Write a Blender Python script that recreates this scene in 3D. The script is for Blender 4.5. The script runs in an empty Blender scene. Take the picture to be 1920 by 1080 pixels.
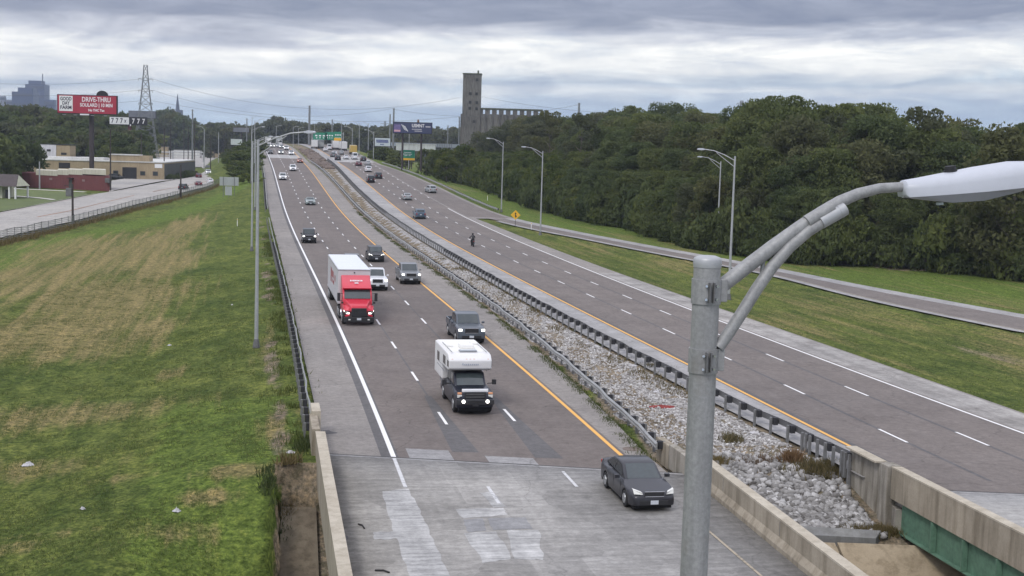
import bpy, bmesh, math, random
import numpy as np
from mathutils import Vector, Matrix
random.seed(7); rng=np.random.default_rng(7)
sc=bpy.context.scene; col=sc.collection
R=math.radians
EXPO=0.55; SUNE=1.0; SKYK=.68
SKYSTOPS=[(0,(.47,.64,.84)),(.08,(.50,.66,.84)),(.15,(.55,.68,.82)),(.19,(.90,.95,.97)),(.225,(.57,.69,.80)),(.27,(1.05,1.07,1.05)),(.36,(1.22,1.22,1.17)),(.41,(.66,.69,.77)),(.47,(.28,.315,.42)),(.60,(.245,.28,.395)),(1,(.38,.42,.54))]
# ---------------------------------------------------------------- camera model and road survey
FPX, CAMH, PITCH, ROLL = 2527.3, 13.70, 0.1037, 0.0290
KY=[-400,60,110,160,210,260,320,400,460,500,560,640,720,800,950,1100,9000]
KZ=[0,0,.06,.08,.26,1.03,3.0,6.2,8.3,9.5,11.0,12.1,12.5,12.2,9.0,6.0,4.0]
_yy=np.arange(-400,9000,5.0); _zz=np.interp(_yy,KY,KZ)
_k=np.ones(9)/9.0; _zs=np.convolve(np.pad(_zz,4,'edge'),_k,'valid')
def zr(y): return np.interp(y,_yy,_zs)
_c,_s=math.cos(ROLL),math.sin(ROLL)
def ray(px,py):
    x=px-960.0; y=540.0-py
    x,y=_c*x-_s*y,_s*x+_c*y
    d=(x,FPX*math.cos(PITCH)+y*math.sin(PITCH),-FPX*math.sin(PITCH)+y*math.cos(PITCH))
    return d[0]/d[1],d[2]/d[1]
def proj(X,Y,Z):
    Z=Z-CAMH
    w=Y*math.cos(PITCH)-Z*math.sin(PITCH); u=Y*math.sin(PITCH)+Z*math.cos(PITCH)
    x=X/w*FPX; y=u/w*FPX
    x,y=_c*x+_s*y,-_s*x+_c*y
    return 960+x,540-y
def hit(px,py,fn,dz=0.0,y0=18.0,y1=1400.0):
    ax,az=ray(px,py); last=None; y=y0
    F=lambda y: CAMH+az*y-fn(ax*y,y)-dz
    a=y0
    while a<y1:
        b=a*1.03+.5
        if F(b)<0:
            for _ in range(30):
                m=(a+b)/2
                if F(m)>=0:a=m
                else:b=m
            return ax*a,a,CAMH+az*a
        a=b
    return ax*y1,y1,CAMH+az*y1
RF=lambda x,y: float(zr(y))
def road_at(px,py,dz=0.0): return hit(px,py,RF,dz)
class Line:
    """a survey line across the ground, x as a function of y"""
    def __init__(s,pts,deg=4,dz=0.0,near=-.195):
        P=np.array([road_at(a,b,dz)[:2] for a,b in pts]); P=P[np.argsort(P[:,1])]
        s.y0,s.y1=P[0,1],P[-1,1]
        s.m,s.k=(s.y0+s.y1)/2,(s.y1-s.y0)/2
        w=1.0/np.maximum(P[:,1],40)
        if deg: s.c=np.polyfit((P[:,1]-s.m)/s.k,P[:,0],deg,w=w)
        s.deg=deg; s.P=P[:,::-1]; s.near=near
        if deg==0:
            yy=np.arange(s.y0,s.y1,3.0); xx=np.interp(yy,P[:,1],P[:,0]); k=np.ones(7)/7; xx[3:-3]=np.convolve(xx,k,'valid'); s.P=np.stack([yy,xx],1); return
        s.res=(np.polyval(s.c,(P[:,1]-s.m)/s.k)-P[:,0])*FPX/P[:,1]
    def __call__(s,y):
        y=np.asarray(y,float); hi=min(s.y1,430.0); yc=np.clip(y,s.y0,hi)
        v=np.interp(yc,s.P[:,0],s.P[:,1]) if s.deg==0 else np.polyval(s.c,(yc-s.m)/s.k)
        v=v+np.where(y>hi,-.201,s.near)*(y-yc)
        return float(v) if v.ndim==0 else v
    def slope(s,y): return (s(y+2)-s(y-2))/4
PX=dict(
WL=[(762,914),(737,853),(708,788),(684,735),(660,660),(640,619),(627,590),(610,558),(580,497),(560,458),(553,442),(540,403),(530,373),(523,357),(520,340),(515,330),(508,303),(500,287),(495,278)],
YL=[(1161,853.6),(1083,778),(998,704),(912,636),(854,586),(793,534),(722,475),(703,458),(682,440),(670,426.7),(636.7,393.3),(613,363),(595,338),(580,316.7),(568,303),(556,292),(547,287),(533,275)],
LI=[(1274,887),(1188,809),(1111,747),(1060,700),(947,604),(880,558),(827,518),(777,485),(737,455),(712,433),(670,398),(637,363),(613,333),(593,312),(578,301),(560,291)],
LS=[(617,870),(595,790),(577,700),(557,607),(539,531),(525,478),(513,433),(502,380),(496,345),(493,310),(492,290)],
A=[(829.7,784.2),(776.8,705.5),(738.7,647),(709.2,603.9),(613.6,465),(604.5,451.8),(589.2,428.3),(583.3,418),(577.3,407.8),(572.2,398),(567.5,389.5),(563.3,380.3),(559.3,372),(555.5,363.8),(552.2,356.7),(549.3,349.3),(546.2,342.5),(543.7,336.3),(536,320),(533,313),(530,306)],
B=[(954.7,778.4),(794.7,602),(762.2,568),(736.7,539.7),(665.2,465),(653.6,451.8),(642.5,440),(632.8,428.3),(623.8,417.8),(616.3,408),(609.7,398.3),(603.3,389.5),(597.7,380.7),(592.5,372),(587.2,364.2),(582.7,356.8),(578.7,349.7),(574.8,342.8),(571.5,336.7),(568,331),(564.8,325.3),(562,320.5)],
YR=[(1920,1003),(1758,919),(1644,862),(1485,780.6),(1341,707),(1290,681),(1200,638),(1140,613),(1040,563),(973,519),(940,507),(860,462),(810,433),(760,401.5),(728,378),(687,345),(662,325),(637,305),(620,295),(600,285)],
C=[(1672.6,817),(1491.5,730.3),(1252.6,621.3),(1172,584.9),(1107.6,554.4),(1053,529.6),(1007.8,509.2),(968.7,490.8),(934.2,475.3),(905,461.7),(879.7,449.2),(857.5,437.5),(837.2,426.7),(818.5,416.3),(773.7,388.8),(728,357),(720,350),(711,344),(688,327.5),(682.5,322.5),(676,318),(669,313)],
D=[(1822.4,822.8),(1605.4,733.4),(1453.3,670.5),(1246.9,586.1),(1175,556.7),(1115.5,531.5),(1065.2,510.8),(1021.7,492.8),(984.5,477),(952,463),(923.5,450.5),(898.8,438.7),(875.8,427.8),(856.2,417.8),(837.7,408),(820.8,398.7),(805.8,390),(791.7,381.7),(778.8,373),(756,358),(746,351),(737.5,345),(728,339.5)],
WR=[(1920,813.7),(1763,755),(1612,700),(1452,640),(1298,581.5),(1225,553.7),(1151,526),(1082.6,500),(1010,468),(943,438),(877,408),(813,377.5),(800.8,370),(788.7,362.5),(777.5,355.5),(766.7,348.5),(756.7,342.5)],
RS=[(1920,774),(1763,721.6),(1642,679),(1536,640),(1299,560),(1207,530),(1129,500),(1077,482),(1010,455),(943,430),(885,407)],
RI=[(1591,845),(1444,775),(1341,728),(1237,674),(1140,632),(1090,606),(1027,571),(940,520),(860,480),(810,450),(760,423),(758,420),(703,377),(662,341),(637,318),(627,305),(600,290)],
RO=[(1920,590),(1647,541),(1444,500),(1240,464),(1077,433),(977,413),(927,398),(885,380),(853,365),(823,350),(777,330),(727,312),(702,305),(680,296)],
RN=[(1920,620.6),(1647,565.6),(1444,512.6),(1240,476),(1077,443),(1010,432),(960,420),(927,412),(890,405)],
)
DEG=dict(YL=5,WL=5,A=4,B=4,YR=5,C=5,D=5,WR=4,RI=5,RO=0,LI=5,LS=5,RS=4,RN=0)
LN={k:Line(v,DEG[k],near=-.45 if k=='RO' else -.6 if k=='RN' else -.195) for k,v in PX.items()}
# ---------------------------------------------------------------- camera, sky, sun, exposure
cam=bpy.data.cameras.new('camera'); camo=bpy.data.objects.new('camera',cam); col.objects.link(camo)
cam.sensor_width=36; cam.lens=FPX/1920*36; cam.clip_start=.1; cam.clip_end=12000
sp,cp=math.sin(PITCH),math.cos(PITCH)
rgt=Vector((_c,_s*sp,_s*cp)); upv=Vector((-_s,_c*sp,_c*cp)); bck=Vector((0,-cp,sp))
camo.matrix_world=Matrix(((rgt.x,upv.x,bck.x,0),(rgt.y,upv.y,bck.y,0),(rgt.z,upv.z,bck.z,CAMH),(0,0,0,1)))
sc.camera=camo
sc.view_settings.view_transform='Standard'; sc.view_settings.look='None'; sc.view_settings.gamma=1; sc.view_settings.exposure=EXPO
SUN_EL,SUN_AZ=R(48),R(-150)
W=bpy.data.worlds.new("World"); sc.world=W; W.use_nodes=True
nt=W.node_tree; nt.nodes.clear()
def N(t,**k):
    n=nt.nodes.new(t)
    for a,b in k.items(): setattr(n,a,b)
    return n
def Lk(a,b): nt.links.new(a,b)
def Mth(op,a,b=None,clamp=False):
    n=nt.nodes.new('ShaderNodeMath'); n.operation=op; n.use_clamp=clamp
    for i,v in enumerate((a,b)):
        if v is None: continue
        if isinstance(v,(int,float)): n.inputs[i].default_value=v
        else: Lk(v,n.inputs[i])
    return n.outputs[0]
def ramp(fac,stops,interp='LINEAR'):
    n=nt.nodes.new('ShaderNodeValToRGB'); n.color_ramp.interpolation=interp
    e=n.color_ramp.elements
    while len(e)>1: e.remove(e[-1])
    e[0].position=stops[0][0]; e[0].color=(*stops[0][1],1)
    for p,c in stops[1:]:
        x=e.new(p); x.color=(*c,1)
    Lk(fac,n.inputs[0]); return n.outputs[0]
def mixc(f,a,b,mode='MIX'):
    n=nt.nodes.new('ShaderNodeMix'); n.data_type='RGBA'; n.blend_type=mode
    for i,v in ((0,f),(6,a),(7,b)):
        if isinstance(v,(int,float)): n.inputs[i].default_value=v
        elif isinstance(v,tuple): n.inputs[i].default_value=(*v,1)
        else: Lk(v,n.inputs[i])
    return n.outputs[2]
def noise(vec,scale,detail=4,rough=.5,dist=0,ofs=None):
    n=nt.nodes.new('ShaderNodeTexNoise'); n.inputs['Scale'].default_value=scale; n.inputs['Detail'].default_value=detail
    n.inputs['Roughness'].default_value=rough; n.inputs['Distortion'].default_value=dist
    Lk(vec,n.inputs['Vector']); return n.outputs['Fac']
def mapping(vec,loc=(0,0,0),rot=(0,0,0),sca=(1,1,1)):
    n=nt.nodes.new('ShaderNodeMapping'); n.inputs['Location'].default_value=loc; n.inputs['Rotation'].default_value=rot; n.inputs['Scale'].default_value=sca
    Lk(vec,n.inputs['Vector']); return n.outputs[0]
out=N('ShaderNodeOutputWorld'); tc=N('ShaderNodeTexCoord')
sky=N('ShaderNodeTexSky'); sky.sky_type='NISHITA'; sky.sun_disc=False; sky.sun_elevation=SUN_EL; sky.sun_rotation=-SUN_AZ+R(180); sky.dust_density=2
bg1=N('ShaderNodeBackground'); Lk(sky.outputs[0],bg1.inputs[0]); bg1.inputs[1].default_value=.10
sep=N('ShaderNodeSeparateXYZ'); Lk(tc.outputs['Generated'],sep.inputs[0])
zx=sep.outputs['Z']; xx=sep.outputs['X']
gv=tc.outputs['Generated']
streak=noise(mapping(gv,sca=(4.6,4.6,31)),1.6,7,.60,.8)
billow=noise(mapping(gv,loc=(3,1,0),sca=(8.5,8.5,44)),1.7,9,.64,.5)
broad=noise(mapping(gv,loc=(7,2,0),sca=(2.4,2.4,14)),1.5,4,.5,.2)
# height of the bright gap, tilted and ragged: z warped by the broad noise
zw=Mth('ADD',zx,Mth('ADD',Mth('MULTIPLY',Mth('SUBTRACT',streak,.5),.036),Mth('MULTIPLY',Mth('SUBTRACT',broad,.5),.030)))
zw=Mth('ADD',zw,Mth('MULTIPLY',xx,-.028))
base=ramp(Mth('MULTIPLY',zw,5.0,True),SKYSTOPS)
lit=Mth('MULTIPLY',Mth('SUBTRACT',billow,.5),1.0)
base=mixc(1.0,base,ramp(billow,[(.30,(.66,.71,.80)),(.5,(1,1,1)),(.66,(1.28,1.25,1.20))]),'MULTIPLY')
hi=ramp(zx,[(.10,(1,1,1)),(.26,(2.05,1.92,1.72)),(1,(3.3,3.05,2.7))])
base=mixc(1.0,base,hi,'MULTIPLY')
bg2=N('ShaderNodeBackground'); Lk(base,bg2.inputs[0]); bg2.inputs[1].default_value=SKYK
ad=N('ShaderNodeMixShader'); ad.inputs[0].default_value=.94; Lk(bg1.outputs[0],ad.inputs[1]); Lk(bg2.outputs[0],ad.inputs[2]); Lk(ad.outputs[0],out.inputs[0])
sun=bpy.data.lights.new('sun','SUN'); sun.energy=SUNE; sun.angle=R(14); sun.color=(1,.96,.9)
suno=bpy.data.objects.new('sun',sun); col.objects.link(suno)
sd=Vector((math.cos(SUN_EL)*math.sin(SUN_AZ),math.cos(SUN_EL)*math.cos(SUN_AZ),math.sin(SUN_EL)))
suno.rotation_euler=sd.to_track_quat('Z','Y').to_euler(); suno.location=(0,0,60)

# ---------------------------------------------------------------- materials
MC={}
def newmat(name):
    global nt
    m=bpy.data.materials.new(name); m.use_nodes=True; nt=m.node_tree; nt.nodes.clear()
    o=nt.nodes.new('ShaderNodeOutputMaterial'); b=nt.nodes.new('ShaderNodeBsdfPrincipled'); Lk(b.outputs[0],o.inputs[0])
    return m,b,o
def setcol(b,c):
    if isinstance(c,tuple): b.inputs['Base Color'].default_value=(*c[:3],1)
    else: Lk(c,b.inputs['Base Color'])
def bump(b,h,strength=.4,dist=.02):
    n=nt.nodes.new('ShaderNodeBump'); n.inputs['Strength'].default_value=strength; n.inputs['Distance'].default_value=dist
    Lk(h,n.inputs['Height']); Lk(n.outputs[0],b.inputs['Normal'])
def TC(kind='Object'):
    return nt.nodes.new('ShaderNodeTexCoord').outputs[kind]
def mat(name,c,rough=.7,metal=0,var=.25,scale=2.0,bs=0,emit=None,coat=0,spec=None,alpha=None):
    """procedural paint / metal / plain material with noise variation"""
    key=(name,)
    if key in MC: return MC[key]
    m,b,o=newmat(name); v=TC()
    n1=noise(v,scale,6,.6); n2=noise(v,scale*7,4,.6)
    f=Mth('ADD',Mth('MULTIPLY',n1,.6),Mth('MULTIPLY',n2,.4))
    d=tuple(max(0,x*(1-var)) for x in c); e=tuple(min(1,x*(1+var)) for x in c)
    setcol(b,ramp(f,[(.3,d),(.7,e)])); b.inputs['Roughness'].default_value=rough; b.inputs['Metallic'].default_value=metal
    if coat: b.inputs['Coat Weight'].default_value=coat; b.inputs['Coat Roughness'].default_value=.08
    if emit: b.inputs['Emission Color'].default_value=(*emit[0],1); b.inputs['Emission Strength'].default_value=emit[1]
    if bs: bump(b,n2,bs,.02)
    if spec is not None: b.inputs['Specular IOR Level'].default_value=spec
    MC[key]=m; return m
ROADROT=(0,0,-math.atan(.197))   # turns road direction onto the y axis
def roadmat(name,c,c2,tracks=.18,speck=.25,rough=.9,cross=0.0,patch=0.0,crack=.35,grain=.20):
    m,b,o=newmat(name); v=TC()
    rv=mapping(v,rot=ROADROT)
    along=noise(mapping(rv,sca=(1.0,.018,1)),1.3,4,.6)
    fine=noise(v,9,5,.75); mid=noise(v,.35,6,.62); big=noise(v,.05,4,.5)
    base=mixc(ramp(mid,[(.3,(0,0,0)),(.7,(1,1,1))]),c,c2)
    f=Mth('ADD',1-tracks/2-speck/2,Mth('ADD',Mth('MULTIPLY',along,tracks),Mth('MULTIPLY',fine,speck)))
    gr=noise(v,2.6,4,.8); base=mixc(1.0,base,ramp(gr,[(.33,(1-grain,)*3),(.5,(1,1,1)),(.67,(1+grain*1.1,)*3)]),'MULTIPLY')
    base=mixc(1.0,base,f,'MULTIPLY')
    base=mixc(1.0,base,ramp(big,[(.35,(.92,.92,.93)),(.65,(1.08,1.07,1.06))]),'MULTIPLY')
    if cross:
        cr=noise(mapping(rv,sca=(.30,2.6,1)),1.1,6,.72); base=mixc(1.0,base,ramp(cr,[(.35,(1-cross,)*3),(.6,(1+cross,)*3)]),'MULTIPLY')
    if patch:
        n=nt.nodes.new('ShaderNodeTexVoronoi'); n.feature='F1'; n.distance='CHEBYCHEV'; n.inputs['Scale'].default_value=.42; n.inputs['Randomness'].default_value=.8
        Lk(mapping(rv,sca=(.9,.45,1)),n.inputs['Vector'])
        s2=nt.nodes.new('ShaderNodeSeparateColor'); Lk(n.outputs['Color'],s2.inputs[0])
        base=mixc(1.0,base,ramp(s2.outputs[0],[(.0,(1-patch,)*3),(.55,(1,)*3),(1,(1+patch,)*3)]),'MULTIPLY')
    if crack:
        n=nt.nodes.new('ShaderNodeTexVoronoi'); n.feature='DISTANCE_TO_EDGE'; n.inputs['Scale'].default_value=.12
        w=nt.nodes.new('ShaderNodeVectorMath'); w.operation='ADD'
        nn=nt.nodes.new('ShaderNodeTexNoise'); nn.inputs['Scale'].default_value=.6; nn.inputs['Detail'].default_value=5; Lk(v,nn.inputs['Vector'])
        Lk(nn.outputs['Color'],w.inputs[0]); sc_=nt.nodes.new('ShaderNodeVectorMath'); sc_.operation='SCALE'; Lk(w.outputs[0],sc_.inputs[0]); sc_.inputs['Scale'].default_value=2.2
        w2=nt.nodes.new('ShaderNodeVectorMath'); w2.operation='ADD'; Lk(sc_.outputs[0],w2.inputs[0]); Lk(v,w2.inputs[1]); Lk(w2.outputs[0],n.inputs['Vector'])
        ck=ramp(n.outputs['Distance'],[(0,(1-crack,)*3),(.006,(1,1,1))])
        base=mixc(1.0,base,ck,'MULTIPLY')
    setcol(b,base); b.inputs['Roughness'].default_value=rough; bump(b,fine,.35,.02)
    return m
M={}
def asph(): pass
M['lane']=roadmat('lane_asphalt',(.128,.108,.098),(.170,.146,.132),.30,.55)
M['laneR']=roadmat('lane_asphalt_worn',(.138,.118,.107),(.180,.157,.143),.34,.45)
M['shoulder']=roadmat('shoulder_asphalt',(.205,.188,.174),(.270,.250,.230),.30,.55)
M['shoulderL']=roadmat('shoulder_pale',(.24,.236,.23),(.38,.37,.365),.35,.4)
M['seam']=roadmat('new_asphalt_strip',(.100,.096,.097),(.12,.115,.115),.1,.3,crack=0)
M['deck']=roadmat('deck_concrete',(.235,.227,.213),(.34,.329,.31),.55,.50,cross=.16,patch=.16,crack=.25)
M['deckR']=roadmat('deck_concrete_pale',(.33,.325,.315),(.42,.413,.40),.25,.2,cross=.10,crack=.1)
M['deckpatch']=roadmat('deck_patch_pale',(.27,.268,.262),(.44,.436,.425),.6,.5,cross=.28,crack=0)
M['deckdark']=roadmat('deck_patch_dark',(.21,.21,.215),(.27,.27,.27),.2,.3,cross=.08,crack=0)
M['apron']=roadmat('approach_slab',(.24,.235,.235),(.30,.295,.29),.2,.3,cross=.05)
M['street']=roadmat('street_concrete',(.30,.285,.262),(.39,.372,.345),.2,.2,cross=.05)
def paintmat(name,c,wear=.42):
    m,b,o=newmat(name); v=TC(); n=noise(v,6,6,.7); n2=noise(v,1.2,4,.6)
    f=Mth('ADD',Mth('MULTIPLY',n,.6),Mth('MULTIPLY',n2,.4))
    setcol(b,ramp(f,[(wear-.1,tuple(x*.55 for x in c)),(wear,c)])); b.inputs['Roughness'].default_value=.7
    return m
M['white']=paintmat('white_road_paint',(.80,.79,.78),.36); M['yellow']=paintmat('yellow_road_paint',(.78,.42,.10),.38)
M['wornw']=paintmat('worn_white_paint',(.60,.60,.60),.5); M['worny']=paintmat('worn_yellow_paint',(.40,.34,.25),.5)
def concmat(name,c,c2,stain=.35,sc_=.6):
    m,b,o=newmat(name); v=TC()
    n1=noise(v,sc_,7,.65); n2=noise(mapping(v,sca=(1.5,1.5,.18)),1.7,6,.6); n3=noise(v,14,4,.7)
    base=mixc(ramp(n1,[(.35,(0,0,0)),(.65,(1,1,1))]),c,c2)
    base=mixc(1.0,base,ramp(n2,[(.35,(1-stain,1-stain*1.05,1-stain*1.15)),(.55,(1,1,1))]),'MULTIPLY')
    base=mixc(1.0,base,ramp(n3,[(.3,(.88,.88,.88)),(.7,(1.08,1.08,1.08))]),'MULTIPLY')
    setcol(b,base); b.inputs['Roughness'].default_value=.92; bump(b,n3,.3,.01); return m
M['parapet']=concmat('weathered_parapet_concrete',(.30,.26,.20),(.40,.35,.275))
M['parapet_top']=concmat('parapet_cap',(.42,.37,.29),(.52,.47,.38),.2)
M['wall']=concmat('wing_wall_concrete',(.26,.24,.205),(.38,.35,.30),.5)
M['paving']=concmat('slope_paving',(.30,.24,.16),(.38,.31,.215),.3,.4)
M['curb']=concmat('kerb_concrete',(.50,.48,.44),(.62,.60,.55),.2)
M['slab']=concmat('grey_kerb_slab',(.17,.17,.17),(.23,.23,.22),.2)
M['steel']=mat('galvanised_steel',(.42,.43,.44),.5,.35,.22,1.2)
M['steeld']=mat('weathered_rail_steel',(.15,.15,.152),.6,.3,.35,1.5)
M['railtop']=mat('rail_beam_steel',(.34,.345,.34),.5,.5,.3,1.2)
M['post']=mat('rail_post_steel',(.19,.19,.19),.7,.2,.35,3)
M['block']=mat('black_blockout',(.03,.03,.034),.8,0,.3,3)
M['girder']=mat('green_girder_paint',(.095,.185,.125),.8,0,.4,.8,bs=.1)
def galv():
    m,b,o=newmat('near_post_grey'); v=TC(); a1=noise(mapping(v,sca=(9,9,.8)),1.5,6,.65); a2=noise(v,30,4,.7); a3=noise(v,2.2,5,.6)
    c=ramp(a1,[(.3,(.255,.255,.255)),(.5,(.30,.302,.302)),(.7,(.35,.35,.347))]); c=mixc(1.0,c,ramp(a2,[(.3,(.82,.82,.82)),(.7,(1.14,1.14,1.14))]),'MULTIPLY'); c=mixc(ramp(a3,[(.60,(0,0,0)),(.74,(.45,.45,.45))]),c,(.20,.175,.15))
    setcol(b,c); b.inputs['Roughness'].default_value=.55; b.inputs['Metallic'].default_value=.2; bump(b,a2,.2,.004); return m
M['lampgrey']=galv()
M['lampwhite']=mat('white_lamp_casting',(.50,.52,.57),.4,.0,.06,2)
M['lampunder']=mat('grey_lamp_underside',(.30,.31,.34),.5,0,.1,2)
M['lens']=mat('frosted_lens',(.55,.6,.62),.2,0,.1,4)
M['black']=mat('black_plastic',(.02,.02,.022),.6,0,.2,3)
M['rubber']=mat('tyre_rubber',(.022,.022,.023),.85,0,.3,6)
M['rim']=mat('alloy_rim',(.42,.43,.44),.35,.7,.2,6)
M['rimd']=mat('dark_rim',(.07,.07,.075),.4,.6,.2,6)
M['glass']=mat('tinted_glass',(.025,.032,.035),.06,0,.2,1,spec=.8)
M['glassl']=mat('windscreen_glass',(.040,.052,.054),.08,0,.25,1.2,spec=.9)
M['chrome']=mat('bright_trim',(.62,.63,.66),.22,.85,.1,4)
M['under']=mat('underbody_black',(.012,.012,.013),.9,0,.2,4)
M['head']=mat('lit_headlamp',(.85,.85,.82),.2,0,.05,4,emit=((1,.97,.9),2.6))
M['headoff']=mat('clear_headlamp',(.70,.70,.66),.15,0,.15,8)
M['amber']=mat('amber_lamp',(.75,.35,.18),.25,0,.1,8)
M['tail']=mat('red_lamp',(.35,.02,.02),.25,0,.15,8)
M['plate']=mat('licence_plate',(.55,.58,.62),.5,0,.1,9)
M['soil']=concmat('bare_soil',(.13,.095,.06),(.2,.15,.10),.2)
def paint(name,c,metal=.25):
    return mat('paint_'+name,c,.38,metal,.05,.8,coat=.35)
# ---------------------------------------------------------------- mesh helpers
class MB:
    def __init__(s): s.v=[];s.f=[]
    def add(s,vs,fs):
        o=len(s.v); s.v+= [tuple(v) for v in vs]; s.f+=[tuple(o+i for i in f) for f in fs]; return s
    def box(s,c,d,rz=0,mtx=None,taper=(1,1)):
        x,y,z=[t/2 for t in d]; tx,ty=taper
        P=[(-x,-y,-z),(x,-y,-z),(x,y,-z),(-x,y,-z),(-x*tx,-y*ty,z),(x*tx,-y*ty,z),(x*tx,y*ty,z),(-x*tx,y*ty,z)]
        m=Matrix.Translation(c)@Matrix.Rotation(rz,4,'Z') if mtx is None else Matrix.Translation(c)@mtx
        return s.add([m@Vector(p) for p in P],[(3,2,1,0),(4,5,6,7),(0,1,5,4),(1,2,6,5),(2,3,7,6),(3,0,4,7)])
    def tube(s,pts,r,n=8,cap=True):
        pts=[Vector(p) for p in pts]; rs=r if isinstance(r,(list,tuple)) else [r]*len(pts)
        rings=[]; ref=None
        for i,p in enumerate(pts):
            t=(pts[min(i+1,len(pts)-1)]-pts[max(i-1,0)]).normalized()
            if ref is None: ref=Vector((0,0,1)) if abs(t.z)<.9 else Vector((1,0,0))
            a=t.cross(ref)
            if a.length<1e-4: a=t.cross(Vector((0,1,0)))
            a.normalize(); b=t.cross(a)
            rings.append([p+a*math.cos(2*math.pi*k/n)*rs[i]+b*math.sin(2*math.pi*k/n)*rs[i] for k in range(n)])
        vs=[v for q in rings for v in q]; fs=[]
        for i in range(len(pts)-1):
            for k in range(n): fs.append((i*n+k,i*n+(k+1)%n,(i+1)*n+(k+1)%n,(i+1)*n+k))
        if cap: fs.append(tuple(range(n))[::-1]); fs.append(tuple((len(pts)-1)*n+k for k in range(n)))
        return s.add(vs,fs)
    def lathe(s,c,prof,n=16,axis='Z'):
        vs=[];fs=[]
        for r,h in prof:
            for k in range(n):
                a=2*math.pi*k/n
                if axis=='Z': vs.append((c[0]+r*math.cos(a),c[1]+r*math.sin(a),c[2]+h))
                else: vs.append((c[0]+r*math.cos(a),c[1]+h,c[2]+r*math.sin(a)))
        for i in range(len(prof)-1):
            for k in range(n):
                q=(i*n+k,i*n+(k+1)%n,(i+1)*n+(k+1)%n,(i+1)*n+k); fs.append(q)
        fs.append(tuple(range(n))[::-1]); fs.append(tuple((len(prof)-1)*n+k for k in range(n)))
        return s.add(vs,fs)
    def prism(s,poly,y0,y1,ax='y'):
        n=len(poly)
        if ax=='y': vs=[(a,y0,b) for a,b in poly]+[(a,y1,b) for a,b in poly]
        elif ax=='x': vs=[(y0,a,b) for a,b in poly]+[(y1,a,b) for a,b in poly]
        else: vs=[(a,b,y0) for a,b in poly]+[(a,b,y1) for a,b in poly]
        fs=[tuple(range(n)),tuple(range(2*n-1,n-1,-1))]+[(i,(i+1)%n,n+(i+1)%n,n+i) for i in range(n)]
        return s.add(vs,fs)
    def build(s,name,m,parent=None,smooth=False,bev=0,seg=2,ang=40):
        me=bpy.data.meshes.new(name); me.from_pydata(s.v,[],s.f)
        bm=bmesh.new(); bm.from_mesh(me)
        bmesh.ops.recalc_face_normals(bm,faces=bm.faces)
        if bev:
            es=[e for e in bm.edges if len(e.link_faces)==2 and e.calc_face_angle(0)>R(ang)]
            bmesh.ops.bevel(bm,geom=es,offset=bev,segments=seg,affect='EDGES',profile=.6,clamp_overlap=True)
        if smooth:
            for f in bm.faces: f.smooth=True
            for e in bm.edges:
                if len(e.link_faces)==2 and e.calc_face_angle(0)>R(42): e.smooth=False
        bm.to_mesh(me); bm.free()
        o=bpy.data.objects.new(name,me); col.objects.link(o)
        if m: me.materials.append(m)
        if parent: o.parent=parent
        return o
def tag(o,label=None,cat=None,group=None,kind=None):
    if label: o['label']=label
    if cat: o['category']=cat
    if group: o['group']=group
    if kind: o['kind']=kind
    return o
def empty(name,loc,rot=(0,0,0),label=None,cat=None,group=None):
    o=bpy.data.objects.new(name,None); col.objects.link(o); o.location=loc; o.rotation_euler=rot; o.empty_display_size=.3
    return tag(o,label,cat,group)
def copy_tree(o,parent=None):
    c=o.copy(); col.objects.link(c); c.parent=parent
    for ch in list(o.children): copy_tree(ch,c)
    return c
def npmesh(name,V,F,m,smooth=False,attrs=None):
    """V (n,3), F (m,k) numpy arrays to one mesh object"""
    V=np.asarray(V,np.float32); F=np.asarray(F,np.int32); k=F.shape[1]
    me=bpy.data.meshes.new(name); me.vertices.add(len(V)); me.vertices.foreach_set('co',V.ravel())
    me.loops.add(F.size); me.loops.foreach_set('vertex_index',F.ravel())
    me.polygons.add(len(F)); me.polygons.foreach_set('loop_start',np.arange(0,F.size,k,dtype=np.int32))
    me.polygons.foreach_set('loop_total',np.full(len(F),k,np.int32))
    if smooth: me.polygons.foreach_set('use_smooth',np.ones(len(F),bool))
    me.update(calc_edges=True)
    if attrs is not None:
        for an,av in attrs.items():
            a=me.color_attributes.new(an,'FLOAT_COLOR','POINT'); a.data.foreach_set('color',np.asarray(av,np.float32).ravel())
    if m: me.materials.append(m)
    o=bpy.data.objects.new(name,me); col.objects.link(o); return o
def text_mesh(txt,h,m,name,parent,bold=.0,width=None):
    """lettering as a flat mesh in the x-z plane facing -y, centred"""
    cu=bpy.data.curves.new('t','FONT'); cu.body=txt; cu.size=h; cu.align_x='CENTER'; cu.align_y='CENTER'; cu.offset=bold; cu.resolution_u=3; cu.extrude=.01
    t=bpy.data.objects.new('t',cu); col.objects.link(t); dg=bpy.context.evaluated_depsgraph_get(); dg.update()
    me=bpy.data.meshes.new_from_object(t.evaluated_get(dg)); bpy.data.objects.remove(t); bpy.data.curves.remove(cu)
    me.transform(Matrix.Rotation(R(90),4,'X'))
    if width:
        xs=[v.co.x for v in me.vertices]; w=max(xs)-min(xs); me.transform(Matrix.Scale(width/w,4,(1,0,0)))
    me.materials.clear(); me.materials.append(m)
    o=bpy.data.objects.new(name,me); col.objects.link(o); o.parent=parent; return o
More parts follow.
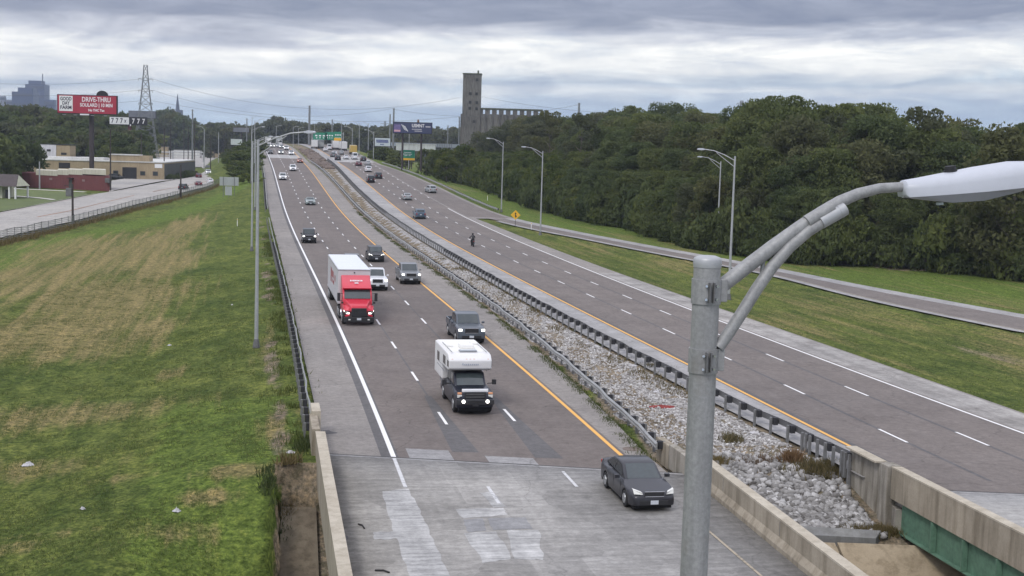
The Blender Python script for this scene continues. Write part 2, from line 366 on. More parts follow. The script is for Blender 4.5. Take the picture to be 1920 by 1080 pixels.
# ---------------------------------------------------------------- the ground and the roads
G3=Line(PX['RI'],5,dz=.72); G2=Line([(1239,832),(1142,748),(1083,690),(1013,632),(951,585),(880,536),(827,498),(777,468),(737,440),(720,425),(670,386),(637,352),(613,322),(595,306),(575,300),(558,287)],5,dz=.72)
G1=Line([(583,790),(571,698),(551,607),(533,531),(520,478),(509,433),(502,380),(495.6,350),(492,309)],4,dz=.72)
LS=LN['LS'];RO=LN['RO'];RS=LN['RS'];RN=LN['RN'];LI=LN['LI']
def jl(x): return 58.58+(x+8.0)*(56.84-58.58)/15.66      # joint of the left bridge
def jr(x): return 55.3+(x-15.5)*(-.055)                      # joint of the right bridge
PLx=lambda y:-7.97+(y-58.69)*-.182
PRx=lambda y: 7.95+(y-55.2)*-.172
QLx=lambda y:15.9+(y-54.56)*-.195     # right bridge parapet, outer face
def sm(t): t=np.clip(t,0,1); return t*t*(3-2*t)
def baseL(y): return np.interp(y,[-50,60,150,250,320,600,1000,6000],[-2.2,-1.9,-1.3,0,.7,1,2,4])
def hash2(x,y): return (np.sin(x*12.9898+y*78.233)*43758.5453)%1
def vnoise(x,y):
    xi=np.floor(x);yi=np.floor(y);fx=sm(x-xi);fy=sm(y-yi)
    a=hash2(xi,yi);b=hash2(xi+1,yi);c=hash2(xi,yi+1);d=hash2(xi+1,yi+1)
    return (a*(1-fx)+b*fx)*(1-fy)+(c*(1-fx)+d*fx)*fy
def fbm(x,y,o=4):
    s=0;a=.5
    for i in range(o): s=s+a*(vnoise(x,y)-.5); x=x*2.03+17;y=y*2.03+5;a*=.5
    return s
def T(x,y):
    """height of the open ground"""
    x=np.asarray(x,float);y=np.asarray(y,float); z0=zr(y)
    ls=LS(y);ro=RO(y);rs=RS(y);rn=RN(y);li=G2(y);ri=G3(y)
    z=z0-.16+0*x
    # left bank and field
    bl=baseL(y); d=ls-x; wid=11+np.interp(y,[150,260],[2.4,1.15])*np.abs(z0-bl); z=np.where(d>0,(z0-.06)+(bl-z0+.06)*sm((d-.6)/wid),z)
    # median
    inm=(x>li+.2)&(x<ri-.1); mid=(li+ri)/2; z=np.where(inm,z0-.10-.12*(1-np.abs(x-mid)/np.maximum((ri-li)/2,.5)),z)
    # verge between the carriageway and the ramp: a shallow swale
    inv=(x>rs)&(x<rn); t=(x-rs)/np.maximum(rn-rs,.5); z=np.where(inv,z0-.05-.55*np.sin(np.clip(t,0,1)*math.pi)*np.clip((rn-rs)/14,0,1),z)
    # beyond the ramp
    br=np.interp(y,[0,150,300,420,700,1200],[-1.6,-1.2,1.2,3,3,3]); d=x-ro; wid2=10+2.5*np.abs(z0-br)
    z=np.where(d>0,(z0-.05)+(br-z0)*sm(d/wid2),z)
    # rocks slope down towards the bridge, then the street cut under the two decks
    inr=(x>PRx(y)-.4)&(x<16.4)&(y<63)
    z=np.where(inr,np.minimum(z,-.15-1.45*sm((62.5-y)/9.6)),z)
    ppl=np.maximum(-1.45-(57.2-y)*.375,-6.7)-.25; ppr=np.maximum(-1.62-(53.0-y)*.53,-6.7)-.25
    sl=(x>PLx(y)-2.4)&(x<=PRx(y)+.1)&(y<56.6); z=np.where(sl,np.minimum(z,ppl),z)
    sr=(x>PRx(y)+.1)&(x<46)&(y<53.2); z=np.where(sr,np.minimum(z,ppr),z)
    und=(x>16.4)&(x<46)&(y<55.4)&(y>=53.2); z=np.where(und,-1.75,z)
    far=(x<PLx(y)-2.4)&(y<56); z=np.where(far,z-(56-y)*.05-3.2*sm((56-y)/14)*sm((x-(PLx(y)-9))/6.6),z)
    n=fbm(x*.16,y*.16)*.35+fbm(x*1.1,y*1.1,3)*.10
    open_=((x<ls-1.5)|((x>rs+1.5)&(x<rn-1.5))|(x>ro+1.5))
    fade=np.clip(np.minimum(np.abs(x-ls),np.minimum(np.abs(x-rn),np.abs(x-rs)))/4,0,1)
    z=z+np.where(open_,n*fade*np.where(x>ls,.45,1),0)
    return z
GF=lambda x,y: float(T(x,y))
def ground_at(px,py,dz=0.0): return hit(px,py,GF,dz)
def street_far(y): return None
# one sheet to the horizon
def axis(segs):
    a=[]
    for s,e,d in segs: a+=list(np.arange(s,e,d))
    return np.array(a)
ys=axis([(-120,30,10),(30,50,.8),(50,64,.4),(64,75,.8),(75,130,1.2),(130,260,2.5),(260,520,5),(520,900,15),(900,2000,80),(2000,4601,400)])
xs=axis([(-3000,-1000,500),(-1000,-220,40),(-220,-100,5),(-100,-45,2),(-45,-13,.8),(-13,-5,.4),(-5,7,1.5),(7,20,.5),(20,75,1.2),(75,150,4),(150,300,15),(300,1000,60),(1000,3001,500)])
XX,YY=np.meshgrid(xs,ys); ZZ=T(XX,YY)
FEP=sorted([ground_at(*q)[:2] for q in ((820,328),(850,340),(900,352),(960,372),(1040,402),(1120,420),(1200,433),(1300,468),(1400,482),(1500,497),(1620,500),(1750,509),(1920,527),(2000,535))],key=lambda q:q[1])
BL=[(90,620,9,14,1),(200,560,8,20,1),(310,500,3.6,24,1),(338,430,3.4,36,1),(60,520,9,24,.8),(280,620,2.2,8,.9),(150,470,9,30,.75),(500,640,.8,20,.55),(150,650,6,8,.9),(130,780,7,4,.8),(60,880,4,2.4,.8),(250,470,7,36,.9),(320,700,.9,2.6,1.0),(440,880,1.5,1.3,1.0),(390,930,1.3,.8,.9),(700,0,0,0,0),(40,1025,1.0,.7,.9),(330,1000,2.0,1.2,.6),(560,770,2,1,.5),(700,0,0,0,0),(515,800,1.0,4,.8),(470,885,.8,.6,1),(200,900,3,1,.5),(100,1000,3,.6,.5),(480,1000,1.2,.8,.4)]
dry=np.zeros_like(XX)
for px,py,rx,ry,w in BL:
    if not w: continue
    c=ground_at(px,py); dx=XX-c[0]; dy=YY-c[1]; u=dx+.12*dy
    dry=np.maximum(dry,w*np.exp(-((u/rx)**2+(dy/ry)**2)*.9))
lsy=LS(YY); ev=XX-lsy
rail_dirt=np.exp(-((ev+1.9)/.75)**2)*((YY>58)&(YY<330))*(.52+1.5*fbm(XX*.6,YY*.22,3))
fenceside=np.exp(-((XX-np.interp(YY,[150,178,230,330],[-62,-67.5,-66,-72])-5)/3.5)**2)
right=(XX>RS(YY))
rp=ground_at(1850,665); dirt_r=.50*np.exp(-(((XX-rp[0])+.3*(YY-rp[1]))/3.0)**2-((YY-rp[1])/9)**2)
dry=np.where(right,.20+.9*np.clip(fbm(XX*.16+9,YY*.05+XX*.02,4)+.12,0,1),dry)
far_=YY>420
dirt=np.clip(np.maximum(np.where(right,dirt_r,rail_dirt),0),0,1)
inmed=(XX>LI(YY)-.3)&(XX<G3(YY)+.4)&(YY>50); dirt=np.where(inmed,.9,dirt)
dirt=np.where((YY<57)&(XX>PLx(YY)-2.2)&(XX<44),1,dirt)
fex=np.interp(YY,[f[1] for f in FEP],[f[0] for f in FEP]); wood=(XX>fex+1.0)&(YY>150)&(YY<420)
dirt=np.where(wood,1,dirt)
lush=np.where(wood,0,0)+np.clip(fenceside*(XX<-40)+np.where(right&(XX>RO(YY)),.75,0)+np.where((XX<LS(YY)-1)&(XX>LS(YY)-8)&(YY<72),.6,0),0,1)
mask=np.stack([np.clip(dry,0,1),dirt,lush,np.ones_like(dry)],-1).reshape(-1,4)
ny,nx=XX.shape; idx=np.arange(ny*nx).reshape(ny,nx)
F=np.stack([idx[:-1,:-1],idx[:-1,1:],idx[1:,1:],idx[1:,:-1]],-1).reshape(-1,4)
m,b,o=newmat('mown_grass'); v=TC(); rv=mapping(v,rot=ROADROT)
at=nt.nodes.new('ShaderNodeAttribute'); at.attribute_name='mask'; s3=nt.nodes.new('ShaderNodeSeparateColor'); Lk(at.outputs['Color'],s3.inputs[0])
n_f=noise(v,5.5,6,.72); n_m=noise(mapping(rv,sca=(1,.35,1)),.75,6,.68); n_b=noise(v,.11,4,.55); n_s=noise(mapping(rv,sca=(1.0,.035,1)),1.1,5,.62)
green=mixc(ramp(n_m,[(.38,(0,0,0)),(.62,(1,1,1))]),(.066,.092,.024),(.126,.152,.042))
green=mixc(1.0,green,ramp(n_b,[(.35,(.80,.86,.85)),(.65,(1.2,1.15,1.1))]),'MULTIPLY')
lushc=mixc(n_m,(.080,.128,.026),(.130,.178,.040))
dryc=mixc(ramp(n_s,[(.35,(0,0,0)),(.65,(1,1,1))]),(.150,.142,.058),(.245,.202,.096))
leafl=(.030,.028,.018)
soilc=mixc(ramp(n_m,[(.35,(0,0,0)),(.65,(1,1,1))]),(.150,.120,.085),(.26,.22,.17))
def thr(ch,nz,lo,hi,k=.9):
    t=Mth('ADD',ch,Mth('MULTIPLY',Mth('SUBTRACT',nz,.5),k)); return ramp(t,[(lo,(0,0,0)),(hi,(1,1,1))])
c1=mixc(thr(s3.outputs['Blue'],n_m,.35,.75),green,lushc)
mm=Mth('ADD',Mth('MULTIPLY',n_f,.30),Mth('MULTIPLY',n_s,.70))
c1=mixc(thr(s3.outputs['Red'],mm,.30,.72,1.9),c1,dryc)
c1=mixc(thr(s3.outputs['Green'],mm,.40,.60,1.1),c1,soilc)
n_c=noise(v,2.2,5,.7)
c1=mixc(1.0,c1,ramp(n_f,[(.36,(.52,.54,.50)),(.5,(1,1,1)),(.64,(1.55,1.48,1.38))]),'MULTIPLY')
c1=mixc(1.0,c1,ramp(n_c,[(.40,(.66,.70,.64)),(.5,(1,1,1)),(.60,(1.28,1.22,1.10))]),'MULTIPLY')
setcol(b,c1); b.inputs['Roughness'].default_value=1; b.inputs['Specular IOR Level'].default_value=.1; bump(b,n_f,.9,.12); M['grass']=m
g=npmesh('ground',np.stack([XX,YY,ZZ],-1).reshape(-1,3),F,M['grass'],True,{'mask':mask}); g['kind']='structure'

def strip(name,fa,fb,y0,y1,m,dz=0.0,nx=6,joint=None,kind='structure',zf=None,step=3.0):
    n=max(2,int((y1-y0)/step)+1); t=np.linspace(y0,y1,n)
    if y1>400 and y0<300: t=np.concatenate([np.arange(y0,300,step),np.arange(300,y1+.1,8)])
    u=np.linspace(0,1,nx+1); V=[]
    for y in t:
        for a in u:
            x=fa(y)*(1-a)+fb(y)*a
            yy=y
            if joint: yy=y+(joint(x)-y0)*max(0,1-abs(y-y0)/14.0)
            x=fa(yy)*(1-a)+fb(yy)*a
            V.append((x,yy,(float(zr(yy)) if zf is None else zf(x,yy))+dz))
    w=nx+1; n=len(t); I=np.arange(n*w).reshape(n,w)
    F=np.stack([I[:-1,:-1],I[:-1,1:],I[1:,1:],I[1:,:-1]],-1).reshape(-1,4)
    o=npmesh(name,V,F,m,True)
    if kind: o['kind']=kind
    return o
L_=LN; off=lambda f,d: (lambda y: f(y)+d)
FARY=790
BR0,BR1=452.0,478.0          # far overpass deck, where the lanes turn pale
# left carriageway
strip('left_shoulder',LS,off(L_['WL'],-.55),58.5,FARY,M['shoulder'],0,3,jl)
strip('shoulder_seam',off(L_['WL'],-.55),off(L_['WL'],.22),58.5,FARY,M['seam'],0,1,jl)
strip('left_carriageway',off(L_['WL'],.22),off(L_['YL'],.25),57.8,FARY,M['lane'],0,8,jl)
strip('left_inner_shoulder',off(L_['YL'],.25),off(G2,-.35),57.2,FARY,M['shoulder'],0,3,jl)
# right carriageway
strip('right_inner_shoulder',off(G3,-.25),off(L_['YR'],-.2),57.0,FARY,M['shoulderL'],0,2)
strip('right_carriageway',off(L_['YR'],-.2),off(L_['WR'],.2),54.8,FARY,M['laneR'],0,8,jr)
strip('right_outer_shoulder',off(L_['WR'],.2),lambda y:RS(y) if y<246 else RO(y),54.4,FARY,M['shoulder'],0,4,jr)
M['worn']=roadmat('worn_white_shoulder',(.19,.178,.166),(.38,.365,.345),1.1,.5,cross=0,crack=.3)
strip('pale_worn_shoulder',off(L_['WR'],.35),lambda y:RS(y)-.25,66,150,M['worn'],.004,2)
def aux(y): return L_['WR'](y)+.6
strip('merge_lane',aux,lambda y:RO(y)-.9,247,FARY,M['laneR'],.004,3)
# ramp joining from the right
strip('ramp',RN,RO,64,246,M['laneR'],0,4)
strip('ramp_kerb',off(RN,-.9),off(RN,.05),64,238,M['shoulderL'],.006,1)
strip('ramp_shoulder',off(RO,-2.2),off(RO,.1),64,246,M['shoulderL'],.004,1)
# far overpass decks
strip('far_deck',off(L_['WL'],.2),off(L_['YL'],.3),BR0,BR1,M['deckR'],.006,2)
strip('far_deck',off(L_['YR'],-.4),lambda y:RO(y)-1,BR0-14,BR1,M['deckR'],.010,2)
# seams of newer asphalt along the lane lines near the bridge
strip('asphalt_seam',lambda y:LN['A'](y)-.35-.25*(68-y)/8,lambda y:LN['A'](y)+.35+.25*(68-y)/8,59.6,73,M['seam'],.004,1)
strip('asphalt_seam',lambda y:LN['B'](y)-.35-.25*(68-y)/8,lambda y:LN['B'](y)+.35+.25*(68-y)/8,58.9,73,M['seam'],.004,1)
strip('asphalt_seam',lambda y:LN['A'](y)-.06,lambda y:LN['A'](y)+.06,73,330,M['seam'],.004,1)
strip('asphalt_seam',lambda y:LN['B'](y)-.06,lambda y:LN['B'](y)+.06,73,330,M['seam'],.004,1)
strip('asphalt_seam',lambda y:LN['C'](y)-.10,lambda y:LN['C'](y)+.10,57,330,M['seam'],.004,1)
strip('asphalt_seam',lambda y:LN['D'](y)-.10,lambda y:LN['D'](y)+.10,57,330,M['seam'],.004,1)
strip('asphalt_seam',lambda y:LN['YR'](y)+.12,lambda y:LN['YR'](y)+.45,57,240,M['seam'],.004,1)
strip('approach_slab',lambda y:L_['WL'](y)+.7,lambda y:LN['A'](y)-.75,58.2,60.0,M['apron'],.004,2,jl)
strip('approach_slab',lambda y:LN['A'](y)+.75,lambda y:LN['B'](y)-.75,57.8,59.0,M['apron'],.004,2,jl)
# painted lines
strip('edge_line',off(L_['WL'],-.11),off(L_['WL'],.11),58.8,640,M['white'],.009,1,jl)
strip('edge_line',off(L_['YL'],-.10),off(L_['YL'],.10),58.0,640,M['yellow'],.009,1)
strip('edge_line',off(L_['YR'],-.10),off(L_['YR'],.10),55.5,640,M['yellow'],.009,1)
strip('edge_line',off(L_['WR'],-.09),off(L_['WR'],.09),55.2,268,M['white'],.009,1)
strip('edge_line',off(RN,.15),off(RN,.28),70,240,M['worny'],.012,1)
def dashes(line,pts,name,half=1.52,yfill=None,hw=.075,m=None):
    yc=sorted(float(road_at(*p)[1]) for p in pts); st=12.19*math.cos(.197)
    full=[yc[0]]
    for y in yc[1:]:
        k=max(1,round((y-full[-1])/st)); y0=full[-1]
        for i in range(1,k+1): full.append(y0+(y-y0)*i/k)
    while yfill and full[-1]<yfill: full.append(full[-1]+st)
    V=[];F=[]
    for y in full:
        a,b_=y-half,y+half; i=len(V)
        w=hw*(1+max(0,(y-200))/600)
        for yy,s in ((a,-1),(a,1),(b_,1),(b_,-1)): V.append((line(yy)+s*w,yy,float(zr(yy))+.013))
        F.append((i,i+1,i+2,i+3))
    o=npmesh(name,V,F,m or M['white']); o['kind']='structure'; return full
YA=dashes(LN['A'],PX['A'],'lane_dashes',yfill=560); YB=dashes(LN['B'],PX['B'],'lane_dashes',yfill=560)
dashes(LN['C'],PX['C'],'lane_dashes',yfill=560); dashes(LN['D'],PX['D'],'lane_dashes',yfill=560)
dashes(off(LN['WR'],0),[(800.8,370),(788.7,362.5),(777.5,355.5),(766.7,348.5),(756.7,342.5)],'lane_dashes',yfill=420)
for px,py in ((925,928),(1068,898),):
    P=road_at(px,py); q=-.19
    V=[(P[0]+q*s*1.3+k*.07,P[1]+s*1.3,.013) for s,k in((-1,-1),(-1,1),(1,1),(1,-1))]; o=npmesh('worn_dash',V,[(0,1,2,3)],M['wornw']); o['kind']='structure'
# cross cracks
for a,b_ in (((662,659),(826,661)),((1366,676),(1445,674)),((1450,677),(1545,680))):
    P,Q=road_at(*a),road_at(*b_); o=npmesh('sealed_crack',[(P[0],P[1]-.04,.015),(Q[0],Q[1]-.04,.015),(Q[0],Q[1]+.05,.015),(P[0],P[1]+.05,.015)],[(0,1,2,3)],M['shoulderL']); o['kind']='structure'
# ---- bridges
def slab(name,xa,xb,y0,jf,m,thick=.9):
    V=[];n=24
    F=[]
    for i in range(n+1):
        for k,f in enumerate((xa,xb)):
            y=y0+(jf(f(57))-y0)*i/n; x=f(y); V+=[(x,y,0),(x,y,-thick)]
    for i in range(n):
        a=i*4;b_=a+4
        F+=[(a,a+2,b_+2,b_),(a+1,b_+1,b_+3,a+3),(a,b_,b_+1,a+1),(a+2,a+3,b_+3,b_+2)]
    F+=[(0,1,3,2),(n*4,n*4+2,n*4+3,n*4+1)]
    o=npmesh(name,V,F,m); o['kind']='structure'; return o
slab('bridge_deck',lambda y:PLx(y)-.40,lambda y:PRx(y)+.40,-25,lambda x:jl(x)-.06,M['deck'])
slab('bridge_deck',lambda y:QLx(y)+.30,lambda y:L_['WR'](y)+3.5,-25,lambda x:jr(x)-.06,M['deckR'],.55)
for xa,xb,jf in ((-8.0,7.95,jl),(15.9,31,jr)):
    V=[(xa,jf(xa)-.07,.006),(xb,jf(xb)-.07,.006),(xb,jf(xb)+.02,.006),(xa,jf(xa)+.02,.006)]
    o=npmesh('expansion_joint',V,[(0,1,2,3)],M['black']); o['kind']='structure'
    V=[(xa,jf(xa)-.34,.005),(xb,jf(xb)-.34,.005),(xb,jf(xb)-.10,.005),(xa,jf(xa)-.10,.005)]
    o=npmesh('joint_header',V,[(0,1,2,3)],M['apron']); o['kind']='structure'
def pxpoly(name,pts,m,dz,sub=4,jag=.10):
    P=[Vector(road_at(*p)) for p in pts]; Q=[]
    for i,p in enumerate(P):
        q=P[(i+1)%len(P)]
        for k in range(sub):
            t=k/sub; r=p.lerp(q,t); Q.append((r.x+random.uniform(-jag,jag)*(k>0),r.y+random.uniform(-jag,jag)*(k>0),dz))
    me=bpy.data.meshes.new(name); me.from_pydata(Q,[],[tuple(range(len(Q)))]); me.materials.append(m)
    o=bpy.data.objects.new(name,me); col.objects.link(o); o['kind']='structure'
for i,pl in enumerate([[(717,921),(766,916),(784,950),(802,985),(820,1030),(845,1085),(770,1090),(752,1040),(735,980)],[(855,955),(945,952),(952,965),(870,972)],[(700,998),(742,996),(750,1010),(703,1012)],[(870,1000),(930,996),(958,1048),(905,1056)],[(950,994),(1010,994),(1018,1050),(965,1048)],[(900,924),(925,922),(950,950),(925,952)]]):
    pxpoly('deck_patch',pl,M['deckpatch'],.004+.0003*i,5,.07)
for i,pl in enumerate([[(868,975),(905,972),(912,995),(878,998)],[(915,972),(985,970),(1000,992),(925,994)],[(1150,930),(1180,928),(1270,1085),(1220,1085)]][:2]):
    pxpoly('deck_patch',pl,M['deckdark'],.008+.0003*i,5,.04)
for i,pl in enumerate([[(1030,724),(1080,722),(1078,731),(1034,733)],[(1068,757),(1112,753),(1158,800),(1118,806)],[(668,540),(690,541),(700,560),(676,560)]]):
    pxpoly('asphalt_patch',pl,M['seam'] if i!=1 else M['apron'],.006+.0003*i,4,.05)
for i,(px,py,w_,l_) in enumerate([(615,690,.5,.10),(620,705,.7,.14),(610,720,.45,.1),(632,735,.5,.12),(575,575,.4,.3),(598,585,.4,.2),(605,810,.8,.12),(640,1010,.3,.2)]):
    P=road_at(px,py); Q=[(P[0]+w_*math.cos(t)*random.uniform(.5,1.2),P[1]+l_*4*math.sin(t)*random.uniform(.4,1.2),.011) for t in np.linspace(0,6.28,12)[:-1]]
    me=bpy.data.meshes.new('oil_stain'); me.from_pydata(Q,[],[tuple(range(len(Q)))]); me.materials.append(M['shoulder'] if i>8 else M['seam']); o=bpy.data.objects.new('road_stain',me); col.objects.link(o); o['kind']='structure'
# worn lines on the deck
for f,d,m_ in ((L_['WL'],0,'wornw'),(L_['B'],0.0,'wornw'),(L_['YL'],0,'worny')):
    pass
strip('worn_line',lambda y:LN['WL'](y)-.08,lambda y:LN['WL'](y)+.08,53,58.0,M['wornw'],.010,1)
strip('worn_line',lambda y:LN['YR'](y)-.08-.1,lambda y:LN['YR'](y)+.10-.1,-20,54.8,M['worny'],.010,1)
strip('worn_line',lambda y:LN['YL'](y)-.08,lambda y:LN['YL'](y)+.02,38,50,M['worny'],.010,1)
# ---------------------------------------------------------------- parapets, wing walls, girders
def sweep(name,prof,fx,y0,y1,m,parent=None,n=30,z0=0.0,side=1,ysh=None):
    """profile (lateral, height) swept along x=fx(y)"""
    V=[];F=[];k=len(prof)
    for i in range(n+1):
        y=y0+(y1-y0)*i/n
        for a,h in prof: V.append((fx(y)+a*side,y,h+float(zr(y))+z0))
    for i in range(n):
        for j in range(k): F.append((i*k+j,i*k+(j+1)%k,(i+1)*k+(j+1)%k,(i+1)*k+j))
    mb=MB(); mb.add(V,F+[tuple(range(k)),tuple(n*k+j for j in range(k))[::-1]]); return mb.build(name,m,parent)
JP=[(0,-.9),(0,1.0),(.03,1.05),(.37,1.05),(.40,1.0),(.40,.4),(.55,.16),(.55,.0),(.55,-.9)]   # barrier, sloped on the traffic side
JPc=[(0,-.9),(0,1.0),(.40,1.0),(.40,.4),(.55,.16),(.55,0),(.55,-.9)]
cap=[(-.015,1.003),(-.015,1.07),(.415,1.07),(.415,1.003)]
def parapet(fx,y0,y1,label,side,grp=None,ht=1.0,low=-.9):
    e=empty('bridge_parapet',(0,0,0),label=label,cat='parapet',group=grp)
    pr=[(a,h*ht if h>0 else h if h>-.5 else low) for a,h in JPc]
    sweep('barrier_wall',pr,fx,y0,y1,M['parapet'],e,40,0,side); sweep('cap',[(a,h-1.0+ht) for a,h in cap],fx,y0,y1,M['parapet_top'],e,40,0,side)
    for y in np.arange(y0+3,y1,6.1):
        j=MB(); j.box((fx(y)+.38*side,y,.70*ht),(.06,.03,.5*ht)); j.build('joint_strip',M['slab'],e)
    return e
parapet(lambda y:PLx(y)-.55,-24,58.2,'weathered tan concrete parapet along the left edge of the near bridge',1)
parapet(lambda y:PRx(y)+.50,-24,56.0,'long tan concrete parapet between the near bridge deck and the rock slope',-1)
e=parapet(lambda y:QLx(y)+.0,-24,54.6,'brown concrete parapet on the green girders of the right bridge',1,low=-.27)
# short stepped end blocks where the rails begin
e=empty('end_wall',(-8.2,60,0),label='short stepped concrete end wall where the left guardrail meets the bridge',cat='wall')
mb=MB(); mb.box((-.55,0,.05),(.36,3.4,2.2),R(10.5)); mb.build('end_block',M['parapet'],e,bev=.03)
mb=MB(); mb.box((-.85,2.3,.25),(.42,2.0,2.2),R(10.5)); mb.build('end_post',M['parapet_top'],e,bev=.03)
e=empty('end_wall',(0,0,0),label='low mossy concrete end wall beside the manhole at the median guardrail end',cat='wall')
mb=MB(); mb.box((7.55,57.6,.28),(.34,2.4,1.1),R(11)); mb.build('end_block',M['wall'],e,bev=.04)
mb=MB(); mb.box((7.18,59.7,.18),(.34,2.0,1.1),R(11)); mb.build('end_post',M['parapet'],e,bev=.04)
e=empty('wing_wall',(0,0,0),label='tall stained concrete wing wall above the rocks, left end of the right bridge',cat='wall')
mb=MB(); mb.add([(15.15,58.6,-2.6),(15.15,58.6,.95),(15.6,58.6,.95),(15.6,58.6,-2.6),(15.75,55.6,-4.2),(15.75,55.6,.95),(16.25,55.6,.95),(16.25,55.6,-4.2)],[(0,1,2,3),(7,6,5,4),(0,4,5,1),(1,5,6,2),(2,6,7,3),(0,3,7,4)]); mb.build('wall_face',M['wall'],e,bev=.03)
mb=MB(); mb.box((15.98,55.15,-1.2),(.62,.75,4.5),R(11)); mb.build('pilaster',M['wall'],e,bev=.04)
mb=MB(); mb.box((15.44,57.1,1.0),(.52,2.9,.09),R(11)); mb.build('cap',M['parapet_top'],e,bev=.02)
e=empty('bridge_abutment',(0,0,0),label='shadowed concrete abutment under the near end of the right bridge',cat='abutment')
mb=MB(); mb.box((24,54.2,-4),(16,1.2,6.8),R(-3)); mb.build('abutment_wall',M['wall'],e)
e=empty('bridge_abutment',(0,0,0),label='concrete abutment carrying the left deck above the street cut',cat='abutment')
mb=MB(); mb.box((-.2,57.0,-4),(15.4,1.2,6),R(-6)); mb.build('abutment_wall',M['wall'],e)
for k,gx in enumerate((.22,4.2,7.8,11.4)):
    e=empty('bridge_girder',(0,0,0),label=('green steel girder with upright stiffeners under the right parapet' if k==0 else 'green steel girder hidden deeper beneath the right bridge deck'),cat='girder',group='green girders under the right bridge')
    f=lambda y,g=gx:QLx(y)+g
    sweep('web',[(0,-1.50),(0,-.58 if k else -.30),(.03,-.58 if k else -.30),(.03,-1.50)],f,-24,54.0,M['girder'],e,10)
    sweep('flange',[(-.2,-1.55),(-.2,-1.503),(.23,-1.503),(.23,-1.55)],f,-24,54.0,M['girder'],e,10)
    if k==0:
        for y in np.arange(51.2,36,-2.3):
            mb=MB(); mb.box((f(y)-.12,y,-.90),(.22,.12,1.18)); mb.build('stiffener',M['girder'],e)
M['pavingd']=concmat('stained_paving',(.15,.12,.085),(.22,.185,.135),.35,.5)
# slope paving and kerb slab at the foot of the rocks
def sheet(name,pts,m,dz=0,thick=.15,kind='structure',rx=None):
    n=len(pts); V=[tuple(p) for p in pts]+[(p[0],p[1],p[2]-thick) for p in pts]
    F=[tuple(range(n)),tuple(range(2*n-1,n-1,-1))]+[(i,n+i,n+(i+1)%n,(i+1)%n) for i in range(n)]
    mb=MB(); mb.add(V,F); o=mb.build(name,m); o['kind']=kind; return o
TOPY,TZ=53.0,-1.62; BOTY,BZ=44.2,-6.3
xa=lambda y:PRx(y)+.3; xb=lambda y:QLx(y)+.6
sheet('slope_paving',[(xa(TOPY),TOPY,TZ),(13.2,TOPY-.4,TZ-.02),(14.6,BOTY,BZ),(xa(BOTY),BOTY,BZ)],M['paving'])
sheet('slope_paving',[(13.3,TOPY-.4,TZ+.0),(26,TOPY-.8,TZ),(26,BOTY,BZ),(14.72,BOTY,BZ)],M['paving'])
sheet('slope_paving',[(PLx(56)-2.1,56.2,-1.80),(PLx(56)-.6,56.2,-1.80),(PLx(44)-.6,44,-6.4),(PLx(44)-2.3,44,-6.4)],M['pavingd'])
sheet('kerb_slab',[(xa(53.8),53.95,-1.25),(15.2,53.3,-1.28),(14.9,52.85,-1.48),(xa(53.2),53.3,-1.45)],M['slab'],thick=.4)
sheet('street_below',[(-60,-110,-6.45),(60,-110,-6.45),(60,44.5,-6.45),(-12,44.5,-6.45),(-60,30,-6.45)],M['street'],thick=.05)
# ---------------------------------------------------------------- guardrails
WB=[(0,0),(.03,.02),(.08,.06),(.08,.11),(.03,.145),(.03,.165),(.08,.20),(.08,.25),(.03,.29),(0,.31),(-.012,.31),(-.012,0)]
def guardrail(f,y0,y1,side,label,sp=1.905,block=True,bm_='railtop',bw=.22,grp='guardrails along the highway',top=.72,postw=.15):
    """side=+1: traffic on the +x side of the posts"""
    e=empty('guardrail',(f(y0),y0,float(zr(y0))),label=label,cat='guardrail',group=grp); ox,oy,oz=f(y0),y0,float(zr(y0))
    ys_=list(np.arange(y0,min(y1,150),1.9))+list(np.arange(max(150,y0),y1,6)) + [y1]
    ys_=sorted(set(ys_)); V=[];F=[];k=len(WB)
    for y in ys_:
        dent=.05*math.sin(y*.7)+.04*math.sin(y*2.1)
        for a,h in WB: V.append((f(y)+a*side-ox+dent*.6,y-oy,h+top-.31+float(zr(y))-oz+dent*.3))
    n=len(ys_)
    for i in range(n-1):
        for j in range(k): F.append((i*k+j,i*k+(j+1)%k,(i+1)*k+(j+1)%k,(i+1)*k+j))
    mb=MB(); mb.add(V,F+[tuple(range(k)),tuple((n-1)*k+j for j in range(k))]); mb.build('rail_beam',M[bm_],e,smooth=True)
    py=[];y=y0+.3
    while y<y1: py.append(y); y+=sp*.981
    rest=MB()
    for i,y in enumerate(py):
        mb=MB() if i<100 else rest
        x=f(y)-ox; z=float(zr(y))-oz; s=-side
        mb.box((x+s*.33,y-oy,z+.16),(.10,postw,1.14),R(11))
        if i<100:
            p=mb.build('post',M['post'],e)
            if block and i<60:
                b2=MB(); b2.box((x+s*.15,y-oy,z+top-.17),(.22,bw,.36),R(11)); q=b2.build('blockout',M['block'],p)
        if i>=100 and block: rest.box((x+s*.15,y-oy,z+top-.17),(.22,.17,.36),R(11))
    if len(py)>100: o=rest.build('post',M['steeld'],e); o['kind']='stuff'
    return e
guardrail(G1,61.2,222,1,'dark backed guardrail along the left shoulder, nearest to the grass field')
guardrail(G1,246,430,1,'farther guardrail piece along the left shoulder beyond the gap')
guardrail(G2,59.5,430,-1,'pale guardrail with weeds at its foot, left edge of the gravel median')
guardrail(G3,58.3,445,1,'guardrail with black blocks and bare posts facing the gravel, right edge of the median',bm_='steeld',bw=.42)
guardrail(off(RO,.6),262,430,-1,'dark distant guardrail curving along the right edge of the merge lane')
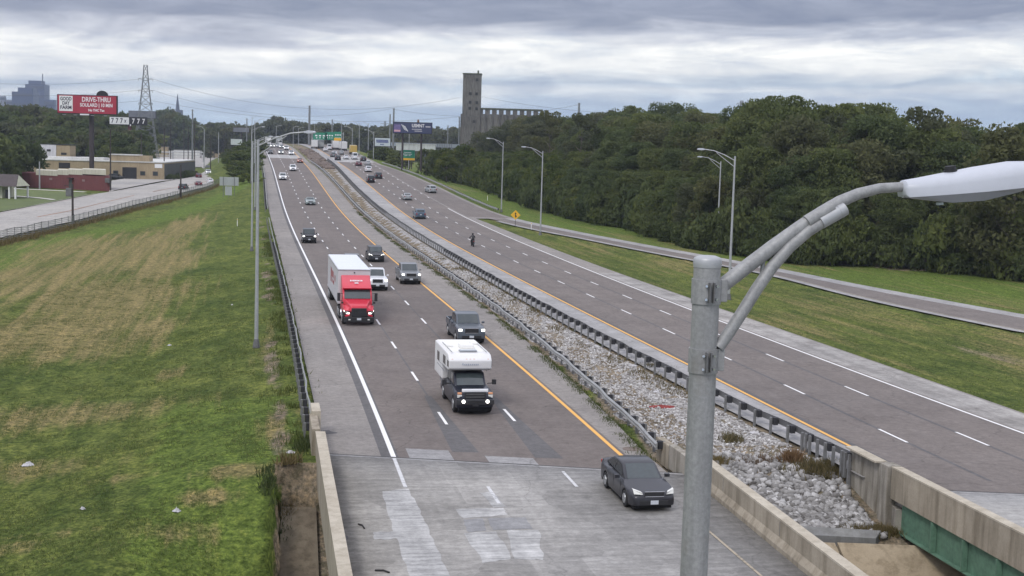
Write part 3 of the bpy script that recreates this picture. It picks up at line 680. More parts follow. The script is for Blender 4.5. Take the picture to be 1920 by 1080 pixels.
# extra close posts near the wing wall
e=empty('rail_posts',(G3(59),59,0),label='cluster of bare close set guardrail posts beside the wing wall',cat='posts')
for i in range(7):
    y=58.2+i*.75; mb=MB(); mb.box((G3(y)-.33-G3(59),y-59,.05),(.10,.16,1.35),R(11)); mb.build('post',M['post'],e)
# ---------------------------------------------------------------- vehicles (x forward, origin on the road under the middle)
SPEC=dict(
 sedan=dict(L=4.85,W=1.86,H=1.46,clr=.20,nose=.70,hood=.93,belt=.95,deck=1.04,wb=1.40,rf=2.25,rr=3.45,rb=4.35,r=.33,ax=(.93,3.78),tap=.16,lx=.74),
 compact=dict(L=4.3,W=1.78,H=1.46,clr=.19,nose=.72,hood=.95,belt=.95,deck=1.05,wb=1.15,rf=1.85,rr=3.4,rb=4.15,r=.32,ax=(.82,3.45),tap=.14,lx=.7),
 muscle=dict(L=4.9,W=1.95,H=1.42,clr=.18,nose=.80,hood=1.0,belt=1.0,deck=1.04,wb=1.85,rf=2.5,rr=3.4,rb=4.3,r=.36,ax=(.95,3.9),tap=.10,lx=.72),
 suv=dict(L=4.7,W=1.90,H=1.72,clr=.24,nose=.92,hood=1.10,belt=1.10,deck=1.12,wb=1.15,rf=1.75,rr=4.15,rb=4.60,r=.37,ax=(.90,3.68),tap=.10,lx=.82),
 jeep=dict(L=4.3,W=1.88,H=1.85,clr=.34,nose=1.10,hood=1.16,belt=1.16,deck=1.16,wb=1.45,rf=1.72,rr=4.05,rb=4.22,r=.41,ax=(.62,3.45),tap=.04,lx=.95),
 pickup=dict(L=5.8,W=2.02,H=1.92,clr=.34,nose=1.12,hood=1.24,belt=1.24,deck=.82,wb=1.55,rf=2.15,rr=3.85,rb=4.05,r=.41,ax=(.95,4.62),tap=.06,lx=.98,bed=1),
 van=dict(L=5.6,W=2.0,H=2.35,clr=.26,nose=.98,hood=1.15,belt=1.25,deck=1.25,wb=.95,rf=1.75,rr=5.35,rb=5.55,r=.36,ax=(.9,4.5),tap=.06,lx=.86),
)
def wheel(parent,x,y,r,w,side,rimm,detail):
    mb=MB(); n=20 if detail else 12
    mb.lathe((x,y,r),[(r*.60,-w/2),(r*.93,-w/2),(r,-w*.32),(r,w*.32),(r*.93,w/2),(r*.60,w/2)],n,'Y'); o=mb.build('wheel',M['rubber'],parent,smooth=True)
    mb=MB(); yo=y+side*(w/2+.004); mb.lathe((x,yo,r),[(r*.58,-.02),(r*.60,.0),(r*.52,.012),(r*.12,-.004),(.02,-.004)],n,'Y')
    if detail:
        for k in range(5):
            a=2*math.pi*k/5+.3; mb.box((x+math.cos(a)*r*.33,yo+side*.012,r+math.sin(a)*r*.33),(r*.5,.02,.05),mtx=Matrix.Rotation(-a,4,'Y'))
    mb.build('rim',rimm,o,smooth=True)
def place(px,py,L,facing,road=None,name='car',label='',cat='car',group=None,yawo=0,fn=None):
    P=road_at(px,py) if fn is None else hit(px,py,fn)
    s=road if road is not None else -.197
    t=Vector((s,1,0)).normalized(); c=Vector((P[0],P[1],0))+t*L/2
    f=-t if facing=='us' else t
    yaw=math.atan2(f.y,f.x)+R(yawo)
    if fn is None: z=float(zr(c.y)); g=(float(zr(c.y+3))-float(zr(c.y-3)))/6*(1 if f.y>0 else -1)
    else: z=fn(c.x,c.y)+.02; g=0
    return empty(name,(c.x,c.y,z+.014),(0,-math.atan(g),yaw),label,cat,group)
def carbody(e,s,pm,detail=True,name='body'):
    L,Wd,H=s['L'],s['W'],s['H']; xf=L/2; hw=Wd/2; r=s['r']; ra=r*1.17
    axs=[xf-a for a in s['ax']]
    xs_=set([xf,xf-.05,xf-.14,xf-.3,xf-.5,-xf,-xf+.05,-xf+.14,-xf+.3,xf-s['wb'],xf-s['rb']])
    for a in axs:
        for k in range(9): xs_.add(a+ra*math.cos(math.pi*k/8)*.999)
    for k in range(12): xs_.add(xf-L*k/12)
    st=sorted(xs_,reverse=True); o=[st[0]]
    for x in st[1:]:
        if o[-1]-x>.025: o.append(x)
    if o[-1]>-xf+.001: o.append(-xf)
    st=o
    def top(x):
        d=xf-x; P=[(0,s['nose']-.14),(.10,s['nose']-.03),(.3,s['nose']+.02),(s['wb'],s['hood']),(s['wb']+.3,s['belt']),(s['rb']-.1,s['belt']),(s['rb']+.05,s['deck']),(L-.12,s['deck']-.01),(L,s['deck']-.10)]
        return float(np.interp(d,[p[0] for p in P],[p[1] for p in P]))
    def wid(x):
        d=min(xf-x,.95); e_=min(x+xf,.7)
        return hw*(1-s['tap']*(1-d/.95)**2.2)*(1-.10*(1-e_/.7)**2.2)
    def lo(x):
        z=s['clr']
        for a in axs:
            if abs(x-a)<ra: z=max(z,r+math.sqrt(max(0,ra*ra-(x-a)**2))*.97)
        d=min(xf-x,x+xf); return max(z,s['clr']+.06*(1-min(d/.3,1)))
    V=[];rings=[]
    for x in st:
        w=wid(x); a=lo(x); t=top(x); 
        inset=1.0 if min(xf-x,x+xf)>.03 else .93
        pr=[(w*.93,a),(w*.985,a+.02),(w*1.0,a+(t-a)*.35),(w*.995,a+(t-a)*.62),(w*.965,a+(t-a)*.86),(w*.90,t-.012),(w*.62,t+.022),(w*.25,t+.035)]
        pr=[(y*inset,z) for y,z in pr]
        ring=[(x,y,z) for y,z in pr]+[(x,-y,z) for y,z in pr[::-1]]
        rings.append(ring); V+=ring
    k=len(rings[0]);n=len(rings);F=[]
    for i in range(n-1):
        for j in range(k-1): F.append((i*k+j,i*k+j+1,(i+1)*k+j+1,(i+1)*k+j))
    F.append(tuple(range(k))); F.append(tuple((n-1)*k+j for j in range(k))[::-1])
    mb=MB(); mb.add(V,F)
    # greenhouse
    xb0,xt0,xt1,xb1=xf-s['wb'],xf-s['rf'],xf-s['rr'],xf-s['rb']; zb=s['belt']-.02; H_=H
    wb_=hw*.90; wt=hw*(.72 if s['H']<1.6 else .80)
    zr0=s['hood']-.02; zr1=(s['belt'] if s.get('bed') else s['deck'])-.02
    C=[(xb0,wb_*.93,zr0),(xb1,wb_*.93,zr1),(xt1,wt,H_-.03),(xt0,wt,H_-.03)]
    xm=(xt0+xt1)/2
    m2=MB()
    V=[(xb0,-wb_*.93,zr0),(xb0,wb_*.93,zr0),(xb1,wb_*.93,zr1),(xb1,-wb_*.93,zr1),
       (xt0,-wt,H_-.05),(xt0,wt,H_-.05),(xt1,wt,H_-.05),(xt1,-wt,H_-.05),(xm,-wt*1.0,H_-.01),(xm,wt*1.0,H_-.01)]
    F=[(0,1,5,4),(1,2,6,9,5),(2,3,7,6),(3,0,4,8,7),(4,5,9,8),(8,9,6,7),(3,2,1,0)]
    m2.add(V,F)
    b1=mb.build(name,pm,e,smooth=True); b2=m2.build('cabin',pm,e,bev=.07 if s['tap']>.05 else .04,seg=3,smooth=True)
    # glazing, slightly proud of the greenhouse faces
    def pane(nm,q,inset,offs,m,curve=0.0,nn=5):
        q=[Vector(p) for p in q]; nrm=(q[1]-q[0]).cross(q[3]-q[0]).normalized()
        ctr=sum(q,Vector())/4
        if nrm.dot(ctr-Vector((0,0,H*.5)))<0: nrm=-nrm
        iu0,iu1,iv0,iv1=inset; V=[]
        for j in range(nn+1):
            for i in range(nn+1):
                u=iu0+(1-iu0-iu1)*i/nn; v=iv0+(1-iv0-iv1)*j/nn
                p=q[0].lerp(q[1],u).lerp(q[3].lerp(q[2],u),v)+nrm*(offs+curve*(1-(2*u-1)**2)); V.append(p)
        F=[(j*(nn+1)+i,j*(nn+1)+i+1,(j+1)*(nn+1)+i+1,(j+1)*(nn+1)+i) for j in range(nn) for i in range(nn)]
        x=MB(); x.add(V,F); o=x.build(nm,m,e,smooth=True)
        return o
    fr=[V_ for V_ in [(xb0,-wb_*.93,zr0),(xb0,wb_*.93,zr0),(xt0,wt,H_-.05),(xt0,-wt,H_-.05)]]
    pane('windshield',fr,(.07,.07,.06,.08),.012,M['glassl'],.03)
    bk=[(xb1,-wb_*.93,zr1),(xb1,wb_*.93,zr1),(xt1,wt,H_-.05),(xt1,-wt,H_-.05)]
    pane('rear_window',bk,(.10,.10,.14 if not s.get('bed') else .30,.12),.012,M['glass'],.02)
    for sd in (1,-1):
        q=[(xb0,sd*wb_*.93,zr0),(xb1,sd*wb_*.93,zr1),(xt1,sd*wt,H_-.05),(xt0,sd*wt,H_-.05)]
        if detail:
            pane('side_window',q,(.10,.50,.14,.14),.010,M['glass'],0,2); pane('side_window',q,(.53,.10,.14,.14),.010,M['glass'],0,2)
        else: pane('side_window',q,(.10,.08,.14,.14),.010,M['glass'],0,2)
    mb=MB(); mb.box((0,0,(s['clr']+.02+r*1.5)/2+.02),(L-.35,Wd*.80,r*1.6)); mb.build('underbody',M['under'],e)
    if s.get('bed'):
        mb=MB(); zt=s['belt']; zb2=s['deck']-.02; x0,x1=xf-s['rb']-.03,-xf+.02
        for sd in (1,-1): mb.box(((x0+x1)/2,sd*(hw*.93),(zt+zb2)/2),(x0-x1,.10,zt-zb2))
        mb.box((x1+.04,0,(zt+zb2)/2-.05),(.08,hw*1.80,zt-zb2+.1)); mb.build('cargo_bed',pm,e,bev=.02)
        mb=MB(); mb.box(((x0+x1)/2,0,zb2+.06),(x0-x1-.1,hw*1.7,.02)); mb.build('bed_liner',M['black'],e)
    return top,wid
def car(px,py,facing,kind,color,label,cat=None,metal=.25,group='vehicles in traffic',lights=True,detail=True,yawo=0,road=None,fn=None,hoodcol=None,bump_=None):
    s=SPEC[kind]; nm={'sedan':'sedan','compact':'compact_car','muscle':'coupe','suv':'suv','jeep':'offroader','pickup':'pickup_truck','van':'van'}[kind]
    pm=paint(color[0],color[1],metal)
    e=place(px,py,s['L'],facing,road,nm,label,cat or {'suv':'suv','pickup':'pickup','van':'van'}.get(kind,'car'),group,yawo,fn)
    top,wid=carbody(e,s,pm,detail); xf=s['L']/2; hw=s['W']/2; lz=s['lx']
    front=facing=='us' or detail
    # front end
    if front:
        boxy=s['tap']<=.06
        for sd in (1,-1):
            mb=MB(); w=wid(xf-.12)
            if boxy: mb.box((xf-.055,sd*(w-.17),lz),(.14,.24,.15))
            else:
                y1=w*.97; mb.add([(xf+.012,sd*(y1*.58),lz-.05),(xf+.010,sd*(y1*.62),lz+.03),(xf-.10,sd*(y1*.99),lz-.05),(xf-.20,sd*(y1*1.012),lz+.10),(xf-.34,sd*(y1*1.02),lz+.13),(xf-.12,sd*(y1*.68),lz+.06)],[(0,2,3,1),(1,3,4,5)])
            mb.build('headlight',M['head'] if lights else M['headoff'],e)
        mb=MB(); gw=wid(xf)*1.0; gh=.20 if not s.get('bed') and kind!='jeep' else .34
        mb.box((xf-.01,0,lz-.02-(gh-.2)/3),(.06,gw*1.0,gh)); mb.build('grille',M['black'],e,bev=.02)
        mb=MB(); mb.box((xf-.0,0,s['clr']+.16),(.07,gw*1.45,.20 if kind!='jeep' else .24)); mb.build('bumper_intake',bump_ or M['black'],e,bev=.03)
        if detail:
            mb=MB(); mb.box((xf+.02,0,lz+gh/2-.04),(.03,gw*1.02,.03)); mb.box((xf+.02,0,lz-gh/2-.03),(.03,gw*.95,.03)); mb.build('grille_trim',M['chrome'],e,bev=.008)
        mb=MB(); mb.box((xf+.045,0,s['clr']+.19),(.02,.31,.15)); mb.build('front_plate',M['plate'],e)
    if not (facing=='us') or detail:
        zt=s['deck']-.16 if not s.get('bed') and s['H']<1.6 else s['belt']-.2
        for sd in (1,-1):
            mb=MB(); mb.box((-xf+.03,sd*(wid(-xf+.1)-.16),zt),(.12,.26 if s['H']<1.6 else .14,.14 if s['H']<1.6 else .34)); mb.build('taillight',M['tail'],e,bev=.02)
        mb=MB(); mb.box((-xf-.005,0,zt-.12),(.04,.32,.15)); mb.build('rear_plate',M['plate'],e)
        mb=MB(); mb.box((-xf+.01,0,s['clr']+.10),(.08,s['W']*.72,.20)); mb.build('rear_bumper',bump_ or M['black'],e,bev=.03)
    for sd in (1,-1):
        mb=MB(); mb.box((xf-s['wb']-.32,sd*(hw+.09),s['belt']+.06),(.12,.20,.14)); mb.build('mirror',pm if kind not in('jeep',) else M['black'],e,bev=.03)
    if detail:
        mb=MB()
        for sd in (1,-1):
            for xd in (xf-s['wb']-.15,xf-s['wb']-1.15): 
                mb.box((xd,sd*(hw*.996),(s['clr']+s['belt'])/2+.08),(.012,.012,s['belt']-s['clr']-.22))
        mb.build('door_seam',M['black'],e)
    for a in s['ax']:
        for sd in (1,-1): wheel(e,xf-a,sd*(hw-.12),s['r'],.23,sd,M['rimd'] if color[0] in('black','gunmetal') and kind!='sedan' else M['rim'],detail)
    return e
C=dict(charcoal=('charcoal',(.030,.030,.036)),gunmetal=('gunmetal',(.06,.065,.072)),black=('black',(.014,.015,.018)),white=('white',(.74,.75,.77)),silver=('silver',(.36,.38,.39)),
 sage=('sage',(.24,.29,.285)),grey=('grey',(.13,.135,.14)),blue=('steelblue',(.075,.115,.16)),maroon=('maroon',(.12,.022,.03)),orange=('burnt_orange',(.40,.12,.06)),navy=('navy',(.018,.024,.05)),red=('red',(.50,.03,.05)),greysl=('slate',(.085,.10,.12)))
car(1226,961,'us','sedan',C['charcoal'],'charcoal grey sedan on the near bridge deck, nearest car of all',lights=False,metal=.35)
car(884,646,'us','pickup',C['greysl'],'slate grey pickup partly hidden behind the white camper')
car(771,534,'us','pickup',('sky_sheen_grey',(.19,.20,.215)),'dark pickup painted paler for the sky reflected on its bonnet, by the yellow line, right of the white pickup',bump_=None)  # paint lightened to stand in for sky reflected on bonnet and roof
car(708,546,'us','pickup',C['white'],'white pickup half hidden behind the red cab of the box truck')
car(663,510,'us','suv',C['grey'],'grey car showing only its roof behind the white truck box')
car(706,492,'us','suv',C['black'],'black suv ahead of the yellow line, behind the white pickup')
car(580,456.5,'us','jeep',C['charcoal'],'boxy dark off-roader with bright headlamps in the left lane')
car(582.5,385,'us','muscle',C['sage'],'pale green grey coupe alone in the middle lane',lights=False)
car(530.5,338,'us','suv',C['white'],'white suv in the left lane, nearer of the two white suvs far up the road')
car(549.5,321,'us','suv',C['white'],'white suv in the middle lane just behind the other white suv')
car(563,305.5,'us','sedan',C['orange'],'rusty orange car close to the yellow line far up the road',lights=False,detail=False)
car(507,289,'us','sedan',C['black'],'black car crossing the pale far overpass in the left lane',detail=False,lights=False)
car(527,289,'us','sedan',C['silver'],'silver car crossing the pale far overpass in the middle lane',detail=False)
car(546.5,291,'us','suv',C['white'],'white suv crossing the pale far overpass in the right lane',detail=False)
car(537,281.5,'us','suv',C['white'],'white suv beyond the far overpass, ahead of the distant box trucks',detail=False)
for px,py,k,c,l in ((503,277.5,'suv','grey','grey suv with lit lamps at the far crest, leftmost of the row'),(511,276.5,'sedan','white','white car with lit lamps at the far crest, second of the row'),(521,276.5,'suv','white','white suv with lit lamps at the far crest, third of the row'),(528,278,'sedan','silver','silver car at the far crest, right end of the row')):
    car(px,py,'us',k,C[c],l,detail=False)
# right carriageway, seen from behind
car(789,411,'away','suv',C['blue'],'steel blue suv driving away by the median, nearest car of the right road')
car(765,376,'away','sedan',C['silver'],'silver sedan driving away in the middle lane beyond the blue suv')
car(811,362.5,'away','suv',C['silver'],'silver suv in the merge lane at the right edge',yawo=4,road=-.25)
car(696,343,'away','jeep',C['black'],'square black off-roader driving away near the yellow line')
car(710.5,335.5,'away','suv',C['black'],'black suv driving away just right of the square off-roader')
car(691.5,323,'away','suv',C['white'],'bright white suv driving away between the black and the maroon cars')
car(691,311,'away','sedan',C['silver'],'silver car driving away right behind the bright white suv',detail=False)
car(673,311.5,'away','sedan',C['maroon'],'maroon car driving away in the lane by the yellow line')
car(682,303,'away','suv',C['black'],'black suv driving away beside the tall pale van',detail=False)
car(666,299.5,'away','van',C['white'],'tall pale van driving away with dark rear windows',detail=False)
car(649.5,299,'away','sedan',C['white'],'white sedan at the edge of the right far overpass',detail=False)
car(634,301,'away','suv',C['black'],'black suv near the median wall on the right far overpass',detail=False)
car(625,295,'away','suv',C['grey'],'dark grey suv farther along the median wall of the right road',detail=False)
car(628,291,'away','sedan',C['white'],'white car squeezed between grey cars at the right far overpass',detail=False)
car(611,284,'away','sedan',C['white'],'low white car near the end of the right road beside lorries',detail=False)
car(641,290,'away','sedan',C['silver'],'silver car in the far queue left of the tall pale van',detail=False)
car(618,281,'away','van',C['white'],'white van in the far queue under the green gantry',detail=False)
for px,py,k,c,l in ((700,296.5,'suv','grey','grey suv in the merge lane beyond the tall van'),):
    pass
# cars on the city street at the left
GS=lambda x,y: float(baseL(y))+.10
SR=-.30
car(345,358,'away','suv',C['black'],'black suv on the city street by the wooden pole, nearest street car',fn=GS,road=SR,yawo=-14)
car(373,350,'away','sedan',C['maroon'],'dark red car on the city street beside the black suv',fn=GS,road=SR,lights=False)
car(395,345,'away','sedan',C['white'],'white car on the city street behind the blank sign',fn=GS,road=SR,detail=False)
car(373,335,'away','suv',C['maroon'],'maroon suv farther up the city street beyond the dark red car',fn=GS,road=SR,detail=False)
car(391,327,'us','suv',C['white'],'white suv coming down the city street',fn=GS,road=SR,detail=False)
car(390,318,'us','suv',C['black'],'black suv coming down the city street behind the white suv',fn=GS,road=SR,detail=False,lights=False)
car(217,337,'us','suv',C['black'],'dark off-roader parked in the yard beside the brick red building',fn=GS,yawo=70,lights=False)
car(154,327,'us','sedan',C['white'],'white car parked in front of the tan warehouse',fn=GS,yawo=75,lights=False,detail=False)

# ---- red box truck
def box_truck():
    Lt=19.2; e=place(673,611,Lt,'us',None,'semi_truck','red conventional truck pulling a plain white box trailer','truck','vehicles in traffic',yawo=0)
    xf=Lt/2; red=paint('truck_red',(.62,.022,.05),.05)
    wh=mat('trailer_white_side',(.62,.61,.63),.6,0,.06,1.5); rf=mat('trailer_roof',(.72,.75,.80),.5,0,.06,.6)
    tx0,tx1=xf-5.2,-xf; tc_=(tx0+tx1)/2
    mb=MB(); mb.box((tc_,0,2.38),(tx0-tx1,2.52,2.70)); mb.build('trailer_box',wh,e,bev=.03)
    mb=MB(); mb.box((tc_,0,3.745),(tx0-tx1-.08,2.44,.03)); mb.build('trailer_roof',rf,e)
    mb=MB()
    for sd in (1,-1):
        mb.box((tc_,sd*1.275,3.68),(tx0-tx1,.03,.10)); mb.box((tc_,sd*1.275,1.08),(tx0-tx1,.03,.12))
    mb.box((tx0+.01,0,3.70),(.04,2.50,.08)); mb.build('edge_rail',M['steel'],e)
    for k in range(13):
        for sd in (1,-1): mb=MB(); mb.box((tx1+.8+k*1.05,sd*1.268,2.38),(.03,.012,2.5)); mb.build('side_rib',M['lampunder'],e)
    # red lettering panel marks on the side
    mb=MB(); rr=mat('trailer_faded_red_mark',(.36,.13,.14),.6)
    for k,(x,w,h,z) in enumerate(((-3.0,3.4,.55,2.7),(-1.6,2.4,.30,2.15),(-4.6,1.0,1.2,2.5),(.6,.9,.5,2.65))): mb.box((x,-1.277,z),(w,.012,h))
    mb.build('side_marking',rr,e)
    mb=MB(); mb.box((tc_,0,.95),(tx0-tx1,.9,.16)); mb.build('chassis',M['black'],e)
    for x in (tx1+1.2,tx1+2.5,xf-4.4,xf-5.6):
        for sd in (1,-1): wheel(e,x,sd*1.05,.50,.42,sd,M['rim'],True)
    for sd in (1,-1): wheel(e,xf-1.15,sd*1.06,.50,.30,sd,M['rim'],True)
    # cab: sleeper-less conventional with roof fairing
    mb=MB(); hw=1.12; X=lambda d:xf-d
    V=[];  # fairing + cab side profile
    cab=[(X(4.5),.75),(X(4.5),3.35),(X(4.0),3.42),(X(2.55),2.62),(X(2.35),2.55),(X(1.75),1.78),(X(1.75),.75)]
    mb.prism(cab,-hw,hw); mb.build('cab',red,e,bev=.09,seg=3,smooth=True)
    mb=MB(); mb.add([(X(1.9),-1.0,1.55),(X(.25),-.62,1.20),(X(.25),.62,1.20),(X(1.9),1.0,1.55),(X(1.9),-1.05,.9),(X(.10),-.66,.75),(X(.10),.66,.75),(X(1.9),1.05,.9)],[(0,1,2,3),(4,7,6,5),(0,4,5,1),(1,5,6,2),(2,6,7,3),(3,7,4,0)])
    # raise: hood wedge with crowned centre
    mb.v=[(x,y,z+.28) for x,y,z in mb.v]; mb.build('hood',red,e,bev=.10,seg=3,smooth=True)
    for sd in (1,-1):
        mb=MB(); mb.add([(X(2.05),sd*1.18,1.05),(X(1.75),sd*1.18,1.32),(X(1.05),sd*1.18,1.38),(X(.35),sd*1.10,1.12),(X(.22),sd*1.02,.62),(X(2.05),sd*.72,1.15),(X(1.75),sd*.72,1.45),(X(1.05),sd*.72,1.50),(X(.30),sd*.68,1.30),(X(.12),sd*.68,.72)],[(0,1,2,3,4),(5,9,8,7,6),(0,5,6,1),(1,6,7,2),(2,7,8,3),(3,8,9,4),(4,9,5,0)])
        mb.build('fender',red,e,bev=.06,seg=2,smooth=True)
        mb=MB(); mb.add([(X(.20),sd*.72,.86),(X(.16),sd*.72,.97),(X(.24),sd*.98,.88),(X(.36),sd*1.11,1.02),(X(.42),sd*1.135,1.14),(X(.22),sd*1.0,1.0)],[(0,2,3,1),(1,3,4,5)]);mb.v=[(x+.03,y,z) for x,y,z in mb.v]; mb.build('headlight',M['head'],e)
        mb=MB(); mb.box((X(.30),sd*.88,.93),(.16,.42,.30)); mb.build('lamp_housing',M['black'],e,bev=.05)
        mb=MB(); mb.box((X(1.9),sd*1.42,1.95),(.14,.22,.62)); mb.tube([(X(1.9),sd*1.1,2.2),(X(1.9),sd*1.42,2.25)],.02,6); mb.tube([(X(1.9),sd*1.1,1.66),(X(1.9),sd*1.42,1.66)],.02,6); mb.build('mirror',M['black'],e,bev=.02)
        mb=MB(); mb.box((X(1.0),sd*1.2,1.62),(.10,.16,.14)); mb.tube([(X(1.1),sd*.95,1.40),(X(1.0),sd*1.2,1.60)],.015,6); mb.build('hood_mirror',M['black'],e)
        mb=MB(); mb.add([(X(2.0),sd*(hw+.012),1.80),(X(2.38),sd*(hw+.012),2.42),(X(3.1),sd*(hw+.012),2.42),(X(3.1),sd*(hw+.012),1.75)],[(0,1,2,3)]); mb.build('side_window',M['glass'],e)
        mb=MB(); mb.lathe((X(3.4),sd*.95,.55),[(.28,-.25),(.30,-.2),(.30,.2),(.28,.25)],14,'Y'); mb.build('fuel_tank',M['chrome'],e,smooth=True)
        mb=MB(); mb.box((X(2.3),sd*1.02,.50),(.7,.26,.10)); mb.box((X(2.3),sd*1.02,.80),(.6,.24,.06)); mb.build('step',M['steel'],e)
    mb=MB(); mb.add([(X(1.77),-1.0,1.83),(X(1.77),1.0,1.83),(X(2.29),.98,2.45),(X(2.29),-.98,2.45)],[(0,1,2,3)]); mb.v=[(x+.035,y,z+.02) for x,y,z in mb.v]; mb.build('windshield',M['glassl'],e)
    mb=MB(); mb.box((X(2.22),0,2.60),(.36,2.20,.07)); mb.build('sun_visor',red,e,bev=.02)
    mb=MB(); mb.box((X(.12),0,.98),(.10,1.15,.66)); mb.build('grille',M['black'],e,bev=.06)
    mb=MB()
    for z in (.78,.88,.98,1.08,1.18): mb.box((X(.065),0,z),(.02,1.0,.025))
    mb.build('grille_bar',M['rimd'],e)
    mb=MB(); mb.box((X(.12),0,.44),(.30,2.26,.40)); mb.build('bumper',M['black'],e,bev=.07,seg=3)
    mb=MB(); mb.box((X(-.04),0,.50),(.02,.32,.16)); mb.build('front_plate',M['plate'],e)
    for sd in (1,-1):
        mb=MB(); mb.box((X(-.03),sd*.72,.46),(.03,.16,.09)); mb.build('fog_lamp',M['headoff'],e)
    # white lettering on the fairing, too small in the photo to read
    wm=mat('white_lettering',(.7,.66,.68),.6)
    mb=MB(); sl=math.atan2(.80,1.45); mt=Matrix.Rotation(sl,4,'Y')
    for k,w in enumerate((.10,.06,.10,.10,.08,.10,.06,.10)): mb.box((X(3.30)+.02,-.42+k*.12,3.06),(.16 if k%2 else .20,w,.01),mtx=mt)
    mb.box((X(3.02)+.02,0,2.91),(.14,.30,.01),mtx=mt); mb.build('fairing_lettering',wm,e)
    mb=MB(); mb.box((tx0+.02,0,3.5),(.04,.10,.10)); mb.build('marker_lamp',M['black'],e)
box_truck()
# ---- camper on a dark blue pickup
def camper():
    s=dict(SPEC['pickup']); s.update(L=6.1,H=1.90,W=2.0,rb=4.3,rr=4.1)
    e=place(890,779,s['L'],'us',None,'camper_truck','white truck camper with roof vents carried on a dark blue pickup','camper','vehicles in traffic')
    pm=paint('navy_truck',(.008,.010,.022),.2); top,wid=carbody(e,s,pm,True); xf=s['L']/2; hw=1.0
    wh=mat('camper_white',(.74,.73,.73),.5,0,.04,1.0); rfm=mat('camper_roof',(.80,.79,.76),.6,0,.05,.8)
    # camper shell: nose over the cab, body over the bed
    y=1.14
    mb=MB(); prof=[(xf-2.05,1.98),(xf-1.75,2.10),(xf-1.72,2.55),(xf-2.05,2.80),(xf-2.5,2.86),(-xf-1.0,2.86),(-xf-1.05,1.15),(xf-4.25,1.15),(xf-4.25,1.98)]
    mb.prism(prof,-y,y); mb.build('camper_shell',wh,e,bev=.08,seg=3,smooth=True)
    mb=MB(); mb.box(((xf-2.6-xf-.9)/2,0,2.87),(xf-2.6+xf+.9,2.08,.04)); mb.build('camper_roof',rfm,e,bev=.015)
    for (x,yy,w,l,h,m_,nm) in ((-.9,-.1,.75,.85,.20,rfm,'air_conditioner'),(.35,.0,.95,.42,.07,M['lampunder'],'skylight'),(-1.3,.75,.36,.4,.12,rfm,'roof_vent'),(-2.3,-.75,.40,.55,.10,rfm,'roof_vent')):
        mb=MB(); mb.box((x,-yy,2.89+h/2),(l,w,h)); mb.build(nm,m_,e,bev=.04)
    mb=MB(); mb.box((.35,0,2.965),(.28,.8,.02)); mb.build('skylight_dome',M['lens'],e)
    for yy in (-.95,-.2,0,.2,.95):
        mb=MB(); mb.box((xf-1.83,yy,2.60),(.08,.09,.05)); mb.build('marker_lamp',M['amber'],e)
    t=None
    mb=MB(); gm=mat('camper_lettering',(.45,.48,.55),.6)
    for k in range(9): mb.box((xf-1.712,-.40+k*.10,2.34+(.02 if k==0 else 0)),(.01,.06,.10 if k in(0,3) else .07))
    mb.build('nose_lettering',gm,e)
    for sd in (1,-1):
        for (x,w,h,z) in ((-.35,.85,.45,2.35),(-2.6,.8,.5,2.2),(1.0,.5,.34,2.35)):
            mb=MB(); mb.box((x,sd*(y+.004),z),(w,.02,h)); mb.build('camper_window',M['glass'],e,bev=.005)
        mb=MB(); mb.box((-1.6,sd*(y+.003),1.75),(2.8,.012,.05)); mb.box((-1.4,sd*(y+.003),1.95),(3.2,.012,.03)); mb.build('camper_stripe',M['lampunder'],e)
        mb=MB(); mb.box((-.9,sd*.92,2.93),(3.6,.03,.03)); mb.build('roof_rail',M['steel'],e)
        mb=MB(); mb.box((xf-1.95,sd*1.32,1.38),(.12,.22,.26)); mb.tube([(xf-1.95,sd*.95,1.30),(xf-1.95,sd*1.3,1.33)],.025,6); mb.build('mirror',M['black'],e,bev=.03)
        mb=MB(); mb.box((xf-.05,sd*.80,.98),(.10,.24,.15)); mb.build('headlight',M['headoff'],e,bev=.02)
        mb=MB(); mb.box((xf-.05,sd*.80,1.13),(.10,.22,.10)); mb.build('turn_lamp',M['amber'],e,bev=.02)
        mb=MB(); mb.lathe((xf+.10,sd*.62,.70),[(.02,-.03),(.075,-.03),(.08,.02)],12,'Y'); 
        mb=MB(); mb.tube([(xf+.10,sd*.62,.74),(xf+.20,sd*.62,.74)],.09,12); mb.build('fog_lamp',M['head'],e,smooth=True)
        for a in s['ax']: wheel(e,xf-a,sd*.86,.43,.28,sd,M['rim'],True)
    mb=MB(); mb.box((xf-.10,0,1.27),(.10,1.35,.15)); mb.build('bug_deflector',mat('pale_deflector',(.88,.89,.91),.25,0,.03,2),e,bev=.03)
    mb=MB(); mb.box((xf-.0,0,1.02),(.08,1.10,.34)); mb.build('grille',M['black'],e,bev=.03)
    mb=MB(); mb.box((xf+.045,0,1.10),(.02,.95,.03)); mb.box((xf+.045,0,.95),(.02,.95,.03)); mb.build('grille_bar',M['steeld'],e)
    mb=MB(); mb.box((xf+.05,0,.70),(.22,1.96,.28)); mb.build('bumper',M['rimd'],e,bev=.05,seg=3)
    mb=MB(); mb.box((xf+.17,0,.72),(.02,.8,.12)); mb.build('bumper_intake',M['black'],e)
    mb=MB(); mb.box((xf+.18,0,.56),(.02,.31,.14)); mb.build('front_plate',M['black'],e)
camper()
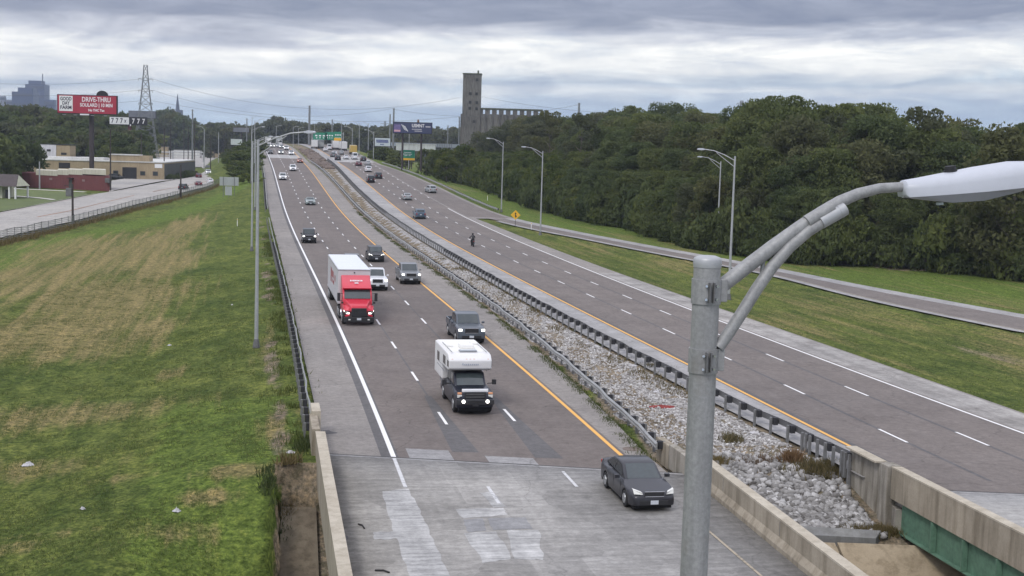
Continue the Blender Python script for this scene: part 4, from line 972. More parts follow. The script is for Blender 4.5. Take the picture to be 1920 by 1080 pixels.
# ---- distant lorries
def lorry(px,py,facing,ccab,cbox,label,road=None,L=9,H=3.6):
    e=place(px,py,L,facing,road,'box_lorry',label,'truck','distant lorries at the far crest'); xf=L/2
    mb=MB(); mb.box((xf-1.0,0,1.5),(2.0,2.3,2.1)); mb.build('cab',ccab,e,bev=.15)
    mb=MB(); mb.box((-1.1,0,H/2+.4),(L-2.3,2.5,H-.9)); mb.build('cargo_box',cbox,e,bev=.04)
    mb=MB(); mb.box((xf+.01,0,1.95),(.05,2.0,.75)); mb.build('windshield',M['glass'],e)
    mb=MB(); mb.box((0,0,.6),(L-.3,2.0,.4)); mb.build('chassis',M['under'],e)
    for x in (xf-1.3,-xf+1.6):
        for sd in (1,-1): wheel(e,x,sd*1.05,.48,.3,sd,M['rim'],False)
WB_=paint('lorry_white',(.7,.7,.7),0); GB_=paint('lorry_grey',(.34,.36,.36),0); YB_=paint('lorry_yellow',(.55,.38,.10),0); RB_=paint('lorry_red',(.5,.06,.06),0); DB_=paint('lorry_dark',(.05,.055,.06),0)
lorry(503,273.5,'us',WB_,WB_,'white lorry beneath the lamp head at the far crest, left one')
lorry(524,273.5,'us',WB_,GB_,'white lorry with grey box at the far crest, right one',L=14,H=3.9)
lorry(590,279,'away',WB_,WB_,'white lorry at the far end of the right road, leftmost')
lorry(602,279,'away',DB_,GB_,'dark lorry with grey box at the far end of the right road',L=12)
lorry(663,290,'away',YB_,YB_,'yellow lorry in the queue behind the tall pale van',L=8,H=3.4)
lorry(645,283,'away',WB_,WB_,'white lorry between lamp posts in the far queue of the right road',L=12)
lorry(630,281,'away',RB_,WB_,'lorry with a red cab in the far queue under the gantry',L=10)
# ---- motorcycle and rider
def skinfig(name,nodes,edges,m,parent,sub=2):
    me=bpy.data.meshes.new(name); me.from_pydata([n[0] for n in nodes],edges,[]); o=bpy.data.objects.new(name,me); col.objects.link(o)
    o.modifiers.new('s','SKIN'); sv=me.skin_vertices[0].data
    for i,n in enumerate(nodes): sv[i].radius=(n[1],n[1] if len(n)<3 else n[2])
    sv[0].use_root=True; su=o.modifiers.new('u','SUBSURF'); su.levels=sub; su.render_levels=sub
    dg=bpy.context.evaluated_depsgraph_get(); dg.update(); m2=bpy.data.meshes.new_from_object(o.evaluated_get(dg)); o.modifiers.clear(); o.data=m2
    for p in m2.polygons: p.use_smooth=True
    m2.materials.clear(); m2.materials.append(m); o.parent=parent; return o
def moto():
    P=road_at(888,463); t=Vector((-.197,1,0)).normalized(); yaw=math.atan2(t.y,t.x); c=Vector((P[0],P[1],0))+t*.9
    e=empty('motorcycle',(c.x,c.y,float(zr(c.y))+.014),(0,0,yaw),'dark motorcycle driving away beside the yellow line','motorcycle','vehicles in traffic')
    for x in (.72,-.70):
        mb=MB(); mb.lathe((x,0,.32),[(.20,-.05),(.30,-.07),(.32,0),(.30,.07),(.20,.05)],20,'Y'); w=mb.build('wheel',M['rubber'],e,smooth=True)
        mb=MB(); mb.lathe((x,0,.32),[(.20,-.02),(.20,.02)],14,'Y'); mb.build('rim',M['rimd'],w)
    mb=MB(); mb.prism([(-.85,.72),(-.75,.85),(-.1,.78),(.05,.98),(.45,.98),(.6,.8),(.4,.45),(-.2,.35),(-.4,.6)],-.14,.14); mb.build('body',M['black'],e,bev=.05,smooth=True)
    mb=MB(); mb.tube([(.72,.1,.32),(.5,.1,.95)],.03,8); mb.tube([(.72,-.1,.32),(.5,-.1,.95)],.03,8); mb.tube([(.42,-.38,1.08),(.5,0,1.0),(.42,.38,1.08)],.022,8); mb.build('fork',M['steeld'],e)
    mb=MB(); mb.box((-.88,0,.74),(.04,.16,.08)); mb.build('taillight',M['tail'],e)
    mb=MB(); mb.tube([(.2,-.18,.35),(-.75,-.2,.42)],[.04,.06],10); mb.build('exhaust',M['chrome'],e)
    for sd in(1,-1):
        mb=MB(); mb.box((.40,sd*.36,1.20),(.03,.14,.09)); mb.build('mirror',M['black'],e)
    r=empty('person',(c.x,c.y,float(zr(c.y))+.014),(0,0,yaw),'rider in black jacket and black helmet leaning over a motorcycle','person')
    N_=[((-.30,0,.92),.16),((-.22,0,1.10),.16,.19),((-.10,0,1.32),.15,.21),((.0,0,1.48),.10),((.03,0,1.55),.065),
        ((-.02,.20,1.42),.075),((.12,.32,1.20),.055),((.38,.36,1.10),.042),((-.02,-.20,1.42),.075),((.12,-.32,1.20),.055),((.38,-.36,1.10),.042),
        ((-.25,.13,.90),.11),((.18,.22,.78),.085),((-.10,.20,.42),.055),((.06,.20,.38),.045),((-.25,-.13,.90),.11),((.18,-.22,.78),.085),((-.10,-.20,.42),.055),((.06,-.20,.38),.045)]
    E=[(0,1),(1,2),(2,3),(3,4),(3,5),(5,6),(6,7),(3,8),(8,9),(9,10),(0,11),(11,12),(12,13),(13,14),(0,15),(15,16),(16,17),(17,18)]
    b=skinfig('rider_body',N_,E,mat('black_leather',(.02,.02,.022),.6),r)
    for sd in (1,-1):
        for k,(dy,ln) in enumerate(((-.03,.075),(-.01,.085),(.012,.08),(.032,.065))):
            mb=MB(); mb.tube([(.40,sd*.37+dy,1.10),(.445,sd*.37+dy,1.115),(.46,sd*.37+dy,1.085),(.44,sd*.37+dy,1.06)],[.011,.011,.010,.008],6); mb.build('finger',MC[('black_leather',)],b,smooth=True)
        mb=MB(); mb.tube([(.40,sd*.33,1.10),(.42,sd*.32,1.07),(.44,sd*.325,1.05)],[.012,.011,.009],6); mb.build('thumb',MC[('black_leather',)],b,smooth=True)
    mb=MB(); mb.lathe((.06,0,1.56),[(.03,-.02),(.115,.02),(.14,.10),(.135,.17),(.10,.235),(.03,.262)],18); mb.build('helmet',M['black'],r,smooth=True)
    mb=MB(); mb.box((.17,0,1.67),(.05,.18,.08)); mb.build('visor',M['glass'],r,bev=.02)
moto()
# ---------------------------------------------------------------- vegetation, stones
def leafmat(name,cols,var=.35):
    m,b,o=newmat(name); at=nt.nodes.new('ShaderNodeAttribute'); at.attribute_name='tint'; s=nt.nodes.new('ShaderNodeSeparateColor'); Lk(at.outputs['Color'],s.inputs[0])
    oi=nt.nodes.new('ShaderNodeObjectInfo')
    c=ramp(s.outputs['Red'],[(0,cols[0]),(.5,cols[1]),(1,cols[2])])
    rr=ramp(oi.outputs['Random'],[(0,(.80,.86,.90)),(.4,(.95,.97,.95)),(.75,(1.06,1.04,.95)),(1,(1.18,1.14,.88))])
    c=mixc(1.0,c,rr,'MULTIPLY'); setcol(b,c); b.inputs['Roughness'].default_value=.8; b.inputs['Specular IOR Level'].default_value=.15
    tr=nt.nodes.new('ShaderNodeBsdfTranslucent'); Lk(c,tr.inputs[0]); mx=nt.nodes.new('ShaderNodeMixShader'); mx.inputs[0].default_value=.42
    Lk(b.outputs[0],mx.inputs[1]); Lk(tr.outputs[0],mx.inputs[2]); Lk(mx.outputs[0],o.inputs[0]); return m
M['leaf']=leafmat('dark_foliage',((.088,.112,.044),(.112,.138,.054),(.148,.172,.066)))
M['leafy']=leafmat('yellow_green_foliage',((.058,.082,.022),(.088,.115,.030),(.140,.155,.044)))
M['leafd']=leafmat('olive_foliage',((.084,.092,.048),(.108,.118,.060),(.142,.148,.076)))
M['weed']=leafmat('dry_weeds',((.10,.085,.035),(.19,.15,.07),(.30,.22,.12)))
M['weedg']=leafmat('green_weeds',((.05,.07,.02),(.09,.115,.04),(.16,.17,.07)))
M['rust']=leafmat('rusty_weeds',((.13,.08,.05),(.20,.13,.08),(.28,.19,.12)))
M['bark']=concmat('bark',(.10,.085,.07),(.17,.15,.125),.3,2)
def cards(P,size,g,up=.0,asp=1.5):
    """leaf cards at points P (n,3); returns V,F"""
    n=len(P); d=g.normal(size=(n,3)); d[:,2]=np.abs(d[:,2])*.8+up; d/=np.linalg.norm(d,axis=1)[:,None]
    a=g.normal(size=(n,3)); a-=d*(a*d).sum(1)[:,None]; a/=np.linalg.norm(a,axis=1)[:,None]; b_=np.cross(d,a)
    s=(size*g.uniform(.6,1.35,n))[:,None]
    V=np.stack([P-a*s*asp*.5,P+b_*s*.35-a*s*.05,P+a*s*asp*.5,P-b_*s*.35+a*s*.08],1)
    return V.reshape(-1,3),np.arange(n*4).reshape(n,4)
def crown_mesh(name,seed,rad,h,z0,nclump,nleaf,lsize,m,clump=.32,gap=.0):
    g=np.random.default_rng(seed); V=[];tint=[]
    ph=g.uniform(0,6.28,6)
    for c in range(nclump):
        u=g.uniform(0,1); th=g.uniform(0,2*math.pi)
        zt=u**.8
        prof=(math.sin(math.pi*min(.98,(.10+zt*.86))**1.0)**.55)*(1+.16*math.sin(2*th+ph[0])+.12*math.sin(3*th+ph[1]+3*zt))
        rr=rad*prof*math.sqrt(g.uniform(.25,1.0)); cz=z0+zt*h
        cs=rad*clump*g.uniform(.55,1.2)
        k=int(nleaf/nclump); d=g.normal(size=(k,3)); d/=np.linalg.norm(d,axis=1)[:,None]
        rr2=g.uniform(.45,1.0,k)**.5
        P=np.array([rr*math.cos(th),rr*math.sin(th),cz])+d*rr2[:,None]*np.array([cs,cs,cs*.62])
        v,_=cards(P,lsize,g); V.append(v); base=np.clip(g.normal(.45,.22),0,1)
        tint.append(np.repeat(np.clip(base+g.normal(0,.13,k)+d[:,2]*.10,0,1),4))
    V=np.concatenate(V); n=len(V)//4; tt=np.concatenate(tint)
    A=np.stack([tt,tt,tt,np.ones_like(tt)],1)
    o=npmesh(name,V,np.arange(n*4).reshape(n,4),m,False,{'tint':A}); me=o.data; bpy.data.objects.remove(o); return me
def trunk_mesh(seed,h,r,limbs=5,spread=.5):
    g=random.Random(seed); mb=MB(); p=[(0,0,-.3),(g.uniform(-.2,.2),g.uniform(-.2,.2),h*.35),(g.uniform(-.4,.4),g.uniform(-.4,.4),h*.7),(g.uniform(-.5,.5),g.uniform(-.5,.5),h)]
    mb.tube(p,[r,r*.8,r*.5,r*.15],7)
    for i in range(limbs):
        t=g.uniform(.3,.85); a=g.uniform(0,6.28); q=Vector((0,0,h*t)); l=h*spread*g.uniform(.5,1)*(1.1-t)
        e=q+Vector((math.cos(a)*l,math.sin(a)*l,l*.75)); mb.tube([q,q.lerp(e,.5)+Vector((0,0,-.1*l)),e],[r*.42,r*.28,r*.06],5)
    o=mb.build('t',M['bark']); me=o.data; bpy.data.objects.remove(o); return me
CR={}
for i in range(5): CR['big',i]=crown_mesh('crown_dense_%d'%i,10+i,5.4,17.0,1.0,110,16000,.36,M['leaf'],.34)
for i in range(3): CR['yel',i]=crown_mesh('crown_yellow_%d'%i,30+i,4.6,9.8,.7,60,8000,.38,M['leafy'],.36)
for i in range(3): CR['oli',i]=crown_mesh('crown_olive_%d'%i,40+i,5.2,14.6,1.4,80,11000,.38,M['leafd'],.36)
for i in range(2): CR['thin',i]=crown_mesh('crown_thin_%d'%i,50+i,4.6,11.0,4.5,26,2600,.34,M['leafd'],.26)
for i in range(3): CR['far',i]=crown_mesh('crown_far_%d'%i,60+i,6.5,13.0,1.0,30,1500,1.3,M['leafd'],.42)
for i in range(3): CR['fard',i]=crown_mesh('crown_fardark_%d'%i,70+i,6.5,14.0,.5,34,1900,1.1,M['leaf'],.40)
for i in range(3): CR['bush',i]=crown_mesh('crown_bush_%d'%i,80+i,2.6,3.4,.0,26,2400,.30,M['leaf'],.42)
for i in range(2): CR['bushy',i]=crown_mesh('crown_bush_yellow_%d'%i,90+i,2.8,3.0,.0,20,1300,.40,M['leafy'],.42)
TR={k:trunk_mesh(5+i,{'big':14,'yel':8,'oli':12,'thin':14,'far':10,'fard':11,'bush':2,'bushy':2}[k],{'big':.32,'yel':.2,'oli':.28,'thin':.24,'far':.3,'fard':.3,'bush':.08,'bushy':.08}[k],7 if k!='thin' else 12,.5) for i,k in enumerate(('big','yel','oli','thin','far','fard','bush','bushy'))}
rt=random.Random(3)
def tree(kind,x,y,z=None,s=1.0,sz=None,label='',group='',name='tree'):
    v=[k for k in CR if k[0]==kind]; me=CR[rt.choice(v)]
    e=empty(name,(x,y,float(T(x,y)) if z is None else z),(0,0,rt.uniform(0,6.28)),label,'bush' if 'bush' in kind else 'tree',group)
    e.scale=(s,s,sz or s)
    c=bpy.data.objects.new('crown',me); col.objects.link(c); c.parent=e
    t=bpy.data.objects.new('trunk' if 'bush' not in kind else 'stem',TR[kind]); col.objects.link(t); t.parent=e
    return e
WOOD='trees of the dense wood on the right'
# forest edge: survey points along its foot in the photograph
FE=[ground_at(*p) for p in ((820,328),(850,340),(900,352),(960,372),(1040,402),(1120,420),(1200,433),(1300,468),(1400,482),(1500,497),(1620,500),(1750,509),(1920,527))]
FE=[Vector((p[0],p[1],0)) for p in FE]; FE.append(FE[-1]+(FE[-1]-FE[-2])*.35)
def along(P,step):
    out=[];acc=0
    for a,b_ in zip(P[:-1],P[1:]):
        d=(b_-a).length; t=acc
        while t<d: out.append((a.lerp(b_,t/d),(b_-a).normalized())); t+=step
        acc=t-d
    return out
TOP=[(800,268),(840,240),(900,248),(950,241),(1000,228),(1060,226),(1120,222),(1150,213),(1230,209),(1330,203),(1400,200),(1470,188),(1560,205),(1620,210),(1700,214),(1760,220),(1830,240),(1880,258),(1920,246)]
def topz(x,y):
    """crown height the skyline survey asks for in this direction"""
    px,_=proj(x,y,20); ty=np.interp(px,[p[0] for p in TOP],[p[1] for p in TOP])
    ax,az=ray(px,ty); return CAMH+az*y
def ZL(px,row): return ('broadleaf tree at the front edge of the dark wood, ' if row<2 else 'broadleaf treetop deep in the dark wood, ')+('near the old silo' if px<1200 else 'behind the two right lamp posts' if px<1430 else 'above the curved lamp arm' if px<1700 else 'behind the white lamp head')
for row,(dep,step) in enumerate(((3.5,6.2),(10,7.0),(18,7.5),(28,8.5),(40,10),(54,12))):
    for p,t in along(FE,step):
        nrm=Vector((t.y,-t.x,0)); nrm=nrm if nrm.x*.5+nrm.y>0 else -nrm
        q=p+nrm*(dep+rt.uniform(-1.6,1.6))+t*rt.uniform(-2,2)
        hz=float(topz(q.x,q.y)); base=float(T(q.x,q.y)); full=18.1
        want=max(7,hz-base)
        px,_p=proj(q.x,q.y,10)
        if px<795 or px>2050: continue
        f={0:.50,1:.70,2:.84,3:.93,4:.99,5:1.02}[row]*rt.uniform(.86,1.05)
        k='big' if rt.random()<.72 else 'oli'
        if px<1075 and row<=2: k='yel' if rt.random()<.75 else 'big'; f=min(f,.55)
        elif px<1075: k='oli' if rt.random()<.7 else 'big'
        hgt={'big':18.1,'yel':10.5,'oli':16}[k]
        s=want*f/hgt; sw=max(.62,min(1.15,s*1.05))
        tree(k,q.x,q.y,base,sw,s,ZL(px,row) if k!='yel' else 'yellow green tree at the front edge of the wood near the old silo',WOOD if k!='yel' else 'yellow green trees at the wood edge',name='broadleaf_tree')
for p,t in along(FE,2.3):
    nrm=Vector((t.y,-t.x,0)); nrm=nrm if nrm.x*.5+nrm.y>0 else -nrm
    q=p+nrm*rt.uniform(-.4,2.6)+t*rt.uniform(-.8,.8); px,_p=proj(q.x,q.y,1)
    if px>2000: continue
    s=rt.uniform(.8,1.45); tree('bushy' if px<1000 and rt.random()<.5 else 'bush',q.x,q.y,None,s,s*rt.uniform(1.1,1.9),'shrub at the foot of the wood, '+('beyond the diamond sign' if px<1010 else 'between the diamond sign and the right lamp posts' if px<1340 else 'under the curved lamp arm' if px<1690 else 'below the white lamp head'),'shrubs at the foot of the wood',name='shrub')
# taller trees breaking the skyline, some half bare
for px,py,Y,k,lab in ((1035,214,330,'thin','half bare tree beside the right end of the old silo'),(1095,219,300,'thin','half bare tree between the silo and the dense wood'),(1478,186,215,'big','tallest tree on the skyline of the wood'),(1610,206,205,'thin','sparse treetop above the wood, left of the lamp head'),(1740,212,200,'thin','sparse treetop above the wood, over the lamp head'),(1800,222,198,'thin','sparse leaning treetop at the right, above the lamp head'),(1905,246,170,'oli','tree crown rising at the right edge of the sky')):
    ax,az=ray(px,py); x=ax*Y; zt=CAMH+az*Y; b0=float(T(x,Y)); s=(zt-b0)/(18.1 if k=='big' else 15.5 if k=='thin' else 16)
    tree(k,x,Y,b0,min(1.2,s),s,lab,None,name='broadleaf_tree')
# left woods behind the warehouse and along the city street
def screen_tree(px,ytop,Y,k,lab,grp,zb=None,name='tree',maxw=1.5):
    ax,az=ray(px,ytop); x=ax*Y; zt=CAMH+az*Y; b0=float(T(x,Y)) if zb is None else zb
    hh={'big':18.1,'oli':16,'far':14,'fard':14.5,'yel':10.5,'thin':15.5,'bush':3.4,'bushy':3}[k]; s=max(.3,(zt-b0)/hh)
    return tree(k,x,Y,b0,min(maxw,max(.6,s)),s,lab,grp,name=name)
LT=[(0,205),(60,207),(100,208),(130,214),(210,215),(260,225),(310,212),(345,216),(360,232),(400,236),(480,238),(520,226),(545,230),(570,238),(620,236),(660,240),(700,242),(740,240),(800,244),(850,245),(900,240)]
def lt(px): return float(np.interp(px,[p[0] for p in LT],[p[1] for p in LT]))
for row,(Y,step,dy) in enumerate(((480,13,34),(520,12,16),(580,12,4),(650,13,0),(980,9,8),(1120,9,0))):
    px=-30 if row<4 else 240
    while px<430:
        if 262<px and row<4: px+=step; continue
        screen_tree(px+rt.uniform(-3,3),max(lt(px)+dy+rt.uniform(-4,5)+(10 if px>240 and row<2 else 0),(249 if 185<px<300 and row<3 else 0)),Y+rt.uniform(-14,14),'fard' if rt.random()<.7 else 'far',('dark tree behind the porch house and the white block' if px<105 else 'dark tree in the wood under the red billboard' if px<215 else 'dark tree behind the right half of the warehouse' if px<262 else 'distant tree beyond the pale rail yard')+(', rear row' if row in(2,3,5) else ''),'trees of the wood on the left',name='tree'); px+=step
for row,(Y,step,dy) in enumerate(((860,13,9),(1000,12,3),(1200,11,0))):
    px=400
    while px<900:
        if not (row==0 and 500<px<640): screen_tree(px+rt.uniform(-3,3),lt(px)+dy+rt.uniform(-2.5,3),Y+rt.uniform(-30,30),'far','distant tree on the skyline beyond the highway crest','distant trees beyond the crest',name='tree',maxw=1.6)
        px+=step
for px,yt,Y in ((905,250,520),(925,246,500),(945,239,480),(962,233,470),(978,227,460),(994,222,450),(1010,219,440),(940,246,440),(985,236,420),(1005,232,400)):
    screen_tree(px,yt,Y,'oli','greyish tree standing in front of the silo block','trees in front of the silo')
for px,yt,Y,k in ((5,262,330,'fard'),(30,258,345,'fard'),(52,272,350,'fard'),(-20,250,320,'fard')):
    screen_tree(px,yt,Y,k,'dark tree at the left edge behind the porch house','dark trees behind the porch house')
for px,yt,Y in ((80,268,455),(100,262,460),(118,268,462),(200,258,470),(222,262,465),(205,275,450),(262,282,455)):
    screen_tree(px,yt,Y,'yel','lighter green tree just behind the tan warehouse','lighter trees behind the warehouse')
for px,yt,Y in ((735,283,470),(748,290,440),(722,288,480),(712,292,470),(800,282,440),(820,285,430),(842,282,400),(838,292,370),(870,275,400)):
    screen_tree(px,yt,Y,'fard' if px<810 else 'yel','green tree under the blue billboard beside the merge lane','trees below the billboards on the right')
# embankment scrub, left of the highway
for px,py,s in ((470,300,2.0),(458,310,2.2),(448,322,1.8),(462,330,1.6),(440,300,1.6),(473,285,2.2),(455,290,1.8),(430,308,1.2),(472,320,1.5),(466,342,1.2),(425,296,1.4),(476,274,1.6),(440,330,1.1)):
    P=ground_at(px,py); tree('bushy',P[0],P[1],None,s*.85,s*.55,'yellow green scrub on the embankment left of the highway','scrub on the left embankment',name='shrub')
P=ground_at(1418,510)
# ---- grass tufts
def tufts(name,X,Y,hmin,hmax,m,g,label,blades=3,spread=.12,kind='stuff',zfn=None):
    n=len(X); Z=T(X,Y) if zfn is None else zfn(X,Y)
    X=np.repeat(X,blades)+g.normal(0,spread,n*blades); Y=np.repeat(Y,blades)+g.normal(0,spread,n*blades); Z=np.repeat(Z,blades)-.02
    k=len(X); h=g.uniform(hmin,hmax,k); a=g.uniform(0,math.pi,k); w=.012+.06*h; lx=g.normal(0,.35,k)*h; ly=g.normal(0,.35,k)*h
    V=np.stack([np.stack([X-np.cos(a)*w,Y-np.sin(a)*w,Z],1),np.stack([X+np.cos(a)*w,Y+np.sin(a)*w,Z],1),np.stack([X+lx,Y+ly,Z+h],1)],1).reshape(-1,3)
    t=np.clip(np.repeat(g.normal(.45,.25,k),3),0,1); A=np.stack([t,t,t,np.ones_like(t)],1)
    o=npmesh(name,V,np.arange(k*3).reshape(k,3),m,False,{'tint':A}); tag(o,label,None,None,kind); 
    if kind=='stuff': o['category']='grass'
    return o
g=np.random.default_rng(5)
M['blade']=leafmat('grass_blades',((.085,.115,.034),(.125,.155,.050),(.24,.22,.10)))
def field_pts(n,y0,y1,xl,xr):
    u=g.uniform(0,1,n); Y=y0*(y1/y0)**u; X=xl+(xr-xl)*g.uniform(0,1,n); return X,Y
X_,Y_=field_pts(120000,46,150,-45,-7); k=(X_<LS(Y_)-1.6)&(X_>-.40*Y_-3)&((Y_>57.5)|(X_<PLx(Y_)-4.4)); X_,Y_=X_[k],Y_[k]
cl=fbm(X_*.9,Y_*.9,3)+.5*fbm(X_*.2+4,Y_*.2,2); k=cl>-.02; X_,Y_=X_[k],Y_[k]
tufts('grass_tufts',X_,Y_,.04,.12,M['blade'],g,'short mown grass blades over the left field')
X_,Y_=field_pts(16000,66,180,8,75); k=(X_>RS(Y_)+.4)&((X_<RN(Y_)-.8)|(X_>RO(Y_)+.5)); X_,Y_=X_[k],Y_[k]
tufts('grass_tufts',X_,Y_,.06,.18,M['blade'],g,'short grass blades on the right verge')
# weeds: along the guardrails and in the median
Y_=g.uniform(59,260,7200); X_=G2(Y_)-.50+g.normal(0,.15,7200); kk=fbm(X_*0,Y_*.55,3)>-.10; tufts('roadside_weeds',X_[kk],Y_[kk],.05,.24,M['weedg'],g,'green weeds along the foot of the median guardrail',4,.12,'stuff',lambda x,y:zr(y)-.05)
Y_=g.uniform(60,200,3000); X_=LS(Y_)-1.0+g.normal(0,.5,3000); kk=fbm(X_*.3,Y_*.45,3)>-.02; tufts('roadside_weeds',X_[kk],Y_[kk],.10,.40,M['weedg'],g,'weeds behind the left guardrail',4,.15)
Y_=g.uniform(60,170,1500); X_=G3(Y_)-.9+g.normal(0,.5,1500); kk=fbm(X_*.3,Y_*.35,3)>.02; tufts('dry_weeds',X_[kk],Y_[kk],.08,.38,M['weed'],g,'dry tan weeds in the gravel beside the bare guardrail posts',4,.15)
def clump(px,py,n,sx,sy,h,m,lab,nm='weed_clump'):
    P=ground_at(px,py); n=int(n*1.5); sx*=.8; sy*=.8; X=P[0]+g.normal(0,sx,n); Y=P[1]+g.normal(0,sy,n); o=tufts(nm,X,Y,h*.4,h,m,g,lab,5,.10,'thing'); o['category']='weeds'; return o
clump(1485,868,70,.22,.25,.7,M['rust'],'rust coloured bushy weed above the rock slope')
clump(1540,885,260,.75,.45,.55,M['weed'],'brown dead weeds at the foot of the wing wall')
clump(1430,868,70,.7,.3,.35,M['rust'],'low rusty weeds at the upper edge of the rocks')
clump(1372,825,45,.28,.5,.45,M['weed'],'thin straggly weed in the gravel right of the near pole')
clump(1345,870,80,.3,.3,.4,M['weed'],'dry tuft at the left edge of the rocks near the pole')
clump(1640,1000,200,.7,.25,.4,M['weed'],'dry weeds in the corner under the girder')
clump(1225,690,80,.5,.5,.35,M['weed'],'dry tuft in the gravel by the median guardrail')
clump(536,905,60,.3,.8,.5,M['weed'],'tall dry grass clump beside the concrete paving at the bridge corner')
clump(515,1000,90,.4,.9,.45,M['weedg'],'tall green grass clump at the edge of the left slope paving')
clump(572,835,90,.25,.9,.35,M['weedg'],'green weeds growing against the left end wall')
# ---- stones
ICO=None
def ico(sub):
    bm=bmesh.new(); bmesh.ops.create_icosphere(bm,subdivisions=sub,radius=1); V=np.array([v.co[:] for v in bm.verts]); F=np.array([[v.index for v in f.verts] for f in bm.faces]); bm.free(); return V,F
def stones(name,X,Y,S,sub,m,g,label,zoff=.0,zfn=None,cat='stones'):
    V0,F0=ico(sub); n=len(X); Z=(T(X,Y) if zfn is None else zfn(X,Y))+zoff*S
    k=len(V0)
    jit=1+g.uniform(-.28,.28,(n,k)); V=V0[None]*jit[...,None]; sc3=g.uniform(.55,1.25,(n,1,3)); V=V*sc3
    a=g.uniform(0,6.28,n); b_=g.uniform(-.7,.7,n); ca,sa=np.cos(a),np.sin(a); cb,sb=np.cos(b_),np.sin(b_)
    x=V[...,0]*cb[:,None]+V[...,2]*sb[:,None]; z=-V[...,0]*sb[:,None]+V[...,2]*cb[:,None]; y=V[...,1]
    x,y=x*ca[:,None]-y*sa[:,None],x*sa[:,None]+y*ca[:,None]
    P=np.stack([x*S[:,None]+X[:,None],y*S[:,None]+Y[:,None],z*S[:,None]*.8+Z[:,None]],-1).reshape(-1,3)
    F=(F0[None]+(np.arange(n)*k)[:,None,None]).reshape(-1,3)
    t=np.clip(np.repeat(g.normal(.5,.25,n),k),0,1); A=np.stack([t,t,t,np.ones_like(t)],1)
    o=npmesh(name,P,F,m,False,{'tint':A}); o['kind']='stuff'; o['label']=label; o['category']=cat; return o
def stonemat(name,a,b_,c):
    m,bs,o=newmat(name); at=nt.nodes.new('ShaderNodeAttribute'); at.attribute_name='tint'; s=nt.nodes.new('ShaderNodeSeparateColor'); Lk(at.outputs['Color'],s.inputs[0])
    v=TC(); n=noise(v,9,5,.6); cc=ramp(s.outputs['Red'],[(0,a),(.5,b_),(1,c)]); cc=mixc(1.0,cc,ramp(n,[(.3,(.75,.75,.75)),(.7,(1.15,1.15,1.15))]),'MULTIPLY'); setcol(bs,cc); bs.inputs['Roughness'].default_value=.9; return m
M['rock']=stonemat('limestone_rock',(.085,.078,.07),(.25,.24,.23),(.50,.49,.48))
M['gravel']=stonemat('median_gravel_stone',(.15,.135,.125),(.39,.37,.355),(.66,.65,.635))
# median gravel sheet, then loose stones over it
m,b,o=newmat('gravel_bed'); v=TC(); vo=nt.nodes.new('ShaderNodeTexVoronoi'); vo.inputs['Scale'].default_value=7.5; Lk(v,vo.inputs['Vector']); s4=nt.nodes.new('ShaderNodeSeparateColor'); Lk(vo.outputs['Color'],s4.inputs[0])
c1=ramp(s4.outputs[0],[(0,(.18,.165,.15)),(.5,(.36,.345,.33)),(1,(.56,.545,.53))]); nb=noise(v,.45,6,.7); n9=noise(v,.12,3,.6)
c1=mixc(ramp(nb,[(.56,(0,0,0)),(.70,(.5,.5,.5))]),c1,(.21,.18,.15)); ng=noise(v,1.6,5,.75); c1=mixc(1.0,c1,ramp(ng,[(.36,(.62,.62,.62)),(.5,(1.1,1.1,1.1)),(.64,(1.6,1.6,1.6))]),'MULTIPLY'); c1=mixc(1.0,c1,ramp(vo.outputs['Distance'],[(0,(1.15,1.15,1.15)),(.5,(.8,.8,.8)),(1,(.4,.4,.4))]),'MULTIPLY')
setcol(b,c1); b.inputs['Roughness'].default_value=.95; bump(b,vo.outputs['Distance'],.8,.05); M['gbed']=m
strip('gravel_median',lambda y:G2(y)+.15,lambda y:G3(y)-.45,60.5,460,M['gbed'],-.03,6,zf=lambda x,y:float(T(x,y))+.03)
def med(n,y0,y1,pw):
    Y=y0+(y1-y0)*g.uniform(0,1,n)**pw; X=G2(Y)+.35+(G3(Y)-G2(Y)-.9)*g.uniform(0,1,n); return X,Y
X_,Y_=med(12000,59.5,150,1.35); stones('gravel_stones',X_,Y_,g.uniform(.035,.10,len(X_)),1,M['gravel'],g,'loose pale gravel covering the median strip',.2)
def quadpts(n,Q):
    u=g.uniform(0,1,n);v_=g.uniform(0,1,n); Q=np.array(Q,float); return ((1-u)*(1-v_))[:,None]*Q[0]+(u*(1-v_))[:,None]*Q[1]+(u*v_)[:,None]*Q[2]+((1-u)*v_)[:,None]*Q[3]
P=quadpts(2300,[(PRx(54)+.9,53.9),(15.3,53.4),(14.7,61.0),(PRx(61.5)+.9,61.5)]); S=g.uniform(.09,.23,len(P))
stones('riprap_rocks',P[:,0],P[:,1],S,1,M['rock'],g,'broken limestone rocks piled on the slope between the bridges',.25)
P=quadpts(1500,[(PRx(54)+.9,53.8),(15.5,53.3),(15.0,57.0),(PRx(58)+.9,57.4)]); stones('riprap_rocks',P[:,0],P[:,1],g.uniform(.07,.19,len(P)),1,M['rock'],g,'smaller limestone rubble along the lower edge of the rock slope',.3)
